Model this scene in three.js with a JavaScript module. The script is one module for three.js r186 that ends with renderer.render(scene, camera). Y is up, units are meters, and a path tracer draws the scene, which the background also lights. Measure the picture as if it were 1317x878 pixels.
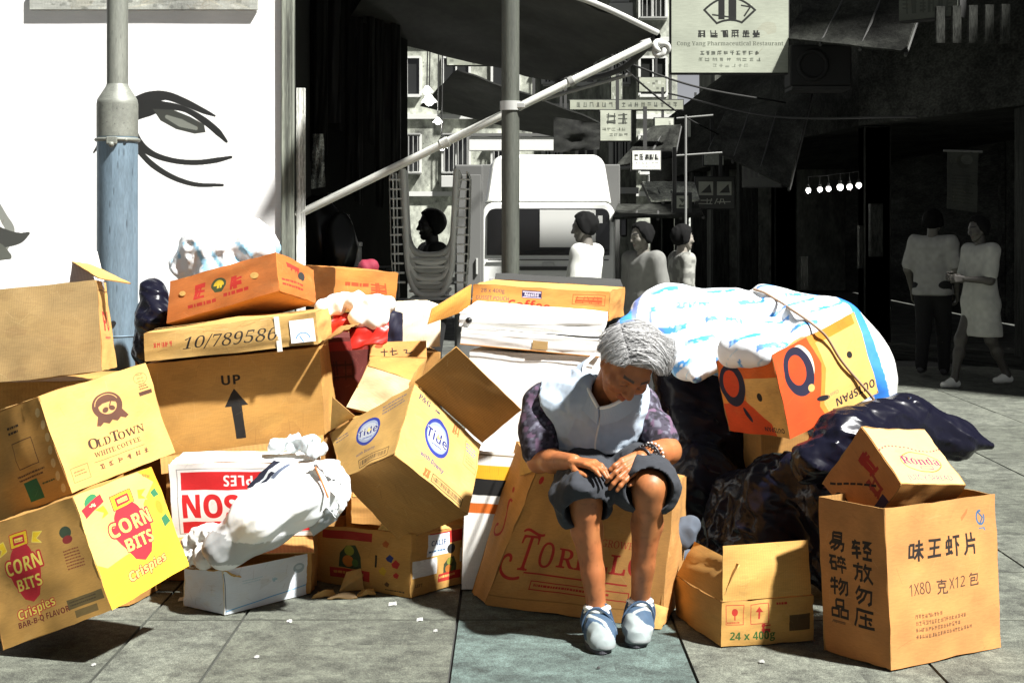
import * as THREE from 'three';
import { mergeGeometries } from 'three/addons/utils/BufferGeometryUtils.js';
import { RoundedBoxGeometry } from 'three/addons/geometries/RoundedBoxGeometry.js';

// ---------------------------------------------------------------- camera, sky, sun, exposure
const W = 1317, H = 878, FOCAL = 2000, EYE = 1.5, HORIZON = 290;
const scene = new THREE.Scene();
const camera = new THREE.PerspectiveCamera(THREE.MathUtils.radToDeg(2 * Math.atan(H / 2 / FOCAL)), W / H, 0.1, 300);
camera.position.set(0, EYE, 0);
camera.lookAt(0, EYE, -10);
camera.setViewOffset(W, H, 0, H / 2 - HORIZON, W, H);           // level camera, lens shifted down: upright things stay upright
const renderer = new THREE.WebGLRenderer({ antialias: true });
renderer.toneMapping = THREE.LinearToneMapping;
renderer.toneMappingExposure = 2.7;
renderer.shadowMap.enabled = true;
{
  const w = 64, h = 32, data = new Float32Array(w * h * 4);    // dim clear sky with the usual pale haze along the horizon
  for (let j = 0; j < h; j++) for (let i = 0; i < w; i++) {
    const up = Math.max(0, (j / (h - 1)) * 2 - 1), v = 0.04 + 0.22 * Math.exp(-up * 14), k = (j * w + i) * 4;
    data[k] = v * 0.97; data[k + 1] = v * 0.99; data[k + 2] = v * 1.04; data[k + 3] = 1;
  }
  const sky = new THREE.DataTexture(data, w, h, THREE.RGBAFormat, THREE.FloatType);
  sky.mapping = THREE.EquirectangularReflectionMapping; sky.magFilter = THREE.LinearFilter; sky.needsUpdate = true;
  scene.background = sky; scene.environment = sky;
}
const sun = new THREE.DirectionalLight(new THREE.Color(1, 0.98, 0.94), 5);
sun.position.set(9.6, 16.4, 1.4); sun.target.position.set(0, 0, -6);
sun.castShadow = true; sun.shadow.radius = 5; sun.shadow.mapSize.set(2048, 2048);
Object.assign(sun.shadow.camera, { left: -14, right: 14, top: 14, bottom: -14, near: 1, far: 60 });
scene.add(sun, sun.target);

// ---------------------------------------------------------------- helpers
const V = (x, y, z) => new THREE.Vector3(x, y, z);
const at = (x, y, z) => V((x - W / 2) * z / FOCAL, EYE - (y - HORIZON) * z / FOCAL, -z);   // a point of the place, z metres down the street
let seedState = 1;
function rng(seed) { let a = seed >>> 0; return () => { a = (a + 0x6D2B79F5) | 0; let t = Math.imul(a ^ (a >>> 15), 1 | a); t = (t + Math.imul(t ^ (t >>> 7), 61 | t)) ^ t; return ((t ^ (t >>> 14)) >>> 0) / 4294967296; }; }
const R0 = rng(77);
function hash(x, y, z) { let h = Math.imul(x, 374761393) ^ Math.imul(y, 668265263) ^ Math.imul(z, 1440662683); h = Math.imul(h ^ (h >>> 13), 1274126177); return ((h ^ (h >>> 16)) >>> 0) / 4294967296; }
function noise(x, y, z) {
  const i = Math.floor(x), j = Math.floor(y), k = Math.floor(z), s = (t) => t * t * (3 - 2 * t), u = s(x - i), v = s(y - j), w = s(z - k), L = (a, b, t) => a + (b - a) * t;
  return L(L(L(hash(i, j, k), hash(i + 1, j, k), u), L(hash(i, j + 1, k), hash(i + 1, j + 1, k), u), v), L(L(hash(i, j, k + 1), hash(i + 1, j, k + 1), u), L(hash(i, j + 1, k + 1), hash(i + 1, j + 1, k + 1), u), v), w) * 2 - 1;
}
const ridge = (x, y, z) => 1 - Math.abs(noise(x, y, z)) * 2;
function crumple(x, y, z) {                                 // creased plastic: 0 on the creases, rising towards the middle of each facet
  const i = Math.floor(x), j = Math.floor(y), k = Math.floor(z); let a = 9, b = 9;
  for (let c = -1; c < 2; c++) for (let e = -1; e < 2; e++) for (let g = -1; g < 2; g++) { const u = i + c, v = j + e, w = k + g, dx = u + hash(u, v, w) - x, dy = v + hash(v, w, u + 7) - y, dz = w + hash(w, u, v + 13) - z, d = dx * dx + dy * dy + dz * dz; if (d < a) { b = a; a = d; } else if (d < b) b = d; }
  return Math.min(0.7, Math.sqrt(b) - Math.sqrt(a));
}
const used = new Map();
function numbered(n) { const k = used.get(n) || 0; used.set(n, k + 1); return k ? n + '_' + String(k).padStart(3, '0') : n; }
function tag(o, label, category, group) { o.userData.label = label; o.userData.category = category; if (group) o.userData.group = group; return o; }
function thing(name, label, category, p = V(0, 0, 0), group) { const g = new THREE.Group(); g.name = numbered(name); g.position.copy(p); tag(g, label, category, group); scene.add(g); return g; }
function part(name, geo, mat, parent, label) {          // geo is in world axes round the parent's place
  const m = new THREE.Mesh(geo, mat); m.name = name; m.castShadow = m.receiveShadow = true; parent.add(m);
  if (label) m.userData.label = label; return m;
}
function struct(name, geo, mat) { const m = part(numbered(name), geo, mat, scene); m.userData.kind = 'structure'; return m; }
const shift = (geo, p) => geo.translate(-p.x, -p.y, -p.z);
const col = (r, g, b) => new THREE.Color().setRGB(r, g, b);
const std = (c, rough = 0.8, o = {}) => new THREE.MeshStandardMaterial({ color: Array.isArray(c) ? col(...c) : c, roughness: rough, ...o });
function boxGeo(w, h, d, x = 0, y = 0, z = 0, r = 0) { const g = r ? new RoundedBoxGeometry(w, h, d, 2, r) : new THREE.BoxGeometry(w, h, d); return g.translate(x, y, z); }
function tubeGeo(pts, r, seg = 24, rad = 8, closed = false) { return new THREE.TubeGeometry(new THREE.CatmullRomCurve3(pts, closed), seg, r, rad, closed); }
function rodGeo(a, b, r0, r1 = r0, n = 16) {
  const d = b.clone().sub(a), g = new THREE.CylinderGeometry(r1, r0, d.length(), n);
  g.applyQuaternion(new THREE.Quaternion().setFromUnitVectors(V(0, 1, 0), d.clone().normalize())); const m = a.clone().add(b).multiplyScalar(0.5); return g.translate(m.x, m.y, m.z);
}
function ribbonGeo(pts, wide, t = 0.003) {                  // flat band along points; wide(i) is half its width as a vector
  const pos = [], idx = [], n = pts.length; pts.forEach((p, i) => { const w = wide(i), d = (pts[Math.min(n - 1, i + 1)]).clone().sub(pts[Math.max(0, i - 1)]), nn = w.clone().cross(d).normalize().multiplyScalar(t); for (const [a, b] of [[-1, 1], [1, 1], [1, -1], [-1, -1]]) pos.push(...p.clone().addScaledVector(w, a).addScaledVector(nn, b).toArray()); });
  for (let i = 0; i < n - 1; i++) for (let k = 0; k < 4; k++) { const a = i * 4 + k, b = i * 4 + (k + 1) % 4; idx.push(a, b, b + 4, a, b + 4, a + 4); } idx.push(0, 2, 1, 0, 3, 2); const e = (n - 1) * 4; idx.push(e, e + 1, e + 2, e, e + 2, e + 3);
  const g = new THREE.BufferGeometry(); g.setAttribute('position', new THREE.Float32BufferAttribute(pos, 3)); g.setIndex(idx); const f = g.toNonIndexed(); f.computeVertexNormals(); return f;
}
const lerp = (a, b, t) => a.clone().lerp(b, t);

const dent = (p, w) => V(noise(p.x * 8, p.y * 8, p.z * 8 + 40) + 0.5 * noise(p.x * 26, p.y * 26, p.z * 26), noise(p.x * 8 + 70, p.y * 8, p.z * 8) * 0.7 + 0.5 * noise(p.x * 26, p.y * 26 + 30, p.z * 26), noise(p.x * 8, p.y * 8 + 90, p.z * 8) + 0.5 * noise(p.x * 26 + 50, p.y * 26, p.z * 26)).multiplyScalar(w);   // knocks and bends, the same for boards that share an edge
// a sheet of board: four corners anticlockwise from outside; group 0 is the outer face, group 1 the inner face and the cut edges
function sheet(c, { t = 0.005, n = 8, bow = 0.003, rough = 0.002, seed = 1, sag, warp = 0 } = {}) {
  const [a, b, d, e] = c, nrm = b.clone().sub(a).cross(e.clone().sub(a)).normalize(), N = n + 1, pos = [], uv = [], idx0 = [], idx1 = [];
  for (const s of [0, 1]) for (let j = 0; j <= n; j++) for (let i = 0; i <= n; i++) {
    const u = i / n, v = j / n, p = lerp(lerp(a, b, u), lerp(e, d, u), v), f = Math.sin(Math.PI * u) * Math.sin(Math.PI * v);
    let q = bow * f + rough * noise(u * 3.1 + seed * 7.3, v * 3.1, seed) * (0.3 + f) + rough * 0.5 * noise(u * 8 + seed, v * 8, seed * 3);
    if (sag) q += sag(u, v);
    p.addScaledVector(nrm, q); if (warp) p.add(dent(p, warp)); p.addScaledVector(nrm, -s * t); pos.push(p.x, p.y, p.z); uv.push(u, v);
  }
  const k = N * N;
  for (let j = 0; j < n; j++) for (let i = 0; i < n; i++) { const q = j * N + i; idx0.push(q, q + 1, q + N + 1, q, q + N + 1, q + N); idx1.push(k + q, k + q + N + 1, k + q + 1, k + q, k + q + N, k + q + N + 1); }
  const rim = []; for (let i = 0; i < n; i++) rim.push(i); for (let j = 0; j < n; j++) rim.push(j * N + n); for (let i = n; i > 0; i--) rim.push(n * N + i); for (let j = n; j > 0; j--) rim.push(j * N);
  const base = pos.length / 3;                            // own vertices for the cut edge, so that it stays sharp
  for (const q of rim) for (const s of [0, 1]) { const o = (q + s * k) * 3; pos.push(pos[o], pos[o + 1], pos[o + 2]); uv.push(uv[q * 2], uv[q * 2 + 1]); }
  for (let r = 0; r < rim.length; r++) { const x = base + r * 2, y = base + ((r + 1) % rim.length) * 2; idx1.push(x, x + 1, y + 1, x, y + 1, y); }
  const g = new THREE.BufferGeometry();
  g.setAttribute('position', new THREE.Float32BufferAttribute(pos, 3)); g.setAttribute('uv', new THREE.Float32BufferAttribute(uv, 2)); g.setIndex([...idx0, ...idx1]);
  g.addGroup(0, idx0.length, 0); g.addGroup(idx0.length, idx1.length, 1); g.computeVertexNormals(); return g;
}

// ---------------------------------------------------------------- solids from distance fields
const smin = (a, b, k) => { const h = Math.max(k - Math.abs(a - b), 0) / k; return Math.min(a, b) - h * h * k * 0.25; };
const smax = (a, b, k) => -smin(-a, -b, k);
function cone(px, py, pz, b) {                            // tapered capsule: b = [ax, ay, az, ra, bx, by, bz, rb]
  const bx = b[4] - b[0], by = b[5] - b[1], bz = b[6] - b[2], x = px - b[0], y = py - b[1], z = pz - b[2];
  const l = bx * bx + by * by + bz * bz; let t = l ? (x * bx + y * by + z * bz) / l : 0; t = t < 0 ? 0 : t > 1 ? 1 : t;
  const dx = x - bx * t, dy = y - by * t, dz = z - bz * t; return Math.sqrt(dx * dx + dy * dy + dz * dz) - (b[3] + (b[7] - b[3]) * t);
}
const bone = (a, ra, b, rb = ra) => [a.x, a.y, a.z, ra, b.x, b.y, b.z, rb];
const bonesField = (bones, k) => (x, y, z) => { let d = 1e3; for (const b of bones) d = smin(d, cone(x, y, z, b), k); return d; };
function bonesBox(bones, pad) { const lo = V(1e9, 1e9, 1e9), hi = V(-1e9, -1e9, -1e9); for (const b of bones) for (const o of [0, 4]) { const r = b[o + 3] + pad; lo.min(V(b[o] - r, b[o + 1] - r, b[o + 2] - r)); hi.max(V(b[o] + r, b[o + 1] + r, b[o + 2] + r)); } return [lo, hi]; }
function netMesh(f, [lo, hi], cell, color) {              // surface nets
  const nx = Math.ceil((hi.x - lo.x) / cell) + 1, ny = Math.ceil((hi.y - lo.y) / cell) + 1, nz = Math.ceil((hi.z - lo.z) / cell) + 1;
  const F = new Float32Array(nx * ny * nz), B = 6, half = cell * B * 0.9 + 0.02;
  for (let k0 = 0; k0 < nz; k0 += B) for (let j0 = 0; j0 < ny; j0 += B) for (let i0 = 0; i0 < nx; i0 += B) {
    const c = f(lo.x + (i0 + B / 2) * cell, lo.y + (j0 + B / 2) * cell, lo.z + (k0 + B / 2) * cell), far = Math.abs(c) > half * 1.4;
    for (let k = k0; k < Math.min(nz, k0 + B); k++) for (let j = j0; j < Math.min(ny, j0 + B); j++) for (let i = i0; i < Math.min(nx, i0 + B); i++)
      F[(k * ny + j) * nx + i] = far ? c : f(lo.x + i * cell, lo.y + j * cell, lo.z + k * cell);
  }
  const id = new Int32Array(nx * ny * nz).fill(-1), pos = [], idx = [];
  const o = [0, 1, nx, nx + 1, nx * ny, nx * ny + 1, nx * ny + nx, nx * ny + nx + 1], E = [[0, 1], [2, 3], [4, 5], [6, 7], [0, 2], [1, 3], [4, 6], [5, 7], [0, 4], [1, 5], [2, 6], [3, 7]];
  for (let k = 0; k < nz - 1; k++) for (let j = 0; j < ny - 1; j++) for (let i = 0; i < nx - 1; i++) {
    const b = (k * ny + j) * nx + i; let s = 0; for (let q = 0; q < 8; q++) if (F[b + o[q]] < 0) s++;
    if (s === 0 || s === 8) continue;
    let x = 0, y = 0, z = 0, n = 0;
    for (const [p, q] of E) { const a = F[b + o[p]], c = F[b + o[q]]; if ((a < 0) === (c < 0)) continue; const t = a / (a - c), X = (v) => v & 1, Y = (v) => (v >> 1) & 1, Z = (v) => v >> 2; x += X(p) + (X(q) - X(p)) * t; y += Y(p) + (Y(q) - Y(p)) * t; z += Z(p) + (Z(q) - Z(p)) * t; n++; }
    id[b] = pos.length / 3; pos.push(lo.x + (i + x / n) * cell, lo.y + (j + y / n) * cell, lo.z + (k + z / n) * cell);
  }
  const quad = (a, b, c, d, flip) => { if (a < 0 || b < 0 || c < 0 || d < 0) return; if (flip) idx.push(a, c, b, a, d, c); else idx.push(a, b, c, a, c, d); };
  for (let k = 1; k < nz - 1; k++) for (let j = 1; j < ny - 1; j++) for (let i = 1; i < nx - 1; i++) {
    const b = (k * ny + j) * nx + i, s = F[b] < 0;
    if (s !== (F[b + 1] < 0)) quad(id[b - nx - nx * ny], id[b - nx * ny], id[b], id[b - nx], !s);
    if (s !== (F[b + nx] < 0)) quad(id[b - 1 - nx * ny], id[b - 1], id[b], id[b - nx * ny], !s);
    if (s !== (F[b + nx * ny] < 0)) quad(id[b - 1 - nx], id[b - nx], id[b], id[b - 1], !s);
  }
  const g = new THREE.BufferGeometry(); g.setAttribute('position', new THREE.Float32BufferAttribute(pos, 3)); g.setIndex(idx); g.computeVertexNormals();
  if (color) { const c = new Float32Array(pos.length); for (let q = 0; q < pos.length; q += 3) { const v = color(pos[q], pos[q + 1], pos[q + 2]); c[q] = v[0]; c[q + 1] = v[1]; c[q + 2] = v[2]; } g.setAttribute('color', new THREE.BufferAttribute(c, 3)); }
  return g;
}

// ---------------------------------------------------------------- printed board
const STROKES = {                                          // brush strokes of each character on a 100 x 100 field
  wei: [[8, 25, 8, 75, 34, 75, 34, 25, 8, 25], [45, 30, 92, 30], [40, 50, 97, 50], [68, 8, 68, 97], [67, 52, 55, 72, 40, 85], [69, 52, 80, 70, 97, 85]],
  wang: [[12, 18, 88, 18], [18, 50, 82, 50], [8, 85, 92, 85], [50, 18, 50, 85]],
  xia: [[8, 30, 8, 58, 40, 58, 40, 30, 8, 30], [24, 8, 24, 85], [4, 86, 42, 80], [34, 72, 44, 88], [50, 18, 98, 18], [72, 18, 72, 97], [74, 42, 90, 58]],
  pian: [[30, 10, 30, 60, 22, 80, 8, 95], [30, 40, 88, 40], [62, 8, 62, 40], [30, 62, 72, 62, 72, 97]],
  ke: [[10, 18, 90, 18], [50, 5, 50, 32], [25, 32, 75, 32, 75, 56, 25, 56, 25, 32], [40, 58, 34, 80, 10, 95], [60, 58, 60, 92, 92, 92, 92, 78]],
  bao: [[28, 5, 10, 32], [24, 20, 84, 20, 82, 62, 70, 66], [24, 40, 60, 40, 60, 60, 24, 60], [24, 38, 24, 90, 92, 90, 92, 74]],
  qing: [[6, 18, 44, 18], [22, 5, 10, 44, 42, 44], [26, 30, 26, 97], [4, 72, 46, 66], [54, 12, 86, 12, 56, 46], [62, 24, 96, 46], [56, 58, 94, 58], [75, 58, 75, 92], [50, 92, 98, 92]],
  fang: [[26, 5, 30, 15], [4, 24, 50, 24], [24, 24, 20, 70, 6, 95], [22, 46, 44, 46, 42, 88, 32, 92], [66, 5, 54, 38], [62, 24, 96, 24], [86, 26, 76, 62, 52, 94], [62, 36, 76, 66, 98, 94]],
  wu: [[32, 6, 8, 50], [26, 26, 88, 26, 84, 80, 70, 92], [46, 28, 34, 56, 12, 74], [66, 28, 50, 66, 22, 94]],
  ya: [[10, 12, 94, 12], [16, 12, 14, 60, 4, 95], [30, 46, 88, 46], [58, 24, 58, 90], [22, 90, 96, 90], [72, 60, 84, 74]],
  yi: [[26, 6, 74, 6, 74, 42, 26, 42, 26, 6], [26, 24, 74, 24], [26, 46, 8, 72], [20, 56, 88, 56, 84, 86, 72, 95], [46, 58, 34, 76, 14, 90], [66, 58, 52, 80, 30, 96]],
  sui: [[4, 14, 42, 14], [20, 14, 4, 56], [14, 44, 38, 44, 38, 78, 14, 78, 14, 44], [70, 4, 74, 14], [48, 18, 96, 18], [60, 24, 48, 46], [62, 34, 68, 44], [84, 24, 74, 46], [84, 34, 94, 46], [44, 62, 98, 62], [71, 52, 71, 97]],
  wu2: [[14, 10, 4, 38], [8, 26, 42, 26], [25, 4, 25, 97], [2, 62, 44, 52], [60, 6, 46, 42], [56, 24, 94, 24, 92, 82, 80, 92], [70, 26, 62, 52, 46, 70], [84, 26, 72, 64, 50, 94]],
  pin: [[30, 6, 70, 6, 70, 40, 30, 40, 30, 6], [6, 54, 44, 54, 44, 92, 6, 92, 6, 54], [56, 54, 94, 54, 94, 92, 56, 92, 56, 54]],
};
function glyph(c, name, x, y, w, h, lw, color) {
  c.strokeStyle = color; c.lineWidth = lw; c.lineCap = 'butt'; c.lineJoin = 'miter';
  for (const s of STROKES[name]) { c.beginPath(); for (let i = 0; i < s.length; i += 2) c[i ? 'lineTo' : 'moveTo'](x + s[i] / 100 * w, y + s[i + 1] / 100 * h); c.stroke(); }
}
function scribble(c, x, y, w, h, lw, color, rand, n = 6) {   // print too small to read: a block of short strokes
  c.strokeStyle = color; c.lineWidth = lw;
  for (let i = 0; i < n; i++) { c.beginPath(); if (rand() < 0.5) { const q = y + rand() * h; c.moveTo(x, q); c.lineTo(x + w, q + (rand() - 0.5) * h * 0.2); } else { const q = x + rand() * w; c.moveTo(q, y); c.lineTo(q + (rand() - 0.5) * w * 0.4, y + h); } c.stroke(); }
}
function say(c, s, x, y, size, color, { font = 'sans-serif', weight = 'bold', rot = 0, sx = 1, outline, lw = 0, align = 'center', sk = 0 } = {}) {
  c.save(); c.translate(x, y); c.rotate(rot); c.transform(1, 0, sk, 1, 0, 0); c.scale(sx, 1); c.font = `${weight} ${size}px ${font}`; c.textAlign = align; c.textBaseline = 'middle';
  if (outline) { c.strokeStyle = outline; c.lineWidth = lw; c.lineJoin = 'round'; c.strokeText(s, 0, 0); }
  if (color) { c.fillStyle = color; c.fillText(s, 0, 0); } c.restore();
}
function fineLines(c, x, y, w, rows, step, color, rand, rot = 0) { c.save(); c.translate(x, y); c.rotate(rot); c.fillStyle = color; for (let r = 0; r < rows; r++) { let q = 0; const end = w * (0.75 + rand() * 0.25); while (q < end) { const l = step * (0.3 + rand() * 1.4); c.fillRect(q, r * step * 1.7, l, step * 0.75); q += l + step * 0.25; } } c.restore(); }
const shapeFill = (c, pts, color, close = true) => { c.beginPath(); pts.forEach(([x, y], i) => c[i ? 'lineTo' : 'moveTo'](x, y)); if (close) c.closePath(); c.fillStyle = color; c.fill(); };
function oval(c, x, y, rx, ry, fill, stroke, lw, rot = 0) { c.beginPath(); c.ellipse(x, y, rx, ry, rot, 0, Math.PI * 2); if (fill) { c.fillStyle = fill; c.fill(); } if (stroke) { c.strokeStyle = stroke; c.lineWidth = lw; c.stroke(); } }
function canvasMap(w, h, base, draw, { grain = 0.07, seed = 1, wear = 0.5, flutes = 0.02 } = {}) {
  const cv = document.createElement('canvas'); cv.width = w; cv.height = h; const c = cv.getContext('2d'), rand = rng(seed * 977 + 5);
  c.fillStyle = base; c.fillRect(0, 0, w, h); if (draw) draw(c, w, h, rand);
  for (let i = 0; i < 60 * wear; i++) {                    // scuffs, creases and grubby patches
    const x = rand() * w, y = rand() * h, a = rand() * 6.3, l = (0.02 + rand() * 0.12) * w; c.globalAlpha = 0.08 + rand() * 0.16; c.strokeStyle = rand() < 0.5 ? '#4a3014' : '#e8cfa0'; c.lineWidth = 0.6 + rand() * 1.6; c.beginPath(); c.moveTo(x, y); c.lineTo(x + Math.cos(a) * l, y + Math.sin(a) * l); c.stroke();
  }
  for (let i = 0; i < 12 * wear; i++) { const x = rand() * w, y = rand() * h; c.globalAlpha = 0.03 + rand() * 0.04; c.fillStyle = rand() < 0.7 ? '#4a3216' : '#dcc08a'; c.beginPath(); for (let k = 0; k < 9; k++) { const a = k / 9 * 6.28, r = (0.02 + rand() * 0.05) * w; c.lineTo(x + Math.cos(a) * r * 1.6, y + Math.sin(a) * r); } c.fill(); }
  c.globalAlpha = 1;
  const im = c.getImageData(0, 0, w, h), d = im.data;
  for (let y = 0, q = 0; y < h; y++) for (let x = 0; x < w; x++, q += 4) {
    const n = 1 + grain * (noise(x * 0.05, y * 0.35, seed) * 0.5 + (hash(x, y, seed) - 0.5) * 1.1 + noise(x * 0.012, y * 0.012, seed + 9) * 1.0) + flutes * Math.sin(x * 0.9);
    d[q] *= n; d[q + 1] *= n; d[q + 2] *= n;
  }
  c.putImageData(im, 0, 0);
  const t = new THREE.CanvasTexture(cv); t.colorSpace = THREE.SRGBColorSpace; t.magFilter = THREE.LinearFilter; return t;
}
const TAN = '#c4944b', TAN2 = '#b98842', TAN3 = '#d0a45a', DKTAN = '#b07e3e', ORANGE = '#c87f36';
const kraft = (b) => { const v = [1, 3, 5].map((i) => parseInt(b.slice(i, i + 2), 16)); return Math.max(...v) - Math.min(...v) < 60 ? col(1, 1, 1) : col(0.82, 0.84, 0.86); };   // bare board is duller than bleached board
const print = (w, h, base, draw, o = {}) => new THREE.MeshStandardMaterial({ color: kraft(base), map: canvasMap(w, h, base, draw, o), roughness: o.roughness ?? 0.86 });
const plainBoard = [TAN, TAN2, TAN3, DKTAN, ORANGE].map((b, i) => print(256, 256, b, null, { seed: 40 + i, wear: 1 }));
const [tanBoard, tan2Board, tan3Board, darkBoard, orangeBoard] = plainBoard;
const insideBoard = print(256, 256, '#a67a40', null, { seed: 51, wear: 0.6, flutes: 0.04 });
const whiteBoard = print(256, 256, '#dcdcda', null, { seed: 52, wear: 0.5, grain: 0.03 });
const tapeMat = new THREE.MeshPhysicalMaterial({ color: col(0.42, 0.27, 0.11), roughness: 0.25, clearcoat: 0.5 });
const clearTape = new THREE.MeshPhysicalMaterial({ color: col(0.7, 0.66, 0.58), roughness: 0.22, clearcoat: 0.6 });

const FACES = { F: [0, 1, 2, 3], R: [1, 5, 6, 2], K: [5, 4, 7, 6], L: [4, 0, 3, 7], T: [3, 2, 6, 7], B: [4, 5, 1, 0] };
const KEY = { F: 'side_panel', R: 'side_panel', K: 'side_panel', L: 'side_panel', T: 'lid_panel', B: 'bottom_panel' };
let cartonSeed = 1;
// a carton from its eight corners; prints: face -> outer material; open: faces left out; returns { g, c (corners round the base) }
function carton(name, label, corners, { skin = tanBoard, inside = insideBoard, prints = {}, open = [], t = 0.005, bow = 0.006, rough = 0.0055, group } = {}) {
  const c = corners.map((p) => V(...p)), base = V(0, 0, 0); c.forEach((p) => base.add(p)); base.multiplyScalar(1 / 8); base.y = Math.min(...c.map((p) => p.y));
  const g = thing(name, label, 'carton', base, group), q = c.map((p) => p.clone().sub(base)), mid = V(0, 0, 0); q.forEach((p) => mid.addScaledVector(p, 1 / 8));
  const s = cartonSeed++;
  for (const f of 'FRKLTB') {
    if (open.includes(f)) continue;
    const k = FACES[f].map((i) => q[i]), m = k[0].clone().add(k[1]).add(k[2]).add(k[3]).multiplyScalar(0.25), in_ = (f === 'T' || f === 'B') ? 0.006 : (f === 'L' || f === 'R') ? 0.003 : 0.0008;
    const kk = k.map((p) => { const l = p.distanceTo(m); return lerp(p, m, in_ / l); });   // butt the boards, never edge in edge
    part(KEY[f], sheet(kk, { t, bow, rough, n: 12, warp: inside === insideBoard || inside === orangeBoard ? 0.0042 : 0.0015, seed: s * 6 + f.charCodeAt(0) % 7 }), [prints[f] || skin, inside], g);
  }
  return { g, q, base };
}
// a flap hinged on the edge a-b: dir points along the flap from the hinge
function flap(parent, a, b, dir, mats, { name = 'flap', skew = 0.006, t = 0.004, bow = 0.014, seed = 3, lift = 0.004 } = {}) {
  const e = b.clone().sub(a).normalize(), n = e.clone().cross(dir).normalize(), o = dir.clone().normalize().multiplyScalar(lift);
  const a2 = a.clone().add(o).addScaledVector(e, skew), b2 = b.clone().add(o).addScaledVector(e, -skew);
  return part(name, sheet([a2, b2, b2.clone().add(dir).addScaledVector(e, -skew), a2.clone().add(dir).addScaledVector(e, skew)], { t, bow, rough: 0.007, seed }), mats, parent);
}
// a strip of tape on a face, in face coordinates 0..1
function tape(parent, q, face, u0, v0, u1, v1, mat = tapeMat, name = 'tape') {
  const [a, b, d, e] = FACES[face].map((i) => q[i]), at2 = (u, v) => lerp(lerp(a, b, u), lerp(e, d, u), v), n = b.clone().sub(a).cross(e.clone().sub(a)).normalize();
  const pts = [at2(u0, v0), at2(u1, v0), at2(u1, v1), at2(u0, v1)].map((p) => p.addScaledVector(n, 0.0068));
  return part(name, sheet(pts, { t: 0.001, bow: 0.0006, rough: 0.0006, n: 6, seed: u0 * 9 + 1 }), [mat, mat], parent);
}

// ---------------------------------------------------------------- the setting: paving, street, hoarding, buildings
const grey = (v, rough = 0.8, o) => std([v, v * 1.01, v * 0.96], rough, o);
function stoneMap(size, base, seed, speck = 0.16, amp = 1) {
  const cv = document.createElement('canvas'); cv.width = cv.height = size; const c = cv.getContext('2d'), im = c.createImageData(size, size), d = im.data;
  for (let y = 0, q = 0; y < size; y++) for (let x = 0; x < size; x++, q += 4) {
    const w = (v) => v, n = 1 + amp * (0.22 * noise(x * 0.016, y * 0.016, seed) + 0.2 * noise(x * 0.05, y * 0.05, seed + 3) + 0.18 * noise(x * 0.2, y * 0.2, seed + 5)) + speck * (hash(x, y, seed) - 0.5) * 1.6 - amp * (noise(x * 0.028, y * 0.028, seed + 11) > 0.45 ? 0.16 : 0) - (hash(x >> 1, y >> 1, seed + 2) > 0.992 ? 0.3 : 0);
    d[q] = base[0] * n; d[q + 1] = base[1] * n; d[q + 2] = base[2] * n; d[q + 3] = 255;
  }
  c.putImageData(im, 0, 0); const t = new THREE.CanvasTexture(cv); t.colorSpace = THREE.SRGBColorSpace; t.wrapS = t.wrapT = THREE.RepeatWrapping; t.magFilter = THREE.LinearFilter; return t;
}
const flagMaps = [stoneMap(768, [86, 89, 80], 3, 0.6, 0.7), stoneMap(768, [79, 82, 73], 17, 0.6, 0.7), stoneMap(768, [72, 85, 81], 29, 0.6, 0.7)];
const flagMats = flagMaps.map((m) => new THREE.MeshStandardMaterial({ map: m, bumpMap: m, bumpScale: 0.004, roughness: 0.9 }));
const joint = grey(0.035, 0.95);
{
  const road = struct('street', new THREE.PlaneGeometry(160, 160).rotateX(-Math.PI / 2).translate(0, -0.05, -60), new THREE.MeshStandardMaterial({ map: stoneMap(512, [66, 68, 63], 41), roughness: 0.95 }));
  const uv = road.geometry.attributes.uv; for (let i = 0; i < uv.count; i++) uv.setXY(i, uv.getX(i) * 80, uv.getY(i) * 80);
  const pave = struct('pavement', boxGeo(16, 0.04, 14.6, 1.5, -0.034, -10.1), joint);
  const s = 0.82, rand = rng(5);
  for (let k = 0; k < 15; k++) for (let i = -4; i < 9; i++) {
    const x0 = -0.208 + i * s + (k % 2 ? 0 : 0), z0 = -4.28 - k * s, cut = i === -2 ? 1 : 0, spans = cut ? [[0, 0.56], [0.56, 1]] : [[0, 1]];
    for (const [a, b] of spans) {
      const w = (b - a) * s - 0.011, d = s - 0.011, g = boxGeo(w, 0.03, d, 0, 0, 0), uv2 = g.attributes.uv, ox = rand() * 5, oy = rand() * 5;
      for (let q = 0; q < uv2.count; q++) uv2.setXY(q, uv2.getX(q) * w * 0.9 + ox, uv2.getY(q) * d * 0.9 + oy);
      const tilt = (rand() - 0.5) * 0.003, m = part('paving_slab', g, flagMats[(i === 0 && k < 3) ? 2 : rand() < 0.5 ? 0 : 1], pave);
      m.position.set(x0 + (a + b) / 2 * s, -0.0155 - rand() * 0.002, z0 - s / 2); m.rotation.set(tilt, 0, (rand() - 0.5) * 0.003);
    }
  }
}
function wallBlock(name, label, cat, pts, y0, y1, mat, group) {          // a wall that follows points on the ground, each [x, z], with thickness behind it
  const base = V(pts[0][0], y0, pts[0][1]), g = thing(name, label, cat, base, group);
  pts.slice(1).forEach((p, i) => { const o = pts[i]; part('wall', sheet([V(o[0], y0, o[1]), V(p[0], y0, p[1]), V(p[0], y1, p[1]), V(o[0], y1, o[1])].map((v) => v.sub(base)), { t: 0.25, bow: 0, rough: 0.004, n: 10, seed: i + y1 }), [mat, mat], g); });
  return g;
}
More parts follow.
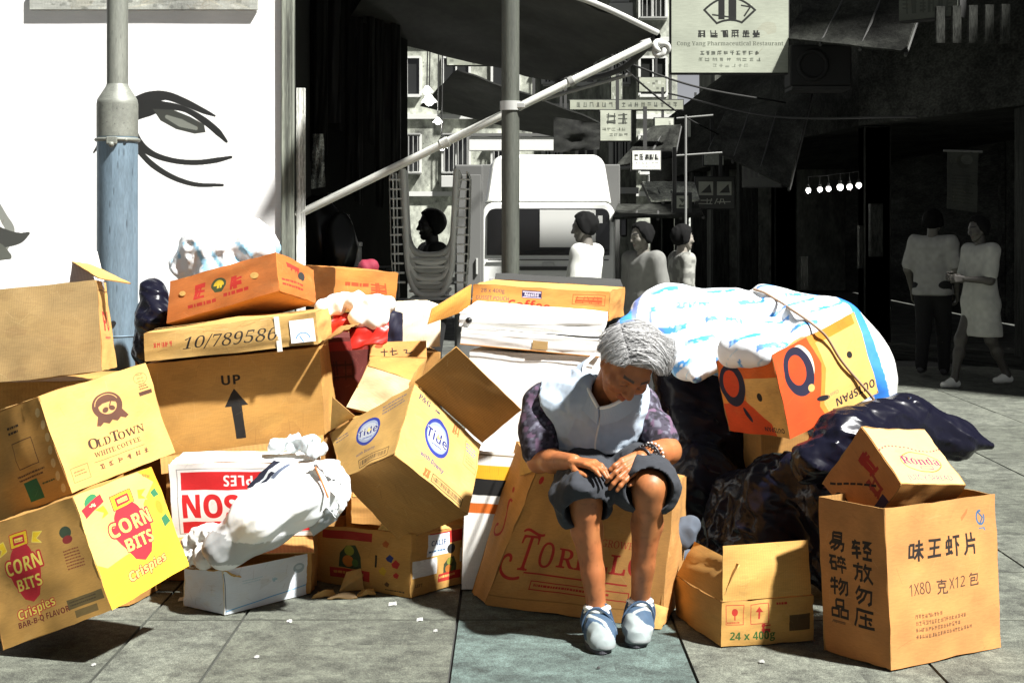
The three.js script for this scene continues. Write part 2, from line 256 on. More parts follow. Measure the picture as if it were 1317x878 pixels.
// hoarding with a painted eye
{
  const Z = 9, p0 = at(-420, 400, Z), p1 = at(362, 400, Z), top = 3.4, w = p1.x - p0.x, base = V((p0.x + p1.x) / 2, 0, -Z), g = thing('hoarding', 'tall white painted hoarding with a large black brush-drawn eye', 'hoarding', base);
  const eye = new THREE.MeshStandardMaterial({ roughness: 0.7, map: canvasMap(1400, 1220, '#ededec', (c, cw, ch) => {
    const X = (px) => (at(px, 0, Z).x - p0.x) / w * cw, Y = (py) => ch - at(0, py, Z).y / top * ch, S = cw / w * Z / FOCAL;
    // each stroke swells and thins like a loaded brush
    const brush = (pts, ws, color) => { c.fillStyle = color; const cur = new THREE.CatmullRomCurve3(pts.map(([x, y]) => V(X(x), Y(y), 0))); for (let i = 0; i <= 260; i++) { const t = i / 260, p = cur.getPoint(t), f = t * (ws.length - 1), k = Math.min(ws.length - 2, Math.floor(f)), r = (ws[k] + (ws[k + 1] - ws[k]) * (f - k)) * S * 0.5; c.beginPath(); c.arc(p.x, p.y, Math.max(0.6, r), 0, 6.3); c.fill(); } };
    const lids = [];
    brush([[120, 196], [140, 168], [170, 137], [190, 127], [212, 123], [238, 132], [262, 143], [276, 149]], [2, 8, 16, 16, 10, 9, 6, 2], '#121311');
    brush([[168, 143], [190, 139], [212, 136], [238, 141], [262, 155], [280, 170], [291, 182]], [24, 19, 9, 6, 8, 8, 3], '#0d0e0c');
    shapeFill(c, [[196, 140], [206, 155], [226, 166], [250, 172], [264, 170], [262, 160], [244, 150], [222, 141]].map(([x, y]) => [X(x), Y(y)]), '#2e302b');
    brush([[214, 150], [232, 158], [252, 165]], [4, 9, 4], '#6d7068');
    brush([[172, 170], [180, 186], [196, 198], [220, 206], [250, 209], [278, 206], [297, 202]], [8, 10, 7, 6, 6, 6, 3], '#131412');
    brush([[176, 192], [196, 212], [222, 228], [250, 237], [286, 238]], [6, 7, 6, 5, 3], '#161715');
    brush([[-10, 252], [4, 280], [12, 296], [6, 318]], [6, 10, 12, 8], '#80827b'); brush([[-20, 300], [2, 306], [24, 306], [36, 300]], [30, 22, 12, 3], '#3a3b37'); brush([[-30, 330], [-6, 326], [10, 330]], [34, 26, 8], '#55574f');
  }, { seed: 8, grain: 0.025, wear: 0.3, flutes: 0 }) });
  part('panel', sheet([V(-w / 2, 0, 0), V(w / 2, 0, 0), V(w / 2, top, 0), V(-w / 2, top, 0)], { t: 0.04, bow: 0, rough: 0.003, n: 14, seed: 4 }), [eye, grey(0.5)], g);
  const strip = canvasMap(512, 48, '#8d8f88', (c, cw, ch, r) => { for (let i = 0; i < 60; i++) { c.globalAlpha = 0.4; oval(c, r() * cw, r() * ch, 2 + r() * 6, 1 + r() * 4, r() < 0.6 ? '#4c4e49' : '#b4b6ae'); } c.globalAlpha = 1; }, { seed: 9, grain: 0.2 });
  const a = at(40, 13, Z), b = at(332, 13, Z), y1 = at(0, -14, Z).y;
  part('weathered_rail', boxGeo(b.x - a.x, y1 - a.y, 0.03, (a.x + b.x) / 2 - base.x, (a.y + y1) / 2, 0.022), new THREE.MeshStandardMaterial({ map: strip, roughness: 0.9 }), g);
  part('end_post', boxGeo(0.07, top + 0.1, 0.09, w / 2 + 0.036, (top + 0.1) / 2, -0.01, 0.006), new THREE.MeshStandardMaterial({ map: stoneMap(128, [120, 124, 113], 6, 0.3), roughness: 0.85 }), g);
  part('pale_jamb', boxGeo(0.05, 2.1, 0.03, w / 2 + 0.105, 1.25, -0.05), new THREE.MeshStandardMaterial({ map: stoneMap(128, [205, 207, 198], 7, 0.6), roughness: 0.8 }), g);
}
// lamp post with a thick sleeve
{
  const Z = 7.25, p = at(150.5, 300, Z); p.y = 0; const g = thing('lamp_post', 'steel lamp post with a thick lower sleeve and a bolted collar', 'lamp post', p);
  const s = Z / FOCAL, y = (py) => EYE - (py - HORIZON) * s, r1 = 26 * s, r0 = 13.5 * s, prof = [[0.001, 0], [r1, 0], [r1, y(176)]];
  const blue = new THREE.MeshStandardMaterial({ map: stoneMap(256, [112, 132, 146], 12, 0.08, 0.3), roughness: 0.5, metalness: 0.25 }), gm = new THREE.MeshStandardMaterial({ map: stoneMap(256, [120, 123, 115], 13, 0.08, 0.3), roughness: 0.55, metalness: 0.2 });
  part('sleeve', new THREE.LatheGeometry(prof.map(([a, b]) => new THREE.Vector2(a, b)), 40), blue, g);
  part('shoulder', new THREE.LatheGeometry([[r1 + 0.001, y(176)], [r1 + 0.001, y(134)], [r1 * 0.97, y(128)], [r0 * 1.12, y(112)], [r0, y(108)]].map(([a, b]) => new THREE.Vector2(a, b)), 40), gm, g);
  part('shaft', new THREE.LatheGeometry([[r0, y(108.5)], [r0, 4.4]].map(([a, b]) => new THREE.Vector2(a, b)), 32), gm, g);
  part('collar', new THREE.TorusGeometry(r1 + 0.002, 0.009, 8, 40).rotateX(Math.PI / 2).translate(0, y(180), 0), gm, g);
  part('lug', boxGeo(0.05, 0.035, 0.02, 0, y(182), r1 + 0.008, 0.005), gm, g);
  part('lug_bolt', new THREE.SphereGeometry(0.014, 12, 8).translate(0, y(187), r1 + 0.014), gm, g);
  part('lug_bolt', new THREE.SphereGeometry(0.009, 12, 8).translate(0.06, y(181), r1 - 0.012), gm, g);
  part('bolt_hole', new THREE.CylinderGeometry(0.012, 0.012, 0.01, 16).rotateX(Math.PI / 2).translate(0.006, y(414), r1 + 0.001), grey(0.01), g);
  part('weld_seam', new THREE.TorusGeometry(r1 + 0.0005, 0.0035, 6, 40).rotateX(Math.PI / 2).translate(0, y(431), 0), blue, g);
}
// thin post, awning and its slanting pipe
const darkCloth = new THREE.MeshStandardMaterial({ map: stoneMap(256, [34, 35, 32], 19, 0.1), roughness: 0.95 });
{
  const p = at(656.5, 300, 8.5); p.y = 0; const g = thing('sign_post', 'slim grey steel post with a clamp where a slanting pipe crosses', 'post', p), s = 8.5 / FOCAL, m = new THREE.MeshStandardMaterial({ map: stoneMap(256, [78, 81, 74], 23, 0.12, 0.35), roughness: 0.6, metalness: 0.2 });
  part('shaft', new THREE.CylinderGeometry(11.5 * s, 11.5 * s, 3.6, 28).translate(0, 1.8, 0), m, g);
  part('clamp', new THREE.CylinderGeometry(13.5 * s, 13.5 * s, 0.05, 28).translate(0, EYE - (136 - HORIZON) * s, 0), grey(0.5, 0.4, { metalness: 0.4 }), g);
  part('clamp_screw', boxGeo(0.05, 0.03, 0.05, 0.055, EYE - (136 - HORIZON) * s, 0.02, 0.006), grey(0.4, 0.4, { metalness: 0.4 }), g);
  const a = at(381, 277, 9.06), b = at(838, 54, 8.95), pg = thing('awning_pipe', 'white painted pipe slanting from the hoarding edge up to the awning corner', 'pipe', a);
  const pipeMat = new THREE.MeshStandardMaterial({ map: stoneMap(128, [222, 224, 216], 25, 0.06, 0.3), roughness: 0.45 });
  part('pipe', shift(rodGeo(a, b, 0.024), a), pipeMat, pg);
  part('pipe_collar', shift(rodGeo(lerp(a, b, 0.41), lerp(a, b, 0.432), 0.031), a), pipeMat, pg);
  part('pipe_collar', shift(rodGeo(lerp(a, b, 0.77), lerp(a, b, 0.782), 0.03), a), grey(0.25), pg);
  const aw = thing('awning', 'dark canvas awning with a pale rope edge stretched to one corner', 'awning', at(845, 44, 9.05));
  const o = aw.position, c = [at(440, 40, 12.2), at(715, 104, 11.4), at(846, 43, 9.0), at(520, -95, 8.3)].map((v) => v.sub(o));
  part('canvas', sheet(c, { t: 0.012, bow: -0.12, rough: 0.03, n: 24, seed: 5 }), [darkCloth, darkCloth], aw);
  part('edge_rope', tubeGeo([at(520, -98, 8.28), at(690, -22, 8.6), at(770, 6, 8.8), at(846, 42, 8.98)].map((v) => v.sub(o)), 0.018, 40), grey(0.42), aw);
  part('edge_rope', tubeGeo([at(846, 46, 8.98), at(800, 88, 9.8), at(716, 107, 11.35)].map((v) => v.sub(o)), 0.02, 30), grey(0.02), aw);
  part('corner_knot', new THREE.TorusKnotGeometry(0.03, 0.016, 48, 8).translate(...at(850, 62, 8.95).sub(o).toArray()), grey(0.5), aw);
  const stay = thing('awning_stay', 'thin dark stay rod running under the awning pipe', 'rod', at(700, 125, 9.3)); part('rod', shift(rodGeo(at(697, 128, 9.2), at(812, 95, 9.3), 0.012), stay.position), grey(0.22), stay);
  const aw2 = thing('awning', 'smaller dark canvas awning with a drooping valance behind the post', 'awning', at(770, 185, 13.5)), o2 = aw2.position;
  part('canvas', sheet([at(540, 138, 14.6), at(742, 182, 14.6), at(772, 158, 12.6), at(588, 90, 12.6)].map((v) => v.sub(o2)), { t: 0.012, bow: 0.03, rough: 0.02, n: 16, seed: 8 }), [darkCloth, darkCloth], aw2);
  part('valance', sheet([at(712, 196, 12.62), at(771, 192, 12.59), at(772, 159, 12.59), at(712, 150, 12.62)].map((v) => v.sub(o2)), { t: 0.01, bow: 0.01, rough: 0.02, n: 10, seed: 9 }), [darkCloth, darkCloth], aw2);
}
// dark stall between the hoarding and the chairs
{
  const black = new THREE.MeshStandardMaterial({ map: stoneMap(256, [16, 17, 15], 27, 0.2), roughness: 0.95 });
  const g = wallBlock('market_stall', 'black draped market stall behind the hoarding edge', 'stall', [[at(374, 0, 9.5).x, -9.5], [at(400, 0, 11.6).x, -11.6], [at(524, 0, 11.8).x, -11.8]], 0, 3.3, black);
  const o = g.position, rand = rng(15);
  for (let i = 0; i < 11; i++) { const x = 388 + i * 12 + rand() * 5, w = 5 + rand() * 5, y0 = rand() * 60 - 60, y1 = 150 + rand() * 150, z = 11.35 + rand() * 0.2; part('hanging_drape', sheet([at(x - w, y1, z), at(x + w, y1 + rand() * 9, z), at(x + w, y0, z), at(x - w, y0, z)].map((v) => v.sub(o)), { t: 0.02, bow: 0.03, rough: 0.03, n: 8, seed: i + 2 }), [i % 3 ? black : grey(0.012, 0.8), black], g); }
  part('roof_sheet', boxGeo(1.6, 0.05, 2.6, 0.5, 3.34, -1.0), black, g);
  const strip = new THREE.MeshStandardMaterial({ map: stoneMap(64, [150, 152, 144], 33, 0.9), roughness: 0.6 });
  for (const [x, y0, y1, w, z] of [[409, 172, 243, 9, 11.2], [424, 248, 268, 4, 11.1]]) { const h = thing('plastic_strip', w > 6 ? 'pale crumpled plastic strip hanging inside the dark stall' : 'small torn pale plastic scrap hanging inside the dark stall', 'plastic sheet', at(x, y1, z)), q = h.position; part('film', sheet([at(x - w, y1, z), at(x + w, y1 - 3, z), at(x + w * 0.7, y0, z), at(x - w * 0.8, y0, z)].map((v) => v.sub(q)), { t: 0.01, bow: 0.02, rough: 0.04, n: 10, seed: 3 }), [strip, strip], h); }
  // black sacks propped on the stall front
  const sackMat = new THREE.MeshPhysicalMaterial({ color: col(0.012, 0.013, 0.012), roughness: 0.3 });
  [[408, 305, 10.4, 0.16, 0.26], [438, 318, 10.2, 0.1, 0.2]].forEach(([x, y, z, rx, ry], i) => {
    const p = at(x, y, z), f = (a, b, c) => { const u = (a - p.x) / rx, v = (b - p.y) / ry, w = (c - p.z) / rx; return (Math.sqrt(u * u + v * v + w * w) - 1) * rx - 0.02 * ridge(a * 9, b * 4, c * 9); };
    const m = part('sack', shift(netMesh(f, [V(p.x - rx * 1.4, p.y - ry * 1.3, p.z - rx * 1.4), V(p.x + rx * 1.4, p.y + ry * 1.3, p.z + rx * 1.4)], 0.014), p), sackMat, thing('hanging_sack', i ? 'narrow glossy black sack on the stall beside the pale box' : 'bulging glossy black sack below the foot of the white pipe', 'sack', p));
  });
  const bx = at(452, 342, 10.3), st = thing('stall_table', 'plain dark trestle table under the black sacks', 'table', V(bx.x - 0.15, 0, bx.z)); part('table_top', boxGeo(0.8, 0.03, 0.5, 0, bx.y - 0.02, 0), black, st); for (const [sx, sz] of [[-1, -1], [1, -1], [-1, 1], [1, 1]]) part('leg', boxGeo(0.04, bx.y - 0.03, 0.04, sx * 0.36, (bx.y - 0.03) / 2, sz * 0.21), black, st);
  const pb = thing('pale_box', 'small pale foam box standing on the dark stall table', 'box', V(bx.x, bx.y - 0.005, bx.z)); part('tray', boxGeo(0.12, 0.13, 0.16, 0, 0.066, 0, 0.008), grey(0.6), pb); part('lid', boxGeo(0.13, 0.03, 0.17, 0, 0.148, 0, 0.008), grey(0.75), pb);
}
// hanging enamel lamps of the stall
[[549, 118, 9], [552, 131, 11], [563, 157, 7], [568, 190, 8]].forEach(([x, y, r], i) => {
  const Z = 12.6, p = at(x, y, Z), R = r * Z / FOCAL, g = thing('pendant_lamp', ['uppermost', 'second', 'third', 'lowest'][i] + ' white enamel pan lamp of the string beside the stall', 'lamp', p, 'pan lamps of the stall');
  part('shade', new THREE.LatheGeometry([[0.004, R * 0.9], [R * 0.25, R * 0.9], [R * 0.5, R * 0.55], [R, 0], [R * 0.96, 0], [R * 0.46, R * 0.5], [0.004, R * 0.8]].map(([a, b]) => new THREE.Vector2(a, b)), 24), grey(0.72, 0.4), g);
  part('bulb', new THREE.SphereGeometry(R * 0.62, 16, 12).translate(0, R * 0.15, 0), new THREE.MeshStandardMaterial({ color: 0xffffff, emissive: col(1, 0.98, 0.9), emissiveIntensity: 0.9 }), g);
  part('cord', rodGeo(V(0, R * 0.9, 0), V(0.01, 3.2 - p.y, 0), 0.006, 0.006, 6), grey(0.02), g);
  const l = new THREE.PointLight(col(1, 0.98, 0.92), 0.12, 0, 2); l.position.set(0, -R * 0.4, 0); l.castShadow = true; g.add(l);
});

// ---------------------------------------------------------------- the street behind
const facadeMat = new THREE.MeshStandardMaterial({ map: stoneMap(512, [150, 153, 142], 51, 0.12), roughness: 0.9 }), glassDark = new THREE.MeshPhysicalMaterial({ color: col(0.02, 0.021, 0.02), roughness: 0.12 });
function facade(name, label, x0, x1, z, top, cols, rows, y0, mat, frameMat, seed) {   // a front with real openings' frames, sills and panes
  const base = V((x0 + x1) / 2, 0, z), g = thing(name, label, 'building', base), w = x1 - x0, rand = rng(seed), h = (top - y0) / rows;
  part('wall', boxGeo(w, top, 3, 0, top / 2, -1.5), mat, g);
  for (let r = 0; r < rows; r++) {
    part('floor_band', boxGeo(w + 0.1, 0.16, 0.2, 0, y0 + r * h, 0.05), frameMat, g);
    for (let c = 0; c < cols; c++) {
      const x = -w / 2 + (c + 0.5) * w / cols, y = y0 + (r + 0.52) * h, ww = w / cols * 0.55, wh = h * 0.5;
      const fr = part('window', mergeGeometries([boxGeo(ww, 0.08, 0.12, x, y + wh / 2, 0.05), boxGeo(ww, 0.1, 0.2, x, y - wh / 2, 0.07), boxGeo(0.08, wh, 0.11, x - ww / 2, y, 0.05), boxGeo(0.08, wh, 0.11, x + ww / 2, y, 0.05), boxGeo(0.05, wh, 0.09, x, y, 0.05)]), frameMat, g);
      part('pane', boxGeo(ww, wh, 0.02, x, y, 0.012), glassDark, fr);
      if (rand() < 0.45) part('air_conditioner', boxGeo(0.6, 0.4, 0.42, x + (rand() - 0.5) * 0.5, y - wh / 2 - 0.3, 0.2, 0.02), grey(0.45), g);
      if (rand() < 0.4) part('window_cage', mergeGeometries([...Array(6)].map((_, i) => boxGeo(0.03, wh, 0.03, x - ww / 2 + (i + 0.5) * ww / 6, y, 0.36)).concat([boxGeo(ww, 0.05, 0.4, x, y - wh / 2, 0.2), boxGeo(ww, 0.05, 0.4, x, y + wh / 2, 0.2)])), grey(0.3), g);
    }
  }
  return g;
}
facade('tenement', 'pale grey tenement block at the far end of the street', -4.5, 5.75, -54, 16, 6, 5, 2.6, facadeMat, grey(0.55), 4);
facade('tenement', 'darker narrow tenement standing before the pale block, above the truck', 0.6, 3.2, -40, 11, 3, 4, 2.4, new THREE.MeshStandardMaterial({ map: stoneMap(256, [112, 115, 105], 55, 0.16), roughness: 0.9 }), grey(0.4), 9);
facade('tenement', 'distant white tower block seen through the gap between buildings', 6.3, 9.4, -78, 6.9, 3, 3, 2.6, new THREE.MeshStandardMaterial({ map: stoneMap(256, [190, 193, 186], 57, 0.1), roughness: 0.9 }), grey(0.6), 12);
// the dark row that lines the other side
const shadeDark = (m) => new THREE.MeshPhysicalMaterial({ map: m, roughness: 1, specularIntensity: 0.15 }), shadeDarkMat = shadeDark(stoneMap(256, [44, 45, 42], 59, 0.4)), shadeDark2 = shadeDark(stoneMap(256, [52, 53, 50], 60, 0.35));  // near-black tone and cut highlights put the street's deep shade into the colour
{ // upper floors over a deep arcade; it shades the shops, dark wall colour adds more
  const g = thing('shop_row', 'long dark shop row over a deep arcade across the street', 'building', V(4.2, 0, -24)), o = g.position, pts = [[4.25, -48, 4.4], [4.0, -24, 4.4], [4.35, -19.5, 6.2], [6.2, -13.0, 6.2], [9.5, -9.0, 6.2]];  // unseen near end brought forward, shaped to shade the walkers at right
  pts.slice(1).forEach((p, i) => {
    const a = pts[i], up = (x, y, z) => V(x, y, z).sub(o), dx = p[0] - a[0], dz = p[1] - a[1], l = Math.hypot(dx, dz), nx = -dz / l * -3.6, nz = dx / l * -3.6, bx = Math.abs(nx), bz = nx < 0 ? -nz : nz;
    part('upper_wall', sheet([up(a[0], 2.75, a[1]), up(p[0], 2.75, p[1]), up(p[0], p[2], p[1]), up(a[0], p[2], a[1])], { t: 0.25, bow: 0, rough: 0.01, n: 12, seed: i }), [shadeDarkMat, shadeDarkMat], g);
    part('arcade_wall', sheet([up(a[0] + bx, 0, a[1] + bz), up(p[0] + bx, 0, p[1] + bz), up(p[0] + bx, 2.9, p[1] + bz), up(a[0] + bx, 2.9, a[1] + bz)], { t: 0.2, bow: 0, rough: 0.01, n: 8, seed: i + 5 }), [shadeDark2, shadeDark2], g);
    part('arcade_ceiling', sheet([up(a[0] + 0.05, 2.8, a[1]), up(a[0] + bx + 0.1, 2.8, a[1] + bz), up(p[0] + bx + 0.1, 2.8, p[1] + bz), up(p[0] + 0.05, 2.8, p[1])], { t: 0.12, bow: 0, rough: 0.004, n: 6, seed: i + 9 }), [shadeDark2, shadeDark2], g);
    const n = Math.max(1, Math.round(l / 4)); for (let k = 0; k <= n; k++) { const x = a[0] + dx * k / n, z = a[1] + dz * k / n; part('arcade_pier', boxGeo(0.34, 2.74, 0.34, x + 0.2 - o.x, 1.37, z - o.z, 0.02), shadeDark2, g); }
  });
  const bar = (a, b, w, h, m, nm) => part(nm, sheet([a, b, b.clone().add(V(0, h, 0)), a.clone().add(V(0, h, 0))].map((v) => v.sub(o)), { t: w, bow: 0, rough: 0.004, n: 6 }), [m, m], g);
  for (const [x, y0, y1, z, w] of [[1128, 262, 330, 17.4, 16], [1035, 330, 372, 19, 9], [980, 290, 360, 21, 4], [1108, 290, 345, 18, 5]]) { const a = at(x - w / 2, y1, z), b = at(x + w / 2, y1, z); bar(a, b, 0.1, (y1 - y0) * z / FOCAL, shadeDark2, 'pilaster'); }
  
  for (let i = 0; i < 5; i++) { const a = at(1205 + i * 21, 55, 15.2 - i * 0.2), b = at(1216 + i * 21, 55, 15.2 - i * 0.2); bar(a, b, 0.06, 0.36, shadeDark2, 'shutter_slat'); }
  const kerb = struct('kerb', sheet([V(3.2, -0.02, -19.8), V(6.4, -0.02, -14.3), V(6.4, 0.13, -14.3), V(3.2, 0.13, -19.8)], { t: 0.3, bow: 0, rough: 0.004, n: 12 }), [shadeDark2, shadeDark2]);
}
function awningThing(label, pts, mat, ribs = 0) { const g = thing('shop_awning', label, 'awning', pts[0].clone()), o = g.position; part('canvas', sheet(pts.map((v) => v.clone().sub(o)), { t: 0.03, bow: -0.03, rough: 0.02, n: 10, seed: ribs + 2 }), [mat, mat], g); for (let i = 0; i <= ribs; i++) { const t = i / Math.max(1, ribs); part('rib', rodGeo(lerp(pts[0], pts[1], t).sub(o).add(V(0, -0.04, 0)), lerp(pts[3], pts[2], t).sub(o).add(V(0, -0.04, 0)), 0.02, 0.02, 6), grey(0.06), g); } return g; }
awningThing('black sloping awning jutting above the six bare bulbs', [at(912, 190, 22), at(1015, 240, 18.4), at(1045, 120, 19.6), at(935, 140, 23.6)], shadeDarkMat, 3);
awningThing('upper awning coloured dark for shade, under the pale corner sign', [at(1010, 48, 19), at(1165, 66, 15.6), at(1195, -22, 16.4), at(1050, -18, 19.8)], shadeDarkMat, 3);
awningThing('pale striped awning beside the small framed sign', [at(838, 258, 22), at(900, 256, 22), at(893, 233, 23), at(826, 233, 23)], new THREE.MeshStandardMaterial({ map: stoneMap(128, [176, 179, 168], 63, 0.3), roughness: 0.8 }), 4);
awningThing('dark sloping shop awning over the white notice board', [at(792, 212, 25), at(868, 200, 25), at(876, 160, 26.5), at(838, 162, 26.5)], shadeDarkMat, 2);
awningThing('low dark awning reaching out over the three shoppers', [at(788, 280, 20), at(905, 276, 20), at(898, 262, 21), at(795, 262, 21)], shadeDarkMat, 4);
function board(name, label, x0, y0, x1, y1, z, draw, { base = '#b4b8aa', turn = 0, t = 0.16, cw = 512, frame, rough = 0.5 } = {}) {
  const a = at(x0, y1, z), b = at(x1, y0, z), w = b.x - a.x, h = b.y - a.y, g = thing(name, label, 'sign', V((a.x + b.x) / 2, a.y, -z)); g.rotation.y = turn;
  const ch = Math.max(32, Math.round(cw * h / w)), m = new THREE.MeshStandardMaterial({ map: canvasMap(cw, ch, base, draw, { seed: Math.round(x0), grain: 0.07, wear: 0.15, flutes: 0 }), roughness: rough });
  part('face', sheet([V(-w / 2, 0, t / 2), V(w / 2, 0, t / 2), V(w / 2, h, t / 2), V(-w / 2, h, t / 2)], { t: 0.01, bow: 0, rough: 0.001, n: 4 }), [m, m], g);
  part('casing', boxGeo(w + 0.03, h + 0.03, t - 0.024, 0, h / 2, -0.008), frame || grey(0.03), g);
  const arm = part('bracket', boxGeo(0.05, 0.6, 0.05, w / 2 - 0.2, h + 0.3, -0.03), grey(0.04), g); return g;
}
const marks = (c, xs, y, w, h, lw, color, rand, n = 7) => xs.forEach((x) => scribble(c, x, y, w, h, lw, color, rand, n));
board('hanging_sign', 'large pale hanging sign with a fan emblem and small lettering', 863, -44, 1013, 94, 19, (c, w, h, r) => {
  const k = w / 150, X = (v) => (v - 863) * k, Y = (v) => (v + 44) * k;
  c.lineJoin = 'miter'; c.beginPath(); c.moveTo(X(905), Y(14)); c.quadraticCurveTo(X(937), Y(-18), X(970), Y(14)); c.lineTo(X(953), Y(30)); c.quadraticCurveTo(X(938), Y(23), X(921), Y(31)); c.closePath(); c.strokeStyle = '#1c1e1a'; c.lineWidth = 2.6 * k; c.stroke();
  for (const [x0, x1] of [[923, 931], [936, 946]]) { c.fillStyle = '#171815'; c.fillRect(X(x0), Y(-3), (x1 - x0) * k, 29 * k); } c.lineWidth = 2 * k; c.beginPath(); c.moveTo(X(915), Y(20)); c.lineTo(X(945), Y(24)); c.moveTo(X(952), Y(8)); c.lineTo(X(964), Y(10)); c.lineTo(X(956), Y(22)); c.stroke();
  marks(c, [897, 913, 926, 940, 954, 967].map(X), Y(40), 9 * k, 9 * k, 1.3 * k, '#20221e', r, 8);
  say(c, 'Cong Yang Pharmaceutical Restaurant', X(938), Y(57), 7.2 * k, '#5d6256', { font: 'serif', sx: 0.98 });
  marks(c, [900, 907, 914, 922, 930, 938, 946, 954, 962, 970].map(X), Y(66.5), 5 * k, 5 * k, 0.8 * k, '#3d4139', r, 5); marks(c, [898, 906, 916, 925, 934, 946, 954, 963, 972].map(X), Y(75), 5 * k, 4.4 * k, 0.7 * k, '#565b50', r, 5); marks(c, [916, 924, 932, 940, 948, 956].map(X), Y(83), 5 * k, 4 * k, 0.6 * k, '#6a6f63', r, 4);
}, { base: '#a3a898' });
board('shop_sign', 'pale square shop sign with bold lettering above the truck', 772, 142, 811, 181, 24, (c, w, h, r) => { marks(c, [0.2, 0.58].map((v) => v * w), 0.1 * h, 0.3 * w, 0.36 * h, 9, '#3b3e37', r, 7); marks(c, [0.06, 0.22, 0.38, 0.54, 0.7].map((v) => v * w), 0.58 * h, 0.11 * w, 0.1 * h, 4, '#55594e', r, 5); marks(c, [0.3, 0.46, 0.62, 0.78].map((v) => v * w), 0.76 * h, 0.11 * w, 0.1 * h, 4, '#55594e', r, 5); }, { base: '#a9ad9d', cw: 256 });
board('shop_sign', 'long thin pale sign beam crossing above the square sign', 733, 129, 878, 141, 25.5, (c, w, h, r) => { for (let i = 0; i < 16; i++) scribble(c, (0.06 + i * 0.057) * w, 0.25 * h, 0.03 * w, 0.5 * h, 3, '#4a4d45', r, 4); }, { base: '#9a9e8e', cw: 512 });
board('notice_board', 'small white notice board with five bold characters', 813, 194, 849, 218, 21, (c, w, h, r) => { marks(c, [0.07, 0.25, 0.43, 0.61, 0.79].map((v) => v * w), 0.2 * h, 0.13 * w, 0.3 * h, 7, '#1b1c19', r, 8); marks(c, [0.1, 0.22, 0.34, 0.46, 0.58, 0.7, 0.82].map((v) => v * w), 0.62 * h, 0.08 * w, 0.08 * h, 3, '#7a7d74', r, 4); marks(c, [0.36, 0.48, 0.6, 0.72].map((v) => v * w), 0.83 * h, 0.08 * w, 0.07 * h, 3, '#8a8d84', r, 4); }, { base: '#e6e8df', cw: 256 });
board('framed_sign', 'small dark framed sign under the pale striped awning', 866, 249, 888, 272, 20, (c, w, h, r) => { c.fillStyle = '#8f9386'; c.fillRect(w * 0.16, h * 0.12, w * 0.68, h * 0.7); shapeFill(c, [[w * 0.3, h * 0.26], [w * 0.7, h * 0.3], [w * 0.5, h * 0.52]], '#34362f'); scribble(c, w * 0.3, h * 0.6, w * 0.4, h * 0.16, 8, '#3b3d36', r, 5); }, { base: '#121311', cw: 128 });
board('shop_sign', 'dim horizontal shop sign with upright characters beside the six bulbs', 956, 193, 1008, 240, 22, (c, w, h, r) => { marks(c, [0.05, 0.2, 0.34, 0.5, 0.72].map((v) => v * w), 0.35 * h, 0.1 * w, 0.4 * h, 10, '#1a1b18', r, 5); }, { base: '#2c2e29', cw: 256, turn: -0.5 });
board('shop_sign', 'mid-grey double signboard over the shop row entrance', 895, 228, 944, 268, 24, (c, w, h, r) => { for (const q of [0.06, 0.54]) { c.fillStyle = '#a7ab9c'; c.fillRect(q * w, h * 0.14, w * 0.38, h * 0.44); shapeFill(c, [[(q + 0.06) * w, h * 0.5], [(q + 0.3) * w, h * 0.22], [(q + 0.34) * w, h * 0.5]], '#2c2e28'); scribble(c, q * w, h * 0.68, w * 0.36, h * 0.18, 6, '#b9bdae', r, 4); } }, { base: '#3a3c36', cw: 256 });
board('corner_sign', 'pale weathered corner sign high on the dark row', 1158, -26, 1240, 24, 15.4, (c, w, h, r) => { for (let i = 0; i < 6; i++) scribble(c, (0.06 + i * 0.15) * w, 0.45 * h, 0.1 * w, 0.4 * h, 7, '#3c3f38', r, 5); }, { base: '#4d5048', cw: 256, turn: -0.75, rough: 0.8 });
{ // cloth banner
  const p = at(1237, 272, 15.2), g = thing('banner', 'faded grey cloth banner hanging above two pedestrians', 'banner', p), m = new THREE.MeshStandardMaterial({ map: canvasMap(160, 300, '#2f312c', (c, w, h, r) => { oval(c, w * 0.5, h * 0.17, 32, 36, '#25261f'); oval(c, w * 0.62, h * 0.13, 30, 26, '#3d3f39'); fineLines(c, w * 0.15, h * 0.4, w * 0.7, 9, 10, '#262822', r); }, { seed: 90, grain: 0.2, wear: 0.3, flutes: 0 }), roughness: 0.95 });
  part('cloth', sheet([at(1219, 268, 15.2), at(1257, 273, 15.2), at(1259, 196, 15.2), at(1219, 194, 15.2)].map((v) => v.sub(p)), { t: 0.008, bow: 0.02, rough: 0.03, n: 12, seed: 5 }), [m, m], g); part('rod', rodGeo(at(1214, 193.5, 15.2).sub(p), at(1264, 195, 15.2).sub(p), 0.012), grey(0.1), g);
}
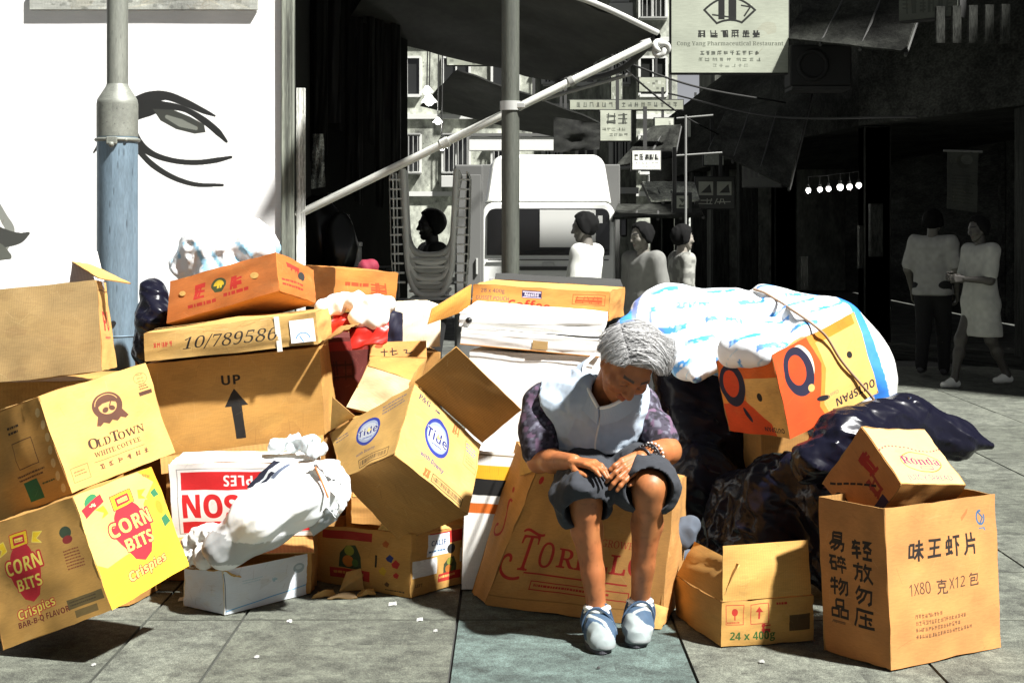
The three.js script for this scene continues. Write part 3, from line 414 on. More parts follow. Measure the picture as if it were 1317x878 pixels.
{ // box of an air conditioner on the dark row
  const p = at(1052, 112, 19), g = thing('air_conditioner', 'dim grey air conditioner unit below the dark upper awning', 'air conditioner', p); part('housing', boxGeo(0.75, 0.5, 0.4, 0, 0.25, 0, 0.03), grey(0.015), g); part('fan_grille', new THREE.TorusGeometry(0.17, 0.03, 8, 28).translate(-0.1, 0.25, 0.205), grey(0.012), g); part('fan_disc', new THREE.CylinderGeometry(0.15, 0.15, 0.02, 24).rotateX(Math.PI / 2).translate(-0.1, 0.25, 0.2), grey(0.01), g); part('bracket', boxGeo(0.7, 0.04, 0.5, 0, -0.025, -0.05), grey(0.03), g);
}
[[1040, 244.5, 4], [1055, 243.5, 4], [1066, 242.5, 4], [1081, 240.5, 5], [1093, 240, 4.4], [1105, 238, 4.4]].forEach(([x, y, r], i) => {
  const Z = 18.6 - i * 0.12, p = at(x, y, Z), R = 0.85 * r * Z / FOCAL, g = thing('bare_bulb', 'bare lit bulb in the row of six on the dark shop row', 'light bulb', p, 'six lit bulbs in a row');
  part('globe', new THREE.SphereGeometry(R, 16, 12), new THREE.MeshStandardMaterial({ color: 0xffffff, emissive: col(1, 0.98, 0.92), emissiveIntensity: 1.2 }), g); part('socket', new THREE.CylinderGeometry(R * 0.5, R * 0.5, R * 1.2, 12).translate(0, R * 1.4, 0), grey(0.02), g); part('cord', rodGeo(V(0, R * 2, 0), V(0.0, 0.16, 0), 0.004, 0.004, 6), grey(0.02), g); if (i < 5) part('wire', rodGeo(V(0, 0.16, 0), at([1055, 1066, 1081, 1093, 1105][i], [243.5, 242.5, 240.5, 240, 238][i], 18.48 - i * 0.12).sub(p).add(V(0, 0.16, 0)), 0.004, 0.004, 6), grey(0.02), g);
  const l = new THREE.PointLight(col(1, 0.98, 0.92), 0.1, 0, 2); l.position.set(0, -R * 1.3, 0); l.castShadow = true; g.add(l);
});
{ // fluorescent fittings under the far awning
  for (const [x0, x1, y0, y1, lab] of [[603, 745, 176, 194, 'long white fascia board behind the thin post'], [690, 740, 168, 174, 'short pale rail above the white fascia board']]) { const z = 16, a = at(x0, y1, z), b = at(x1, y0, z), g = thing('fascia_board', lab, 'board', V((a.x + b.x) / 2, a.y, -z)); part('plank', boxGeo(b.x - a.x, b.y - a.y, 0.06, 0, (b.y - a.y) / 2, 0, 0.008), grey(0.6), g); part('hanger', boxGeo(0.03, 1.2, 0.03, 0.1, (b.y - a.y) + 0.6, -0.06), grey(0.05), g); part('rail', boxGeo(b.x - a.x, 0.03, 0.09, 0, (b.y - a.y) + 0.02, 0), grey(0.1), g); }
  const z = 15.5, a = at(588, 345, z), g = thing('grey_cabinet', 'tall dull grey cabinet between the chairs and the truck', 'cabinet', V(a.x + 0.12, 0, -z)); part('body', boxGeo(0.28, 2.1, 0.4, 0, 1.05, 0, 0.02), grey(0.09), g); part('door', boxGeo(0.24, 1.9, 0.02, 0, 1.05, 0.212, 0.006), grey(0.12), g); part('handle', boxGeo(0.02, 0.16, 0.03, 0.08, 1.1, 0.234, 0.006), grey(0.4), g);
  const pz = 17, pp = at(882, 250, pz), pole = thing('street_pole', 'thin pale pole with cross arms beside the bright gap', 'pole', V(pp.x, 0, -pz)); part('shaft', rodGeo(V(0, 0, 0), V(0, EYE + (HORIZON - 148) * pz / FOCAL, 0), 0.014), grey(0.2), pole); for (const [dy, l] of [[200, 0.4], [152, 0.3]]) part('cross_arm', rodGeo(V(-0.1, EYE + (HORIZON - dy) * pz / FOCAL, 0), V(l, EYE + (HORIZON - dy + 4) * pz / FOCAL, 0), 0.01), grey(0.2), pole);
}
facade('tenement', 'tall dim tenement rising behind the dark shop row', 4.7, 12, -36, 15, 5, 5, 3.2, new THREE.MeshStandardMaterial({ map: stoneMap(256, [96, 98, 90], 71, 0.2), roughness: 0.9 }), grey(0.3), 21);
for (const [x0, y0, x1, y1, z, lab, v] of [[842, 152, 866, 186, 30, 'pale upright signboard on the tenement beside the bright gap', '#b9bdae'], [786, 96, 800, 128, 33, 'narrow upright signboard high beside the awning corner', '#8f9385'], [822, 100, 856, 118, 34, 'weathered balcony board above the long sign beam', '#a5a999'], [884, 152, 906, 176, 36, 'bright square signboard in the gap between buildings', '#d3d6cb'], [905, 196, 930, 212, 28, 'small pale signboard at the mouth of the shop row', '#b4b8a9'], [690, 146, 735, 160, 30, 'pale fascia panel behind the thin post and awning', '#b0b4a6'], [575, 60, 640, 84, 32, 'weathered fascia panel below the big awning', '#8c9083']]) board('signboard', lab, x0, y0, x1, y1, z, (c, w, h, r) => { c.globalAlpha = 0.5; for (let i = 0; i < 14; i++) { c.fillStyle = r() < 0.5 ? '#4c4f47' : '#d8dbd0'; c.fillRect(r() * w, r() * h, w * (0.03 + 0.1 * r()), h * (0.05 + 0.2 * r())); } c.globalAlpha = 1; }, { base: v, cw: 128 });
for (const [a, b, sag, lab] of [[[690, 30, 14], [1010, 132, 20], 14, 'thin black overhead cable sagging from the awning to the shop row'], [[770, 60, 15], [930, 176, 23], 10, 'second thin black overhead cable below the awning cable'], [[860, 120, 22], [1180, 150, 16], 16, 'thin black overhead cable strung along the shop row']]) { const p = at(...a), q = at(...b), m = lerp(p, q, 0.5).add(V(0, -sag / 100, 0)), g = thing('overhead_cable', lab, 'cable', p); part('wire', shift(tubeGeo([p, m, q], 0.012, 30, 6), p), grey(0.02), g); }
{ // truck
  const Z = 20.6, c0 = at(705, 360, Z), g = thing('truck', 'small white delivery truck with a roof deflector, seen from ahead', 'truck', V(c0.x, 0, -Z)), k = Z / FOCAL, X = (px) => (px - 705) * k, Y = (py) => EYE - (py - HORIZON) * k;
  const white = new THREE.MeshPhysicalMaterial({ color: col(0.78, 0.79, 0.75), roughness: 0.4, clearcoat: 0.4 }), black = new THREE.MeshPhysicalMaterial({ color: col(0.01, 0.01, 0.01), roughness: 0.15 });
  const s = new THREE.Shape(); s.moveTo(X(622), Y(372)); s.lineTo(X(622), Y(278)); s.quadraticCurveTo(X(624), Y(264), X(636), Y(263)); s.lineTo(X(776), Y(263)); s.quadraticCurveTo(X(787), Y(264), X(789), Y(278)); s.lineTo(X(789), Y(372)); s.closePath();
  part('cab', new THREE.ExtrudeGeometry(s, { depth: 1.3, bevelEnabled: true, bevelSize: 0.03, bevelThickness: 0.05, bevelSegments: 2 }).translate(0, 0, -1.35), white, g);
  part('lower_body', boxGeo(X(789) - X(622), Y(373) - 0.3, 1.3, 0, (Y(373) + 0.3) / 2, -0.72, 0.03), white, g);
  const d = new THREE.Shape(); d.moveTo(X(628), Y(262)); d.lineTo(X(634), Y(222)); d.quadraticCurveTo(X(638), Y(209), X(650), Y(208)); d.lineTo(X(764), Y(208)); d.quadraticCurveTo(X(774), Y(210), X(776), Y(222)); d.lineTo(X(783), Y(262)); d.closePath();
  part('roof_deflector', new THREE.ExtrudeGeometry(d, { depth: 0.5, bevelEnabled: true, bevelSize: 0.05, bevelThickness: 0.2, bevelSegments: 4 }).translate(0, 0.06, -0.85), white, g);
  const ws = new THREE.Shape(); ws.moveTo(X(626), Y(328)); ws.lineTo(X(627), Y(276)); ws.quadraticCurveTo(X(628), Y(268), X(640), Y(268)); ws.lineTo(X(774), Y(268)); ws.quadraticCurveTo(X(783), Y(269), X(784), Y(278)); ws.lineTo(X(784), Y(328)); ws.closePath();
  const wsm = part('windscreen', new THREE.ExtrudeGeometry(ws, { depth: 0.02, bevelEnabled: false }).translate(0, 0, 0.004), black, g);
  part('reflection_panel', boxGeo(X(766) - X(694), Y(270) - Y(318), 0.012, (X(766) + X(694)) / 2, (Y(270) + Y(318)) / 2, 0.034, 0.004), grey(0.5), wsm); part('permit', boxGeo(0.06, 0.1, 0.008, X(772), Y(282), 0.03), grey(0.6), wsm);  // pale panel on the glass paints in a bright reflection
  part('wiper', rodGeo(V(X(676), Y(324), 0.05), V(X(726), Y(322), 0.05), 0.012), black, g); part('wiper', rodGeo(V(X(736), Y(325), 0.05), V(X(782), Y(322), 0.05), 0.012), black, g);
  for (const x of [X(640), X(770)]) part('headlight', boxGeo(0.24, 0.14, 0.05, x, 0.75, -0.02, 0.03), new THREE.MeshPhysicalMaterial({ color: col(0.6, 0.6, 0.58), roughness: 0.1 }), g);
  part('badge', boxGeo(0.16, 0.07, 0.02, 0, 0.98, 0.012, 0.008), grey(0.5, 0.3), g); part('panel_gap', boxGeo(1.6, 0.012, 0.02, 0, Y(334), 0.026), black, g); part('vent', boxGeo(0.9, 0.05, 0.02, 0, Y(345), 0.024), grey(0.05), g); part('bumper', boxGeo(1.72, 0.2, 0.16, 0, 0.45, 0.0, 0.04), grey(0.1), g); part('grille', boxGeo(0.9, 0.12, 0.03, 0, 0.75, -0.02, 0.01), grey(0.03), g);
  for (const x of [-0.72, 0.72]) { const w = part('wheel', new THREE.CylinderGeometry(0.32, 0.32, 0.2, 28).rotateZ(Math.PI / 2).translate(x, 0.32, -0.7), grey(0.015), g); part('hub', new THREE.CylinderGeometry(0.17, 0.17, 0.22, 20).rotateZ(Math.PI / 2).translate(x, 0.32, -0.7), grey(0.3), w); }
  part('cargo_box', boxGeo(2.0, 1.9, 3, 0.06, 1.42, -3.0, 0.02), grey(0.12), g); for (const x of [-1.02, 1.0]) { part('mirror', boxGeo(0.1, 0.3, 0.12, x, Y(290), -0.05, 0.03), black, g); part('mirror_arm', rodGeo(V(x, Y(280), -0.1), V(x * 0.85, Y(270), -0.3), 0.015), black, g); }
}
{ // upturned plastic chairs, one inside the other
  const Z = 10.3, k = Z / FOCAL, X = (px) => (px - 554) * k, Y = (py) => EYE - (py - HORIZON) * k, pale = new THREE.MeshStandardMaterial({ color: col(0.78, 0.785, 0.74), roughness: 0.45 }), dull = new THREE.MeshStandardMaterial({ color: col(0.5, 0.505, 0.47), roughness: 0.5 });
  const bench = thing('low_table', 'low grey table carrying the upturned plastic chairs', 'table', V(at(554, 0, Z).x, 0, -Z)), ty = Y(386); part('table_top', boxGeo(0.7, 0.05, 0.6, 0, ty - 0.025, 0, 0.01), grey(0.3), bench); for (const [sx, sz] of [[-1, -1], [1, -1], [-1, 1], [1, 1]]) part('leg', boxGeo(0.05, ty - 0.05, 0.05, sx * 0.3, (ty - 0.05) / 2, sz * 0.25), grey(0.2), bench);
  const names = ['lowest', 'second', 'third', 'fourth', 'fifth', 'topmost'];
  for (let i = 0; i < 6; i++) {
    const y0 = ty + 0.004 + i * 0.052, g = thing('plastic_chair', names[i] + ' upturned pale plastic chair of the stack behind the pile', 'chair', V(at(554, 0, Z).x, y0, -Z), 'stack of upturned chairs'), m = i % 2 ? dull : pale, hw = 0.155 + i * 0.004, top = 0.86 - i * 0.06;
    part('seat', boxGeo(hw * 2 - 0.05, 0.02, 0.34, 0, 0.012, -0.01, 0.008), m, g);
    const u = [[-hw - 0.02, top], [-hw, 0.45], [-hw + 0.016, 0.2], [-hw + 0.05, 0.085], [-0.07, 0.045], [0.07, 0.045], [hw - 0.05, 0.085], [hw - 0.016, 0.2], [hw, 0.45], [hw + 0.02, top]];
    part('apron', tubeGeo(u.map(([x, y]) => V(x, y, 0.15 - i * 0.003)), 0.02, 60, 8), m, g); part('apron', tubeGeo(u.map(([x, y]) => V(x, y, -0.17)), 0.013, 40, 6), m, g);
    for (const sx of [-1, 1]) for (const sz of [1, -1]) { const lx = sx * (hw + 0.07), lg = part('leg', boxGeo(0.016, top - 0.02, 0.04, lx, top / 2, sz * 0.15 - 0.01, 0.004).rotateZ(-sx * 0.025), m, g); if (sz > 0) for (let k = 0; k < 2; k++) part('leg_rib', boxGeo(0.075, 0.012, 0.042, sx * (hw + 0.04 + 0.02 * (0.1 + k * 0.4 + i * 0.03)), 0.12 + k * 0.36 + i * 0.01, 0.142, 0.003), pale, lg); }
  }
}

// corners of each carton in metres: bottom front left, front right, top front right, front left, then the same at the back
const K = {
  plain: [[-2.112, 0.871, -6.138], [-1.631, 0.919, -6.187], [-1.661, 1.283, -6.201], [-2.149, 1.235, -6.151], [-2.141, 0.857, -6.436], [-1.651, 0.909, -6.486], [-1.699, 1.264, -6.499], [-2.179, 1.220, -6.450]],
  brownHead: [[-1.540, 0.564, -5.438], [-1.277, 0.642, -5.882], [-1.393, 0.978, -5.900], [-1.663, 0.900, -5.456], [-1.859, 0.424, -5.649], [-1.590, 0.508, -6.093], [-1.716, 0.849, -6.111], [-1.980, 0.777, -5.667]],
  yellowSnack: [[-1.348, 0.201, -5.248], [-1.180, 0.260, -5.679], [-1.320, 0.618, -5.699], [-1.491, 0.581, -5.268], [-1.775, 0.019, -5.419], [-1.579, 0.086, -5.849], [-1.717, 0.469, -5.869], [-1.855, 0.441, -5.439]],
  fruit: [[-1.498, 1.077, -6.728], [-0.981, 1.225, -6.551], [-1.003, 1.387, -6.604], [-1.492, 1.257, -6.781], [-1.360, 1.012, -7.020], [-0.865, 1.158, -6.843], [-0.881, 1.305, -6.896], [-1.385, 1.174, -7.073]],
  flatLong: [[-1.511, 0.938, -6.400], [-0.795, 1.014, -6.401], [-0.811, 1.144, -6.402], [-1.520, 1.054, -6.402], [-1.509, 0.927, -6.900], [-0.795, 1.010, -6.901], [-0.809, 1.136, -6.902], [-1.524, 1.053, -6.902]],
  arrow: [[-1.476, 0.527, -6.500], [-0.782, 0.623, -6.501], [-0.807, 0.992, -6.501], [-1.528, 0.920, -6.501], [-1.480, 0.533, -6.900], [-0.773, 0.614, -6.901], [-0.816, 0.997, -6.901], [-1.524, 0.916, -6.901]],
  redWhite: [[-1.367, 0.239, -6.276], [-0.794, 0.256, -6.236], [-0.803, 0.557, -6.210], [-1.384, 0.543, -6.249], [-1.357, 0.258, -6.475], [-0.781, 0.274, -6.435], [-0.791, 0.576, -6.408], [-1.367, 0.559, -6.448]],
  whiteTray: [[-1.105, 0.003, -5.976], [-0.827, 0.003, -6.329], [-0.825, 0.167, -6.329], [-1.112, 0.173, -5.976], [-1.295, 0.003, -6.122], [-1.010, 0.003, -6.475], [-1.010, 0.164, -6.475], [-1.291, 0.151, -6.122]],
  detergent: [[-0.446, 0.630, -5.938], [-0.173, 0.355, -6.144], [-0.125, 0.601, -6.390], [-0.388, 0.869, -6.184], [-0.672, 0.503, -6.101], [-0.451, 0.213, -6.307], [-0.433, 0.423, -6.552], [-0.742, 0.659, -6.347]],
  produce: [[-0.409, 0.003, -6.250], [-0.185, 0.003, -6.541], [-0.180, 0.237, -6.541], [-0.400, 0.260, -6.250], [-0.851, 0.003, -6.586], [-0.631, 0.003, -6.877], [-0.631, 0.245, -6.877], [-0.851, 0.235, -6.586]],
  creamer: [[-0.188, 1.105, -7.172], [0.436, 1.070, -7.004], [0.443, 1.202, -7.000], [-0.181, 1.229, -7.168], [-0.096, 1.109, -7.510], [0.530, 1.078, -7.342], [0.531, 1.210, -7.338], [-0.091, 1.239, -7.505]],
  orange: [[1.112, 0.648, -6.198], [1.536, 0.802, -6.504], [1.427, 1.138, -6.466], [1.032, 0.988, -6.160], [0.903, 0.645, -6.473], [1.327, 0.784, -6.779], [1.238, 1.106, -6.740], [0.843, 0.939, -6.434]],
  lowOpen: [[0.742, 0.003, -5.524], [1.090, 0.003, -5.611], [1.090, 0.166, -5.611], [0.742, 0.160, -5.524], [0.627, 0.003, -5.987], [0.975, 0.003, -6.073], [0.975, 0.160, -6.073], [0.627, 0.153, -5.987]],
  prawn: [[1.276, 0.003, -5.226], [1.742, 0.003, -5.531], [1.720, 0.544, -5.531], [1.256, 0.550, -5.227], [1.104, 0.003, -5.488], [1.560, 0.003, -5.793], [1.559, 0.546, -5.793], [1.083, 0.543, -5.488]],
  small: [[1.248, 0.415, -5.460], [1.519, 0.385, -5.637], [1.614, 0.581, -5.522], [1.345, 0.610, -5.345], [1.128, 0.562, -5.648], [1.414, 0.547, -5.825], [1.520, 0.750, -5.710], [1.247, 0.783, -5.533]],
  backCarton: [[-0.865, 1.095, -7.495], [-0.584, 1.068, -7.708], [-0.566, 1.265, -7.713], [-0.849, 1.294, -7.500], [-1.046, 1.104, -7.736], [-0.764, 1.077, -7.949], [-0.749, 1.275, -7.953], [-1.031, 1.303, -7.740]],
  inked: [[-0.700, 0.734, -6.577], [-0.472, 0.684, -6.533], [-0.427, 0.848, -6.577], [-0.614, 0.900, -6.621], [-0.665, 0.688, -6.771], [-0.445, 0.636, -6.727], [-0.367, 0.926, -6.771], [-0.620, 0.929, -6.816]],
  foamLid: [[-0.224, 1.074, -6.553], [0.376, 1.034, -6.494], [0.379, 1.093, -6.492], [-0.220, 1.133, -6.551], [-0.162, 1.097, -7.170], [0.437, 1.057, -7.111], [0.441, 1.116, -7.108], [-0.158, 1.156, -7.167]],
  foamRim: [[-0.218, 1.003, -6.530], [0.363, 0.953, -6.471], [0.369, 1.024, -6.471], [-0.212, 1.074, -6.530], [-0.158, 0.998, -7.127], [0.423, 0.948, -7.068], [0.429, 1.019, -7.068], [-0.152, 1.070, -7.127]],
  foamBody: [[-0.200, 0.570, -6.526], [0.336, 0.543, -6.471], [0.358, 0.951, -6.485], [-0.178, 0.978, -6.540], [-0.150, 0.550, -7.023], [0.385, 0.523, -6.968], [0.407, 0.931, -6.982], [-0.128, 0.958, -7.037]],
  striped: [[-0.207, 0.209, -6.392], [0.107, 0.193, -6.373], [0.132, 0.556, -6.381], [-0.187, 0.578, -6.400], [-0.187, 0.202, -6.741], [0.130, 0.184, -6.722], [0.152, 0.548, -6.730], [-0.165, 0.567, -6.749]],
  maroon: [[-0.852, 0.651, -6.960], [-0.651, 0.651, -7.075], [-0.639, 0.998, -7.066], [-0.859, 0.993, -6.950], [-1.001, 0.659, -7.222], [-0.791, 0.661, -7.338], [-0.789, 1.004, -7.328], [-0.999, 1.002, -7.213]],
  black: [[-0.576, 0.972, -6.999], [-0.493, 0.971, -7.018], [-0.493, 1.106, -7.019], [-0.576, 1.104, -7.000], [-0.603, 0.972, -7.116], [-0.520, 0.972, -7.135], [-0.520, 1.103, -7.136], [-0.603, 1.103, -7.117]],
  pale: [[-0.538, 0.929, -7.158], [-0.333, 0.937, -7.210], [-0.327, 1.132, -7.202], [-0.538, 1.125, -7.150], [-0.610, 0.945, -7.449], [-0.404, 0.949, -7.501], [-0.406, 1.141, -7.492], [-0.612, 1.137, -7.440]],
};

// ---------------------------------------------------------------- the heap of cartons
const insideMats = (m = tanBoard) => [m, insideBoard];
const sub = (a, b) => a.clone().sub(b);
// big plain carton by the lamp post
{
  const side = print(128, 256, TAN3, (c, w, h, r) => { say(c, 'PU', w * 0.5, h * 0.46, 78, '#c2261c', { sx: 0.8 }); fineLines(c, w * 0.25, h * 0.63, w * 0.5, 1, 8, '#c2463a', r); c.fillStyle = '#8a6430'; c.fillRect(0, h * 0.1, w, 5); }, { seed: 101 });
  const { g, q } = carton('carton', 'large plain grey-tan carton beside the lamp post with an open flap', K.plain, { skin: print(512, 384, '#9c8052', null, { seed: 102, wear: 1.6, flutes: 0.05 }), prints: { R: side }, open: ['T'] });
  const up = sub(q[2], q[1]).normalize(), out = sub(q[2], q[6]).normalize(), right = sub(q[2], q[3]).normalize();
  { const wp = (x, y, z) => at(x, y, z).sub(g.position); part('flap', sheet([wp(126, 357, 6.2), wp(168, 364, 6.28), wp(114, 338, 6.55), wp(92, 336, 6.52)], { t: 0.005, bow: 0.008, seed: 7 }), insideMats(tan3Board), g); }
  flap(g, q[7], q[6], out.clone().multiplyScalar(-0.05).addScaledVector(up, 0.13).addScaledVector(right, -0.02), insideMats(whiteBoard), { seed: 8 });
  flap(g, q[7], q[3], up.clone().multiplyScalar(0.1).addScaledVector(right, -0.02), insideMats(tan3Board), { seed: 11 });
  tape(g, q, 'R', 0.42, 0.9, 0.62, 0.99, tapeMat);
}
{ // white carton behind it with pale green letters
  const m = print(256, 96, '#e2e4e0', (c, w, h) => { say(c, 'ding to', w * 0.45, h * 0.62, 40, '#4db6a4', { weight: '' }); }, { seed: 103, grain: 0.02, wear: 0.2 });
  const p = [at(-60, 392, 6.56), at(88, 380, 6.56), at(90, 336, 6.56), at(-60, 352, 6.56), at(-60, 388, 6.86), at(88, 378, 6.86), at(90, 335, 6.86), at(-60, 350, 6.86)].map((v) => v.toArray());
  carton('carton', 'white carton with pale green lettering behind the large plain carton', p, { skin: whiteBoard, prints: { F: m } });
}
// coffee carton with a brown emblem
{
  const face = print(640, 560, TAN3, (c, w, h, r) => {
    const b = '#5a3524';
    c.save(); c.translate(w * 0.53, h * 0.3); c.scale(w / 560, h / 520); oval(c, 0, 0, 78, 74, b); shapeFill(c, [[-62, 34], [-84, 84], [-66, 92], [-46, 78], [-22, 92], [0, 78], [24, 92], [46, 78], [68, 92], [86, 82], [62, 30]], b); oval(c, 0, 4, 48, 40, '#c79a5c'); shapeFill(c, [[-48, -6], [-34, -44], [34, -44], [48, -6], [20, -18], [-22, -18]], b); oval(c, -18, 18, 17, 13, b, null, 0, -0.5); oval(c, 18, 18, 17, 13, b, null, 0, 0.5); c.strokeStyle = b; c.lineWidth = 6; c.beginPath(); c.moveTo(30, -30); c.lineTo(8, 6); c.stroke(); c.strokeStyle = '#c79a5c'; c.lineWidth = 4; c.beginPath(); c.arc(0, 2, 64, 3.4, 5.9); c.stroke(); c.restore();
    say(c, 'O', w * 0.3, h * 0.62, 82, '#3d2415', { font: 'serif' }); say(c, 'LD', w * 0.4, h * 0.63, 62, '#3d2415', { font: 'serif' }); say(c, 'T', w * 0.51, h * 0.62, 82, '#3d2415', { font: 'serif' }); say(c, 'OWN', w * 0.66, h * 0.63, 62, '#3d2415', { font: 'serif' });
    say(c, 'WHITE COFFEE', w * 0.5, h * 0.735, 36, '#4a2c1a', { font: 'serif' });
    c.fillStyle = '#6b4426'; c.fillRect(w * 0.26, h * 0.8, w * 0.48, 3); for (let i = 0; i < 6; i++) scribble(c, w * (0.3 + i * 0.085), h * 0.84, 24, 28, 4, '#5a3524', r, 6);
    c.strokeStyle = '#8a5a30'; c.lineWidth = 3; c.strokeRect(w * 0.05, h * 0.78, w * 0.15, h * 0.14); fineLines(c, w * 0.07, h * 0.82, w * 0.1, 2, 10, '#9a6a3a', r);
    oval(c, w * 0.9, h * 0.14, 40, 32, null, '#8a5a34', 3); for (let i = 0; i < 4; i++) say(c, 'HALAL', w * 0.9, h * (0.1 + i * 0.035), 14, '#7d4d2a'); fineLines(c, w * 0.86, h * 0.22, w * 0.09, 2, 9, '#6d3d20', r); c.fillStyle = '#4e2c1a'; c.fillRect(w * 0.84, h * 0.28, w * 0.13, 22);
  }, { seed: 104 });
  const left = print(512, 460, TAN2, (c, w, h, r) => { c.strokeStyle = '#5c3a1c'; c.lineWidth = 4; c.strokeRect(w * 0.5, h * 0.34, w * 0.26, h * 0.26); c.fillStyle = '#1f5c3a'; c.fillRect(w * 0.46, h * 0.74, w * 0.2, h * 0.2); fineLines(c, w * 0.42, h * 0.66, w * 0.42, 2, 11, '#5a3a1e', r); fineLines(c, w * 0.7, h * 0.8, w * 0.2, 1, 10, '#3e4a2a', r); fineLines(c, w * 0.5, h * 0.18, w * 0.16, 2, 14, '#3e2a16', r); for (let i = 0; i < 7; i++) { c.fillStyle = '#d3b27a'; c.beginPath(); c.ellipse(w * (0.93 + 0.02 * Math.sin(i)), h * (0.14 + i * 0.13), 14, 22, 0.5, 0, 6.3); c.fill(); } }, { seed: 105 });
  const { g, q } = carton('carton', 'tilted coffee carton with a brown bonnet emblem, resting on the yellow carton', K.brownHead, { skin: tan2Board, prints: { F: face, L: left, T: tan3Board } });
  tape(g, q, 'T', 0, 0.45, 1, 0.55);
}
// yellow snack carton
{
  const emblem = (c, w, h, dim) => {
    const red = '#c4202c', yel = '#f2c81e', cr = '#f6de62';
    c.save(); c.translate(w * 0.5, h * 0.42); c.scale(w / 460, h / 520);
    shapeFill(c, [[-110, -20], [108, -20], [86, 60], [44, 150], [0, 172], [-44, 150], [-88, 60]], red); oval(c, 0, -36, 72, 70, red);
    shapeFill(c, [[-150, -128], [-96, -138], [-84, -92], [-134, -78], [-112, -104]], yel); shapeFill(c, [[150, -128], [96, -138], [84, -92], [134, -78], [112, -104]], yel); c.strokeStyle = red; c.lineWidth = 8; c.lineJoin = 'round'; c.strokeRect(-54, -156, 108, 62); c.fillStyle = yel; c.fillRect(-54, -156, 108, 62); c.fillStyle = red; c.fillRect(-36, -144, 72, 40); scribble(c, -26, -132, 52, 16, 4, cr, rng(6), 7); for (const s of [-1, 1]) { c.beginPath(); c.moveTo(s * 150, -128); c.lineTo(s * 96, -138); c.lineTo(s * 84, -92); c.lineTo(s * 134, -78); c.lineTo(s * 112, -104); c.closePath(); c.stroke(); }
    say(c, 'CORN', 0, -8, 92, cr, { outline: red, lw: 16, sx: 0.92 }); say(c, 'BITS', 4, 82, 78, cr, { sx: 0.95, outline: red, lw: 8 }); say(c, 'Crispies', 8, 206, 58, cr, { outline: red, lw: 8, rot: -0.06 }); c.restore();
  };
  const face = print(600, 640, '#e9b92c', (c, w, h, r) => {
    shapeFill(c, [[0, 0], [w, 0], [w, h * 0.1], [w * 0.72, h * 0.3], [w * 0.6, h * 0.62], [w * 0.1, h * 0.66], [0, h * 0.6]], '#dcbb66'); shapeFill(c, [[w * 0.8, 0], [w, 0], [w, h * 0.2]], '#e29a1e');
    emblem(c, w, h, false); oval(c, w * 0.17, h * 0.1, 56, 34, '#2f7a4a', null, 0, -0.4); shapeFill(c, [[w * 0.03, h * 0.14], [w * 0.3, h * 0.06], [w * 0.31, h * 0.13], [w * 0.06, h * 0.22]], '#c4202c'); scribble(c, w * 0.13, h * 0.12, 50, 18, 4, '#f2dc9a', r, 6);
    shapeFill(c, [[w * 0.86, h * 0.22], [w * 0.93, h * 0.2], [w * 0.95, h * 0.27], [w * 0.88, h * 0.28]], '#2b7048'); oval(c, w * 0.9, h * 0.38, 26, 42, '#e08a1c'); shapeFill(c, [[w * 0.87, h * 0.48], [w * 0.95, h * 0.46], [w * 0.98, h * 0.54], [w * 0.88, h * 0.57]], '#2b7048'); say(c, 'NEW', w * 0.88, h * 0.06, 26, '#c4481c', { rot: 0.4 });
  }, { seed: 106, grain: 0.04, wear: 0.5 });
  const left = print(640, 600, TAN, (c, w, h, r) => { c.save(); c.translate(-w * 0.03, h * 0.02); emblem(c, w * 0.78, h * 0.92, true); c.restore(); say(c, 'BAR-B-Q FLAVOR', w * 0.42, h * 0.86, 40, '#6b2018', { rot: 0.0 }); oval(c, w * 0.83, h * 0.26, 34, 30, '#3a4a34'); oval(c, w * 0.83, h * 0.32, 30, 20, '#8c2c28'); fineLines(c, w * 0.76, h * 0.4, w * 0.16, 7, 9, '#8a4a2a', r); c.fillStyle = '#6b5a34'; c.fillRect(w * 0.66, h * 0.8, w * 0.32, h * 0.08); fineLines(c, w * 0.68, h * 0.82, w * 0.28, 2, 9, '#4a3a20', r); c.fillStyle = '#7a6438'; c.fillRect(w * 0.7, h * 0.9, w * 0.2, h * 0.06); }, { seed: 107 });
  const { g, q } = carton('carton', 'tilted snack carton with a bright yellow printed face and a red cob emblem', K.yellowSnack, { skin: tan2Board, prints: { F: face, L: left } });
}
{ // what the tilted cartons lean on
  const p = [[-2.02, 0.003, -5.95], [-1.5, 0.003, -6.12], [-1.5, 0.36, -6.12], [-2.02, 0.36, -5.95], [-2.0, 0.003, -6.3], [-1.45, 0.003, -6.42], [-1.45, 0.36, -6.42], [-2.0, 0.36, -6.3]];
  carton('carton', 'plain carton half hidden behind the tilted yellow carton', p, { skin: darkBoard });
  const p2 = [[-2.2, 0.003, -6.45], [-1.66, 0.003, -6.5], [-1.66, 0.85, -6.5], [-2.2, 0.85, -6.45], [-2.2, 0.003, -6.9], [-1.66, 0.003, -6.95], [-1.66, 0.85, -6.95], [-2.2, 0.85, -6.9]];
  carton('carton', 'tall plain carton under the large plain carton by the lamp post', p2, { skin: tan2Board });
}
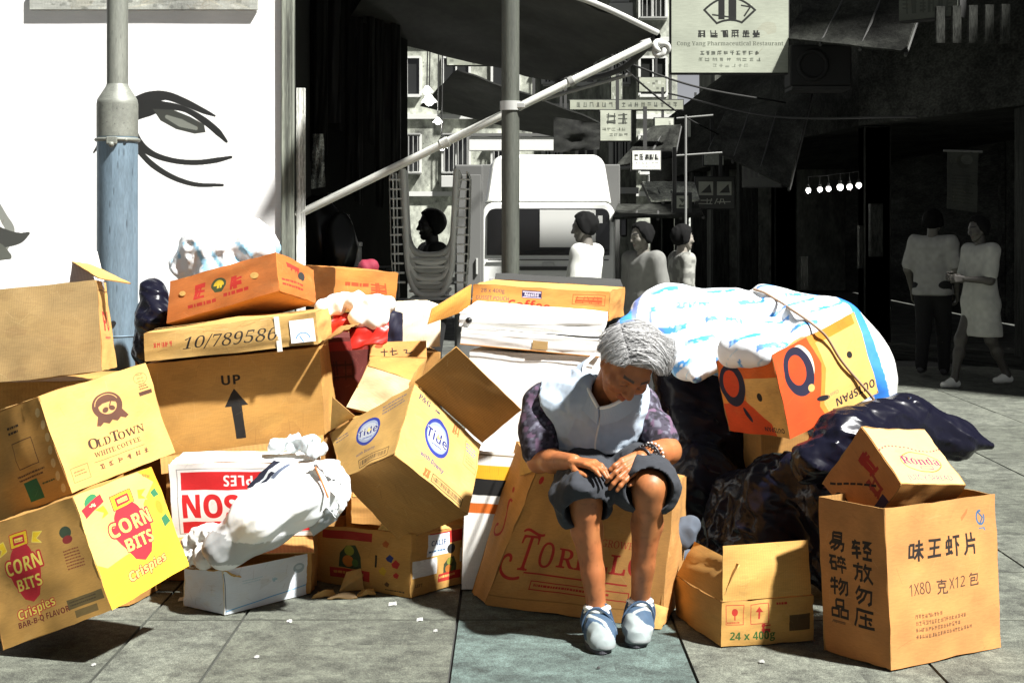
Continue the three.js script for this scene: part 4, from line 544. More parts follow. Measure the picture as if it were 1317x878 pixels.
// fruit carton on top
{
  const face = print(640, 220, '#b4662a', (c, w, h, r) => { for (const x of [0.3, 0.64]) { scribble(c, w * x - 30, h * 0.32, 60, 70, 12, '#b0261a', r, 9); } oval(c, w * 0.47, h * 0.42, 44, 34, '#3a4424'); oval(c, w * 0.47, h * 0.44, 30, 28, '#c9a81e'); shapeFill(c, [[w * 0.4, h * 0.44], [w * 0.44, h * 0.6], [w * 0.5, h * 0.62], [w * 0.54, h * 0.46]], '#37421f'); c.fillStyle = '#d6b024'; c.fillRect(w * 0.455, h * 0.36, 12, 34); c.fillRect(w * 0.48, h * 0.36, 12, 34); fineLines(c, w * 0.2, h * 0.74, w * 0.28, 1, 24, '#aa2a1a', r); fineLines(c, w * 0.52, h * 0.68, w * 0.26, 1, 24, '#aa2a1a', r); }, { seed: 108, wear: 1.2 });
  const side = print(320, 220, '#bb6826', (c, w, h, r) => { scribble(c, w * 0.22, h * 0.18, 110, 40, 11, '#c22a18', r, 8); fineLines(c, w * 0.08, h * 0.62, w * 0.6, 2, 16, '#b42a18', r); }, { seed: 109, wear: 1 });
  const { g, q } = carton('carton', 'orange-brown fruit carton with red print and a yellow fruit, topmost by the hoarding', K.fruit, { skin: orangeBoard, prints: { F: face, R: side }, inside: orangeBoard });
  const hole = (f, u, v, r, m) => { const [a, b, d, e] = FACES[f].map((i) => q[i]), p = lerp(lerp(a, b, u), lerp(e, d, u), v), n = sub(b, a).cross(sub(e, a)).normalize(), o = new THREE.CircleGeometry(r, 20); o.scale(1.5, 1, 1); o.lookAt(n); o.translate(p.x + n.x * 0.0075, p.y + n.y * 0.0075, p.z + n.z * 0.0075); part('hand_hole', o, m, g); };
  hole('F', 0.8, 0.55, 0.014, tan3Board); hole('F', 0.14, 0.6, 0.011, tan3Board); hole('R', 0.6, 0.6, 0.02, grey(0.02));
}
// long flat carton
{
  const face = print(900, 170, '#bd9656', (c, w, h, r) => { for (let i = 0; i < 5; i++) scribble(c, w * (0.055 + i * 0.024), h * 0.36, 14, 30, 4, '#b8382c', r, 5); c.strokeStyle = '#1a1612'; c.lineWidth = 5; c.lineCap = 'round'; say(c, '10/789586', w * 0.5, h * 0.52, 96, '#1a1612', { font: 'serif', weight: '', sk: -0.35, sx: 1.1 }); for (let i = 0; i < 14; i++) { c.globalAlpha = 0.35; c.strokeStyle = i % 2 ? '#f0dcae' : '#7a5a2c'; c.lineWidth = 2 + r() * 3; const x = w * (0.02 + r() * 0.78), y = h * r(); c.beginPath(); c.moveTo(x, y); c.quadraticCurveTo(x + 60 * r(), y + 30 * (r() - 0.5), x + 130 * r(), y + 40 * (r() - 0.5)); c.stroke(); } c.globalAlpha = 1; }, { seed: 110, roughness: 0.55, wear: 1.5 });
  const { g, q } = carton('carton', 'long flat taped carton with a handwritten number, lying over the arrow carton', K.flatLong, { skin: tan3Board, prints: { F: face }, bow: 0.008 });
  const lab = print(128, 128, '#eceff2', (c, w, h) => { c.strokeStyle = '#4a86b8'; c.lineWidth = 6; c.beginPath(); c.arc(w * 0.5, h * 0.86, 36, 3.3, 6.2); c.stroke(); c.beginPath(); c.moveTo(w * 0.36, h * 0.7); c.lineTo(w * 0.5, h * 0.98); c.stroke(); }, { seed: 111, grain: 0.02, wear: 0.1 });
  tape(g, q, 'F', 0.845, 0.1, 0.985, 0.82, lab, 'label'); tape(g, q, 'F', 0.76, -0.12, 0.79, 1.02, clearTape); tape(g, q, 'T', 0, 0.42, 1, 0.56);
  const out = V(0, 0, 1), rt = sub(q[1], q[0]).normalize(); flap(g, q[5], q[1], rt.clone().multiplyScalar(0.12).addScaledVector(V(0, 1, 0), 0.05).addScaledVector(out, 0.05), insideMats(darkBoard), { seed: 13 });
}
// arrow carton
{
  const face = print(720, 400, TAN2, (c, w, h) => { say(c, 'UP', w * 0.475, h * 0.26, 58, '#150f0a', { sx: 1.15 }); shapeFill(c, [[w * 0.49, h * 0.36], [w * 0.565, h * 0.55], [w * 0.527, h * 0.55], [w * 0.532, h * 0.9], [w * 0.472, h * 0.9], [w * 0.465, h * 0.55], [w * 0.425, h * 0.55]], '#120d08'); }, { seed: 112, wear: 1.2 });
  const { g, q } = carton('carton', 'big tan carton marked UP with a black arrow', K.arrow, { skin: tan2Board, prints: { F: face } });
  flap(g, q[0], q[1], V(0.02, -0.05, 0.1), insideMats(tan2Board), { seed: 21 });
  const p = [[-1.46, 0.003, -6.56], [-0.82, 0.003, -6.6], [-0.8, 0.6, -6.6], [-1.46, 0.522, -6.56], [-1.46, 0.003, -6.95], [-0.82, 0.003, -6.99], [-0.8, 0.6, -6.99], [-1.46, 0.522, -6.95]];
  carton('carton', 'plain carton standing under the arrow carton', p, { skin: darkBoard });
}
// red and white carton, upside down
{
  const face = print(760, 380, '#e6e4e0', (c, w, h) => {
    const red = '#c81c20'; c.strokeStyle = '#9a9a98'; c.lineWidth = 5; c.strokeRect(w * 0.05, h * 0.08, w * 0.95, h * 0.86); c.fillStyle = red; c.fillRect(w * 0.075, h * 0.12, w * 0.9, h * 0.24); c.fillRect(w * 0.075, h * 0.78, w * 0.9, h * 0.15); say(c, 'APPLES', w * 0.55, h * 0.24, 74, '#ece8e4', { rot: Math.PI }); say(c, 'JOHNSON', w * 0.54, h * 0.57, 158, red, { rot: Math.PI, sx: 0.98, outline: red, lw: 5 });
  }, { seed: 113, grain: 0.03, wear: 0.6 });
  const { g, q } = carton('carton', 'red and white apple carton turned upside down under the arrow carton', K.redWhite, { skin: whiteBoard, prints: { F: face } });
  flap(g, q[0], q[1], V(0.03, -0.04, 0.14), insideMats(tan2Board), { seed: 23 });
  const p = q.map((v) => v.clone().add(g.position)), y0 = Math.min(p[0].y, p[1].y, p[4].y, p[5].y); carton('carton', 'low plain carton supporting the red and white apple carton', [[p[0].x + 0.08, 0.003, -6.32], [p[1].x - 0.02, 0.003, -6.32], [p[1].x - 0.02, y0 - 0.006, -6.32], [p[0].x + 0.08, y0 - 0.006, -6.32], [p[0].x + 0.08, 0.003, -6.5], [p[1].x - 0.02, 0.003, -6.5], [p[1].x - 0.02, y0 - 0.006, -6.5], [p[0].x + 0.08, y0 - 0.006, -6.5]], { skin: darkBoard });
}
// small white carton on the paving
{
  const face = print(512, 220, '#d5dde4', (c, w, h, r) => { c.strokeStyle = '#5aa2d4'; c.lineWidth = 5; c.beginPath(); c.moveTo(w * 0.02, h * 0.93); c.lineTo(w * 0.97, h * 0.76); c.stroke(); oval(c, w * 0.87, h * 0.3, 34, 26, '#9fb0b8'); oval(c, w * 0.87, h * 0.28, 20, 12, '#c3d0d6'); scribble(c, w * 0.55, h * 0.4, 30, 22, 4, '#9dc0cc', r, 5); fineLines(c, w * 0.2, h * 0.3, w * 0.25, 2, 7, '#b7cdd6', r); c.strokeStyle = '#4a5058'; c.lineWidth = 4; c.beginPath(); c.moveTo(4, 0); c.lineTo(8, h); c.stroke(); }, { seed: 114, grain: 0.025, wear: 0.5 });
  const side = print(256, 220, '#c9d6e2', null, { seed: 115, grain: 0.03, wear: 0.8 });
  const { g, q } = carton('carton', 'small open white carton standing on the paving under the white sack', K.whiteTray, { skin: side, prints: { F: face, L: side }, open: ['T'], inside: print(128, 128, '#d9c9a2', null, { seed: 116 }) });
  flap(g, q[3], q[7], V(0.07, -0.03, -0.03), [tan3Board, tan3Board], { seed: 31 });
}
// detergent carton
{
  const oval1 = (c, x, y, rx, ry, word, size, rot) => { oval(c, x, y, rx, ry, '#1d2f86'); oval(c, x, y, rx * 0.84, ry * 0.8, '#8d96ac'); oval(c, x, y, rx * 0.7, ry * 0.62, '#a9aeb6'); say(c, word, x, y - 2, size, '#16246e', { rot, sx: 0.9, outline: '#d8d4c4', lw: 5 }); shapeFill(c, [[x + 4, y - ry * 0.34], [x + 10, y - ry * 0.12], [x + 26, y - ry * 0.1], [x + 12, y + 2], [x - 6, y]], '#e4c66a'); fineLines(c, x - rx * 0.4, y + ry * 0.42, rx * 0.8, 1, 9, '#2a3a86', rng(3)); };
  const face = print(560, 430, '#cda45e', (c, w, h, r) => { say(c, 'P&G', w * 0.17, h * 0.09, 42, '#23264e', { font: 'serif' }); fineLines(c, w * 0.32, h * 0.09, w * 0.06, 1, 14, '#23264e', r); oval1(c, w * 0.42, h * 0.42, 92, 108, 'Tide', 86, 0.05); say(c, 'with Downy', w * 0.42, h * 0.76, 30, '#2a3270', { sx: 1.05 }); scribble(c, w * 0.6, h * 0.04, 44, 60, 7, '#a8632a', r, 9); c.strokeStyle = '#a07038'; c.lineWidth = 3; c.strokeRect(w * 0.79, h * 0.12, w * 0.19, h * 0.34); fineLines(c, w * 0.8, h * 0.15, w * 0.17, 3, 11, '#5d6288', r); fineLines(c, w * 0.81, h * 0.32, w * 0.15, 3, 9, '#b08048', r); scribble(c, w * 0.36, h * 0.88, 44, 40, 7, '#a8632a', r, 9); c.strokeStyle = '#3a2a16'; c.lineWidth = 4; c.strokeRect(w * 0.47, h * 0.87, w * 0.42, h * 0.1); for (let i = 0; i < 26; i++) { c.fillStyle = '#3f3020'; c.fillRect(w * (0.485 + i * 0.0152), h * 0.89, 2 + r() * 4, h * 0.06); } }, { seed: 117, wear: 0.8 });
  const left = print(520, 430, '#bd9450', (c, w, h, r) => { oval1(c, w * 0.48, h * 0.4, 80, 104, 'Tide', 74, 0); c.globalAlpha = 0.6; fineLines(c, w * 0.64, h * 0.08, w * 0.3, 3, 13, '#4a4f7a', r); fineLines(c, w * 0.04, h * 0.2, w * 0.18, 2, 14, '#4a4a66', r); say(c, 'with Downy', w * 0.46, h * 0.74, 28, '#333a72'); c.globalAlpha = 1; c.strokeStyle = '#3a2a16'; c.lineWidth = 4; c.strokeRect(w * 0.34, h * 0.84, w * 0.52, h * 0.12); for (let i = 0; i < 26; i++) { c.fillStyle = '#3f3020'; c.fillRect(w * (0.36 + i * 0.0182), h * 0.865, 2 + r() * 5, h * 0.07); } }, { seed: 118, wear: 0.8 });
  const { g, q } = carton('carton', 'tumbled detergent carton with blue oval emblems and a raised brown flap', K.detergent, { skin: tan2Board, prints: { F: face, L: left, B: darkBoard }, open: ['T'] });
  const wp = (x, y, z) => at(x, y, z).sub(g.position), a = q[3], b = q[2], t1 = wp(586, 448, 6.12), t2 = wp(670, 529, 6.3);
  part('flap', sheet([a, b, t2, t1].map((v) => v.clone().add(V(0.002, 0.006, -0.002))), { t: 0.005, bow: 0.008, rough: 0.004, seed: 5 }), [insideBoard, tan2Board], g, 'large brown inner side of the raised flap');
  part('flap', sheet([q[7].clone(), lerp(q[7], q[3], 0.3), wp(449, 531, 6.2), wp(427, 512, 6.25)].map((v) => v.add(V(0, 0.005, 0))), { t: 0.004, bow: 0.004, seed: 6 }), [tan3Board, insideBoard], g);
  carton('carton', 'crushed plain carton wedged under the detergent carton', [at(452, 672, 6.62), at(596, 690, 6.75), at(598, 640, 6.75), at(452, 640, 6.62), at(452, 672, 7.0), at(596, 676, 7.1), at(596, 600, 7.1), at(452, 600, 7.0)].map((v) => v.toArray()), { skin: darkBoard });
}
// produce tray
{
  const pic = (c, x, y, s) => { shapeFill(c, [[x - 60 * s, y + 50 * s], [x - 54 * s, y - 10 * s], [x - 20 * s, y - 44 * s], [x + 30 * s, y - 50 * s], [x + 60 * s, y], [x + 62 * s, y + 54 * s]], '#2f3d22'); oval(c, x - 4 * s, y - 24 * s, 26 * s, 22 * s, '#8a8a2c'); oval(c, x - 10 * s, y + 22 * s, 30 * s, 24 * s, '#b0661a'); oval(c, x + 28 * s, y + 26 * s, 18 * s, 16 * s, '#3f5a26'); };
  const face = print(420, 300, TAN, (c, w, h, r) => { c.fillStyle = '#b4241c'; c.fillRect(w * 0.3, h * 0.03, w * 0.68, h * 0.2); c.fillStyle = '#dfe6ea'; c.fillRect(w * 0.27, h * 0.05, w * 0.36, h * 0.36); say(c, 'CALIF', w * 0.45, h * 0.2, 38, '#27406a'); fineLines(c, w * 0.3, h * 0.32, w * 0.28, 1, 12, '#4a6a90', r); oval(c, w * 0.66, h * 0.34, 30, 26, '#15130f'); c.fillStyle = '#e6e6e2'; c.fillRect(w * 0.03, h * 0.44, w * 0.4, h * 0.27); pic(c, w * 0.66, h * 0.62, 0.85); c.fillStyle = '#b4241c'; c.fillRect(w * 0.46, h * 0.74, w * 0.4, h * 0.14); fineLines(c, w * 0.48, h * 0.78, w * 0.34, 1, 16, '#e0b060', r); say(c, 'LEFT', w * 0.15, h * 0.84, 22, '#4a3a20'); c.fillStyle = '#e8e8e4'; c.fillRect(w * 0.84, h * 0.36, w * 0.16, h * 0.24); }, { seed: 119, wear: 1 });
  const left = print(640, 300, TAN2, (c, w, h, r) => { c.fillStyle = '#9e241a'; c.fillRect(w * 0.12, h * 0.06, w * 0.5, h * 0.14); pic(c, w * 0.4, h * 0.48, 1.2); c.fillStyle = '#a8281c'; c.fillRect(w * 0.2, h * 0.7, w * 0.4, h * 0.17); fineLines(c, w * 0.24, h * 0.75, w * 0.34, 1, 18, '#c98a3c', r); for (const [x, y, s, k] of [[0.76, 0.2, 22, '#a8541c'], [0.8, 0.42, 24, '#24306a'], [0.86, 0.5, 26, '#b0241c'], [0.74, 0.64, 26, '#c29a24'], [0.87, 0.68, 18, '#b0241c'], [0.78, 0.84, 16, '#5a3a16']]) shapeFill(c, [[w * x - s, h * y], [w * x, h * y - s * 0.8], [w * x + s, h * y - 4], [w * x + s * 0.5, h * y + s * 0.8], [w * x - s * 0.6, h * y + s * 0.6]], k); c.fillStyle = '#15130f'; c.fillRect(w * 0.655, h * 0.4, 12, 60); fineLines(c, w * 0.76, h * 0.92, w * 0.18, 1, 9, '#4a3a20', r); }, { seed: 120, wear: 1 });
  const { g, q } = carton('produce_tray', 'open fruit and vegetable tray carton with colourful printed sides', K.produce, { skin: tanBoard, prints: { F: face, L: left }, open: ['T'] });
  const m = lerp(q[7], q[3], 0.66), n = lerp(q[7], q[3], 0.8); flap(g, m, n, V(0.01, 0.035, 0.0), [tan3Board, insideBoard], { name: 'corner_tab', seed: 9 });
  tape(g, q, 'F', 0.86, -0.0, 0.95, 1.05, clearTape); flap(g, lerp(q[3], q[2], 0.1), lerp(q[3], q[2], 0.96), V(0, 0.01, -0.16), [tan3Board, insideBoard], { seed: 4 });
}
// coffee creamer carton
{
  const face = print(900, 190, '#d29246', (c, w, h, r) => { const n = '#3d2f5c'; say(c, '28 x 400g', w * 0.15, h * 0.2, 38, n, { weight: '' }); say(c, 'GUSSET POUCH', w * 0.15, h * 0.47, 34, n, { weight: '', sx: 0.95 }); c.strokeStyle = '#8a5a3c'; c.lineWidth = 4; c.beginPath(); c.arc(w * 0.08, h * 1.0, 34, 3.4, 6.1); c.stroke(); c.fillStyle = '#2a2050'; c.fillRect(w * 0.37, h * 0.1, w * 0.14, h * 0.28); c.fillStyle = '#d8cce0'; c.fillRect(w * 0.375, h * 0.13, w * 0.13, h * 0.05); c.fillRect(w * 0.375, h * 0.33, w * 0.13, h * 0.03); say(c, 'Nestlé', w * 0.44, h * 0.25, 30, '#e8e0ea'); say(c, 'Coffee', w * 0.42, h * 0.66, 92, '#d83018', { sk: -0.12, sx: 0.98 }); say(c, 'mate', w * 0.52, h * 0.98, 92, '#d83018', { sk: -0.12 }); c.strokeStyle = '#d8501c'; c.lineWidth = 4; c.strokeRect(w * 0.74, h * 0.14, w * 0.23, h * 0.36); scribble(c, w * 0.76, h * 0.2, w * 0.19, h * 0.24, 7, '#d8501c', r, 14); }, { seed: 121, wear: 0.5 });
  const { g, q } = carton('carton', 'creamer carton with red and purple print lying on the white foam lid', K.creamer, { skin: print(256, 128, '#d09048', null, { seed: 122 }), prints: { F: face, T: tan3Board } });
  const a = q[0], d = q[3];
  const wp = (x, y, z) => at(x, y, z).sub(g.position);
  part('flap', sheet([wp(551, 417, 6.72), a.clone().add(V(-0.006, 0.01, 0.0)), d.clone().add(V(-0.006, 0, 0)), wp(556, 397, 6.75)], { t: 0.005, bow: 0.01, seed: 4 }), [print(128, 128, '#d8963c', null, { seed: 123 }), insideBoard], g, 'orange end flap swung open');
  flap(g, q[7], q[6], V(0.0, 0.03, -0.1), [grey(0.04), insideBoard], { seed: 17 });
}
// white foam boxes under it
{
  const foam = new THREE.MeshStandardMaterial({ map: canvasMap(256, 256, '#e4e3df', (c, w, h, r) => { c.globalAlpha = 0.25; for (let i = 0; i < 900; i++) oval(c, r() * w, r() * h, 1.5 + r() * 2.5, 1.5 + r() * 2.5, null, '#c9c7c0', 1); c.globalAlpha = 1; }, { seed: 124, grain: 0.03, wear: 0.05, flutes: 0 }), roughness: 0.75 });
  const mk = (corners, lab, nm) => carton(nm, lab, corners, { skin: foam, inside: foam, t: 0.02, bow: 0.002 });
  const lid = mk(K.foamLid, 'white foam lid under the creamer carton with a dark knob', 'foam_tray'); lid.g.userData.category = 'foam box';
  const k = lerp(lid.q[0], lid.q[1], 0.07).add(V(0, 0.03, 0.01)); part('dark_plug', new THREE.SphereGeometry(0.014, 14, 10).translate(k.x, k.y, k.z), grey(0.01, 0.3), lid.g);
  const rim = mk(K.foamRim, 'white foam lid with a scrap of tan tape, second in the foam stack', 'foam_tray'); rim.g.userData.category = 'foam box'; tape(rim.g, rim.q, 'F', 0.52, 0.12, 0.63, 0.62); tape(rim.g, rim.q, 'F', 0.0, -0.02, 1.0, 0.05, print(256, 16, '#d8914a', null, { seed: 125 }), 'tape');
  const body = mk(K.foamBody, 'deep white foam box behind the seated person', 'foam_box'); body.g.userData.category = 'foam box';
  const p = [[-0.1, 0.003, -6.7], [0.42, 0.003, -6.65], [0.42, 0.53, -6.65], [-0.1, 0.56, -6.7], [-0.1, 0.003, -7.15], [0.42, 0.003, -7.1], [0.42, 0.53, -7.1], [-0.1, 0.56, -7.15]]; carton('carton', 'plain carton carrying the deep white foam box', p, { skin: tan2Board });
  const st = print(300, 340, '#dedcd6', (c, w, h) => { const b = (y0, y1, k) => { c.fillStyle = k; c.fillRect(0, y0 * h, w, (y1 - y0) * h); }; b(0.1, 0.2, '#e0a81c'); b(0.2, 0.32, '#0c0a08'); b(0.38, 0.45, '#c8641c'); b(0.02, 0.03, '#7a6a50'); }, { seed: 126, grain: 0.03, wear: 0.3 });
  const sg = K.striped.map((v, i) => [v[0], i % 4 < 2 ? 0.003 : v[1], v[2]]); carton('carton', 'white carton with yellow, black and orange bands behind the red lettered board', sg, { skin: whiteBoard, prints: { F: st, L: st } });
}
// orange carton with dark rings
{
  const face = print(640, 420, '#e08a2e', (c, w, h, r) => { shapeFill(c, [[0, 0], [w * 0.4, 0], [w * 0.47, h * 0.35], [w * 0.36, h * 0.8], [w * 0.42, h], [0, h]], '#d84a0c'); shapeFill(c, [[w * 0.47, h * 0.1], [w, 0], [w, h], [w * 0.46, h], [w * 0.41, h * 0.8], [w * 0.5, h * 0.42]], '#e2b060'); c.fillStyle = '#d8841e'; c.fillRect(w * 0.52, 0, w * 0.44, h * 0.12); oval(c, w * 0.27, h * 0.28, 84, 104, '#e8d8c0'); oval(c, w * 0.23, h * 0.32, 96, 122, '#141030', null, 0, -0.15); oval(c, w * 0.22, h * 0.3, 58, 76, '#dc4408', null, 0, -0.15); oval(c, w * 0.31, h * 0.56, 20, 18, '#d8a860'); oval(c, w * 0.41, h * 0.73, 46, 13, '#0c0a14', null, 0, 0.2); oval(c, w * 0.8, h * 0.42, 20, 17, '#080604', null, 0, 0.4); say(c, 'OUTSPAN', w * 0.76, h * 0.86, 56, '#120e20', { rot: Math.PI, sx: 1.15 }); say(c, 'Class 1', w * 0.52, h * 0.74, 24, '#9a7a5a', { rot: Math.PI }); }, { seed: 127, wear: 0.5, grain: 0.04 });
  const left = print(480, 400, '#e08a2e', (c, w, h) => { shapeFill(c, [[w * 0.45, h * 0.1], [w, 0], [w, h], [w * 0.6, h], [w * 0.42, h * 0.7]], '#e2b060'); shapeFill(c, [[0, h * 0.6], [w * 0.4, h * 0.55], [w * 0.75, h * 0.85], [w * 0.8, h], [0, h]], '#d84a0c'); c.fillStyle = '#d8600c'; c.fillRect(0, 0, w, h * 0.26); oval(c, w * 0.22, h * 0.34, 104, 118, '#141030', null, 0, -0.3); oval(c, w * 0.2, h * 0.32, 62, 76, '#dc4408', null, 0, -0.3); oval(c, w * 0.66, h * 0.5, 20, 22, '#0a0604'); oval(c, w * 0.4, h * 0.74, 12, 46, '#141030', null, 0, -0.6); say(c, 'OUTSPAN', w * 0.78, h * 0.92, 34, '#120e20', { rot: Math.PI }); }, { seed: 128, wear: 1 });
  const { g, q } = carton('carton', 'bright orange citrus carton with dark blue rings tucked under the striped bag', K.orange, { skin: orangeBoard, prints: { F: face, L: left, T: orangeBoard } });
  carton('carton', 'plain brown carton under the orange citrus carton', [[1.1, 0.003, -6.86], [1.5, 0.003, -6.9], [1.5, 0.64, -6.9], [1.1, 0.6, -6.86], [1.05, 0.003, -7.1], [1.5, 0.003, -7.2], [1.5, 0.64, -7.2], [1.05, 0.6, -7.1]], { skin: darkBoard });
}
// low open carton with care marks
{
  const face = print(480, 220, TAN, (c, w, h, r) => { const red = '#b02a1c'; c.strokeStyle = red; c.lineWidth = 3; for (const x of [0.05, 0.32]) c.strokeRect(w * x, h * 0.08, w * 0.19, h * 0.44); oval(c, w * 0.145, h * 0.24, 16, 18, red); c.fillStyle = red; c.fillRect(w * 0.138, h * 0.3, 6, 26); shapeFill(c, [[w * 0.41, h * 0.14], [w * 0.45, h * 0.26], [w * 0.37, h * 0.26]], red); c.fillRect(w * 0.4, h * 0.26, 10, 34); fineLines(c, w * 0.06, h * 0.46, w * 0.16, 1, 8, red, r); fineLines(c, w * 0.6, h * 0.08, w * 0.14, 1, 14, red, r); scribble(c, w * 0.44, h * 0.52, 46, 50, 6, red, r, 10); say(c, '24 x 400g', w * 0.34, h * 0.78, 56, '#2f5a1e', { sx: 0.98 }); c.fillStyle = '#57401f'; c.fillRect(w * 0.74, h * 0.38, w * 0.22, h * 0.36); }, { seed: 129, wear: 0.8 });
  const { g, q } = carton('carton', 'low open carton marked 24 x 400 in green, beside the large character carton', K.lowOpen, { skin: tan2Board, prints: { F: face }, open: ['T'] });
  const up = V(0, 1, 0); flap(g, lerp(q[3], q[2], 0.004), lerp(q[3], q[2], 0.99), V(0, 0.19, -0.035), [tanBoard, tan3Board], { seed: 41, bow: 0.01 });
  flap(g, q[7], q[3], V(-0.02, 0.11, 0.0).add(V(0.09, 0.02, 0)), [tan2Board, tan3Board], { seed: 42 });
}
// large character carton with a smaller one in it
{
  const ink = '#1e140c';
  const face = print(640, 620, '#c88a4c', (c, w, h, r) => { ['wei', 'wang', 'xia', 'pian'].forEach((n, i) => glyph(c, n, w * (0.19 + i * 0.157), h * 0.21, w * 0.135, h * 0.155, 11, ink)); say(c, '1X80', w * 0.27, h * 0.53, 62, '#4a3020', { weight: '', sx: 0.95 }); glyph(c, 'ke', w * 0.41, h * 0.485, w * 0.1, h * 0.1, 6, '#4a3020'); say(c, 'X12', w * 0.6, h * 0.525, 60, '#4a3020', { weight: '' }); glyph(c, 'bao', w * 0.7, h * 0.475, w * 0.1, h * 0.095, 6, '#4a3020'); for (let k = 0; k < 4; k++) { let x = 0.22; const e = [0.44, 0.66, 0.62, 0.72][k]; while (x < e) { scribble(c, w * x, h * (0.685 + k * 0.042), w * 0.02, h * 0.024, 2.2, '#6a4426', r, 5); x += 0.027; } } oval(c, w * 0.85, h * 0.14, 22, 26, null, '#3f6a92', 8); c.fillStyle = '#c88a4c'; c.fillRect(w * 0.86, h * 0.08, 16, 26); c.strokeStyle = '#2f5a86'; c.lineWidth = 6; c.beginPath(); c.moveTo(w * 0.83, h * 0.1); c.lineTo(w * 0.87, h * 0.14); c.lineTo(w * 0.84, h * 0.18); c.stroke(); scribble(c, w * 0.825, h * 0.205, 34, 12, 3, '#4f769a', r, 5); c.globalAlpha = 0.4; shapeFill(c, [[w * 0.66, h * 0.12], [w * 0.74, h * 0.07], [w * 0.73, h * 0.1], [w * 0.67, h * 0.145]], '#8a4a1e'); c.globalAlpha = 1; }, { seed: 130, wear: 0.7 });
  const left = print(420, 620, '#b87a40', (c, w, h, r) => { ['qing', 'fang', 'wu', 'ya'].forEach((n, i) => glyph(c, n, w * 0.5, h * (0.22 + i * 0.145), w * 0.3, h * 0.13, 12, ink)); ['yi', 'sui', 'wu2', 'pin'].forEach((n, i) => glyph(c, n, w * 0.14, h * (0.2 + i * 0.145), w * 0.28, h * 0.125, 11, ink)); scribble(c, w * 0.16, h * 0.78, w * 0.2, h * 0.02, 3, '#6a4426', r, 8); }, { seed: 131, wear: 0.7 });
  const { g, q } = carton('carton', 'large open carton printed with bold black characters, standing on the paving', K.prawn, { skin: print(256, 256, '#c0834a', null, { seed: 132 }), prints: { F: face, L: left }, open: ['T'] });
  flap(g, lerp(q[7], q[6], 0.55), lerp(q[7], q[6], 0.98), V(0.03, 0.14, -0.03), [orangeBoard, orangeBoard], { seed: 44 });
  const top = print(440, 420, '#d8b074', (c, w, h, r) => { c.strokeStyle = '#7a1c3c'; c.lineWidth = 9; c.setLineDash([14, 12]); c.beginPath(); c.moveTo(0, h * 0.42); c.bezierCurveTo(w * 0.3, h * 0.2, w * 0.6, h * 0.55, w, h * 0.36); c.stroke(); c.setLineDash([]); oval(c, w * 0.52, h * 0.63, 134, 72, null, '#b86a2a', 7); say(c, 'Ronda', w * 0.52, h * 0.61, 80, '#7a1450', { font: 'serif', rot: 0.05 }); c.strokeStyle = '#7a1450'; c.lineWidth = 5; c.strokeRect(w * 0.45, h * 0.71, 80, 18); say(c, 'JUICY SPREAD', w * 0.52, h * 0.89, 50, '#7a2060', { weight: '' }); }, { seed: 133, wear: 0.3, grain: 0.04 });
  const lf = print(320, 300, '#c0793a', (c, w, h, r) => { scribble(c, w * 0.25, h * 0.15, 110, 60, 14, '#a82414', r, 10); scribble(c, w * 0.55, h * 0.3, 90, 50, 12, '#96301a', r, 8); c.strokeStyle = '#20140a'; c.lineWidth = 9; c.setLineDash([30, 8]); c.beginPath(); c.moveTo(w * 0.1, h * 0.9); c.lineTo(w * 0.72, h * 0.35); c.stroke(); c.setLineDash([]); oval(c, w * 0.4, h * 0.95, 46, 24, null, '#1c120a', 7); c.fillStyle = '#2a1636'; c.fillRect(w * 0.86, h * 0.35, w * 0.14, h * 0.6); }, { seed: 134 });
  carton('carton', 'smaller carton with a purple oval emblem tipped into the large character carton', K.small, { skin: print(200, 160, '#c4853f', null, { seed: 135 }), prints: { T: top, L: lf } });
}
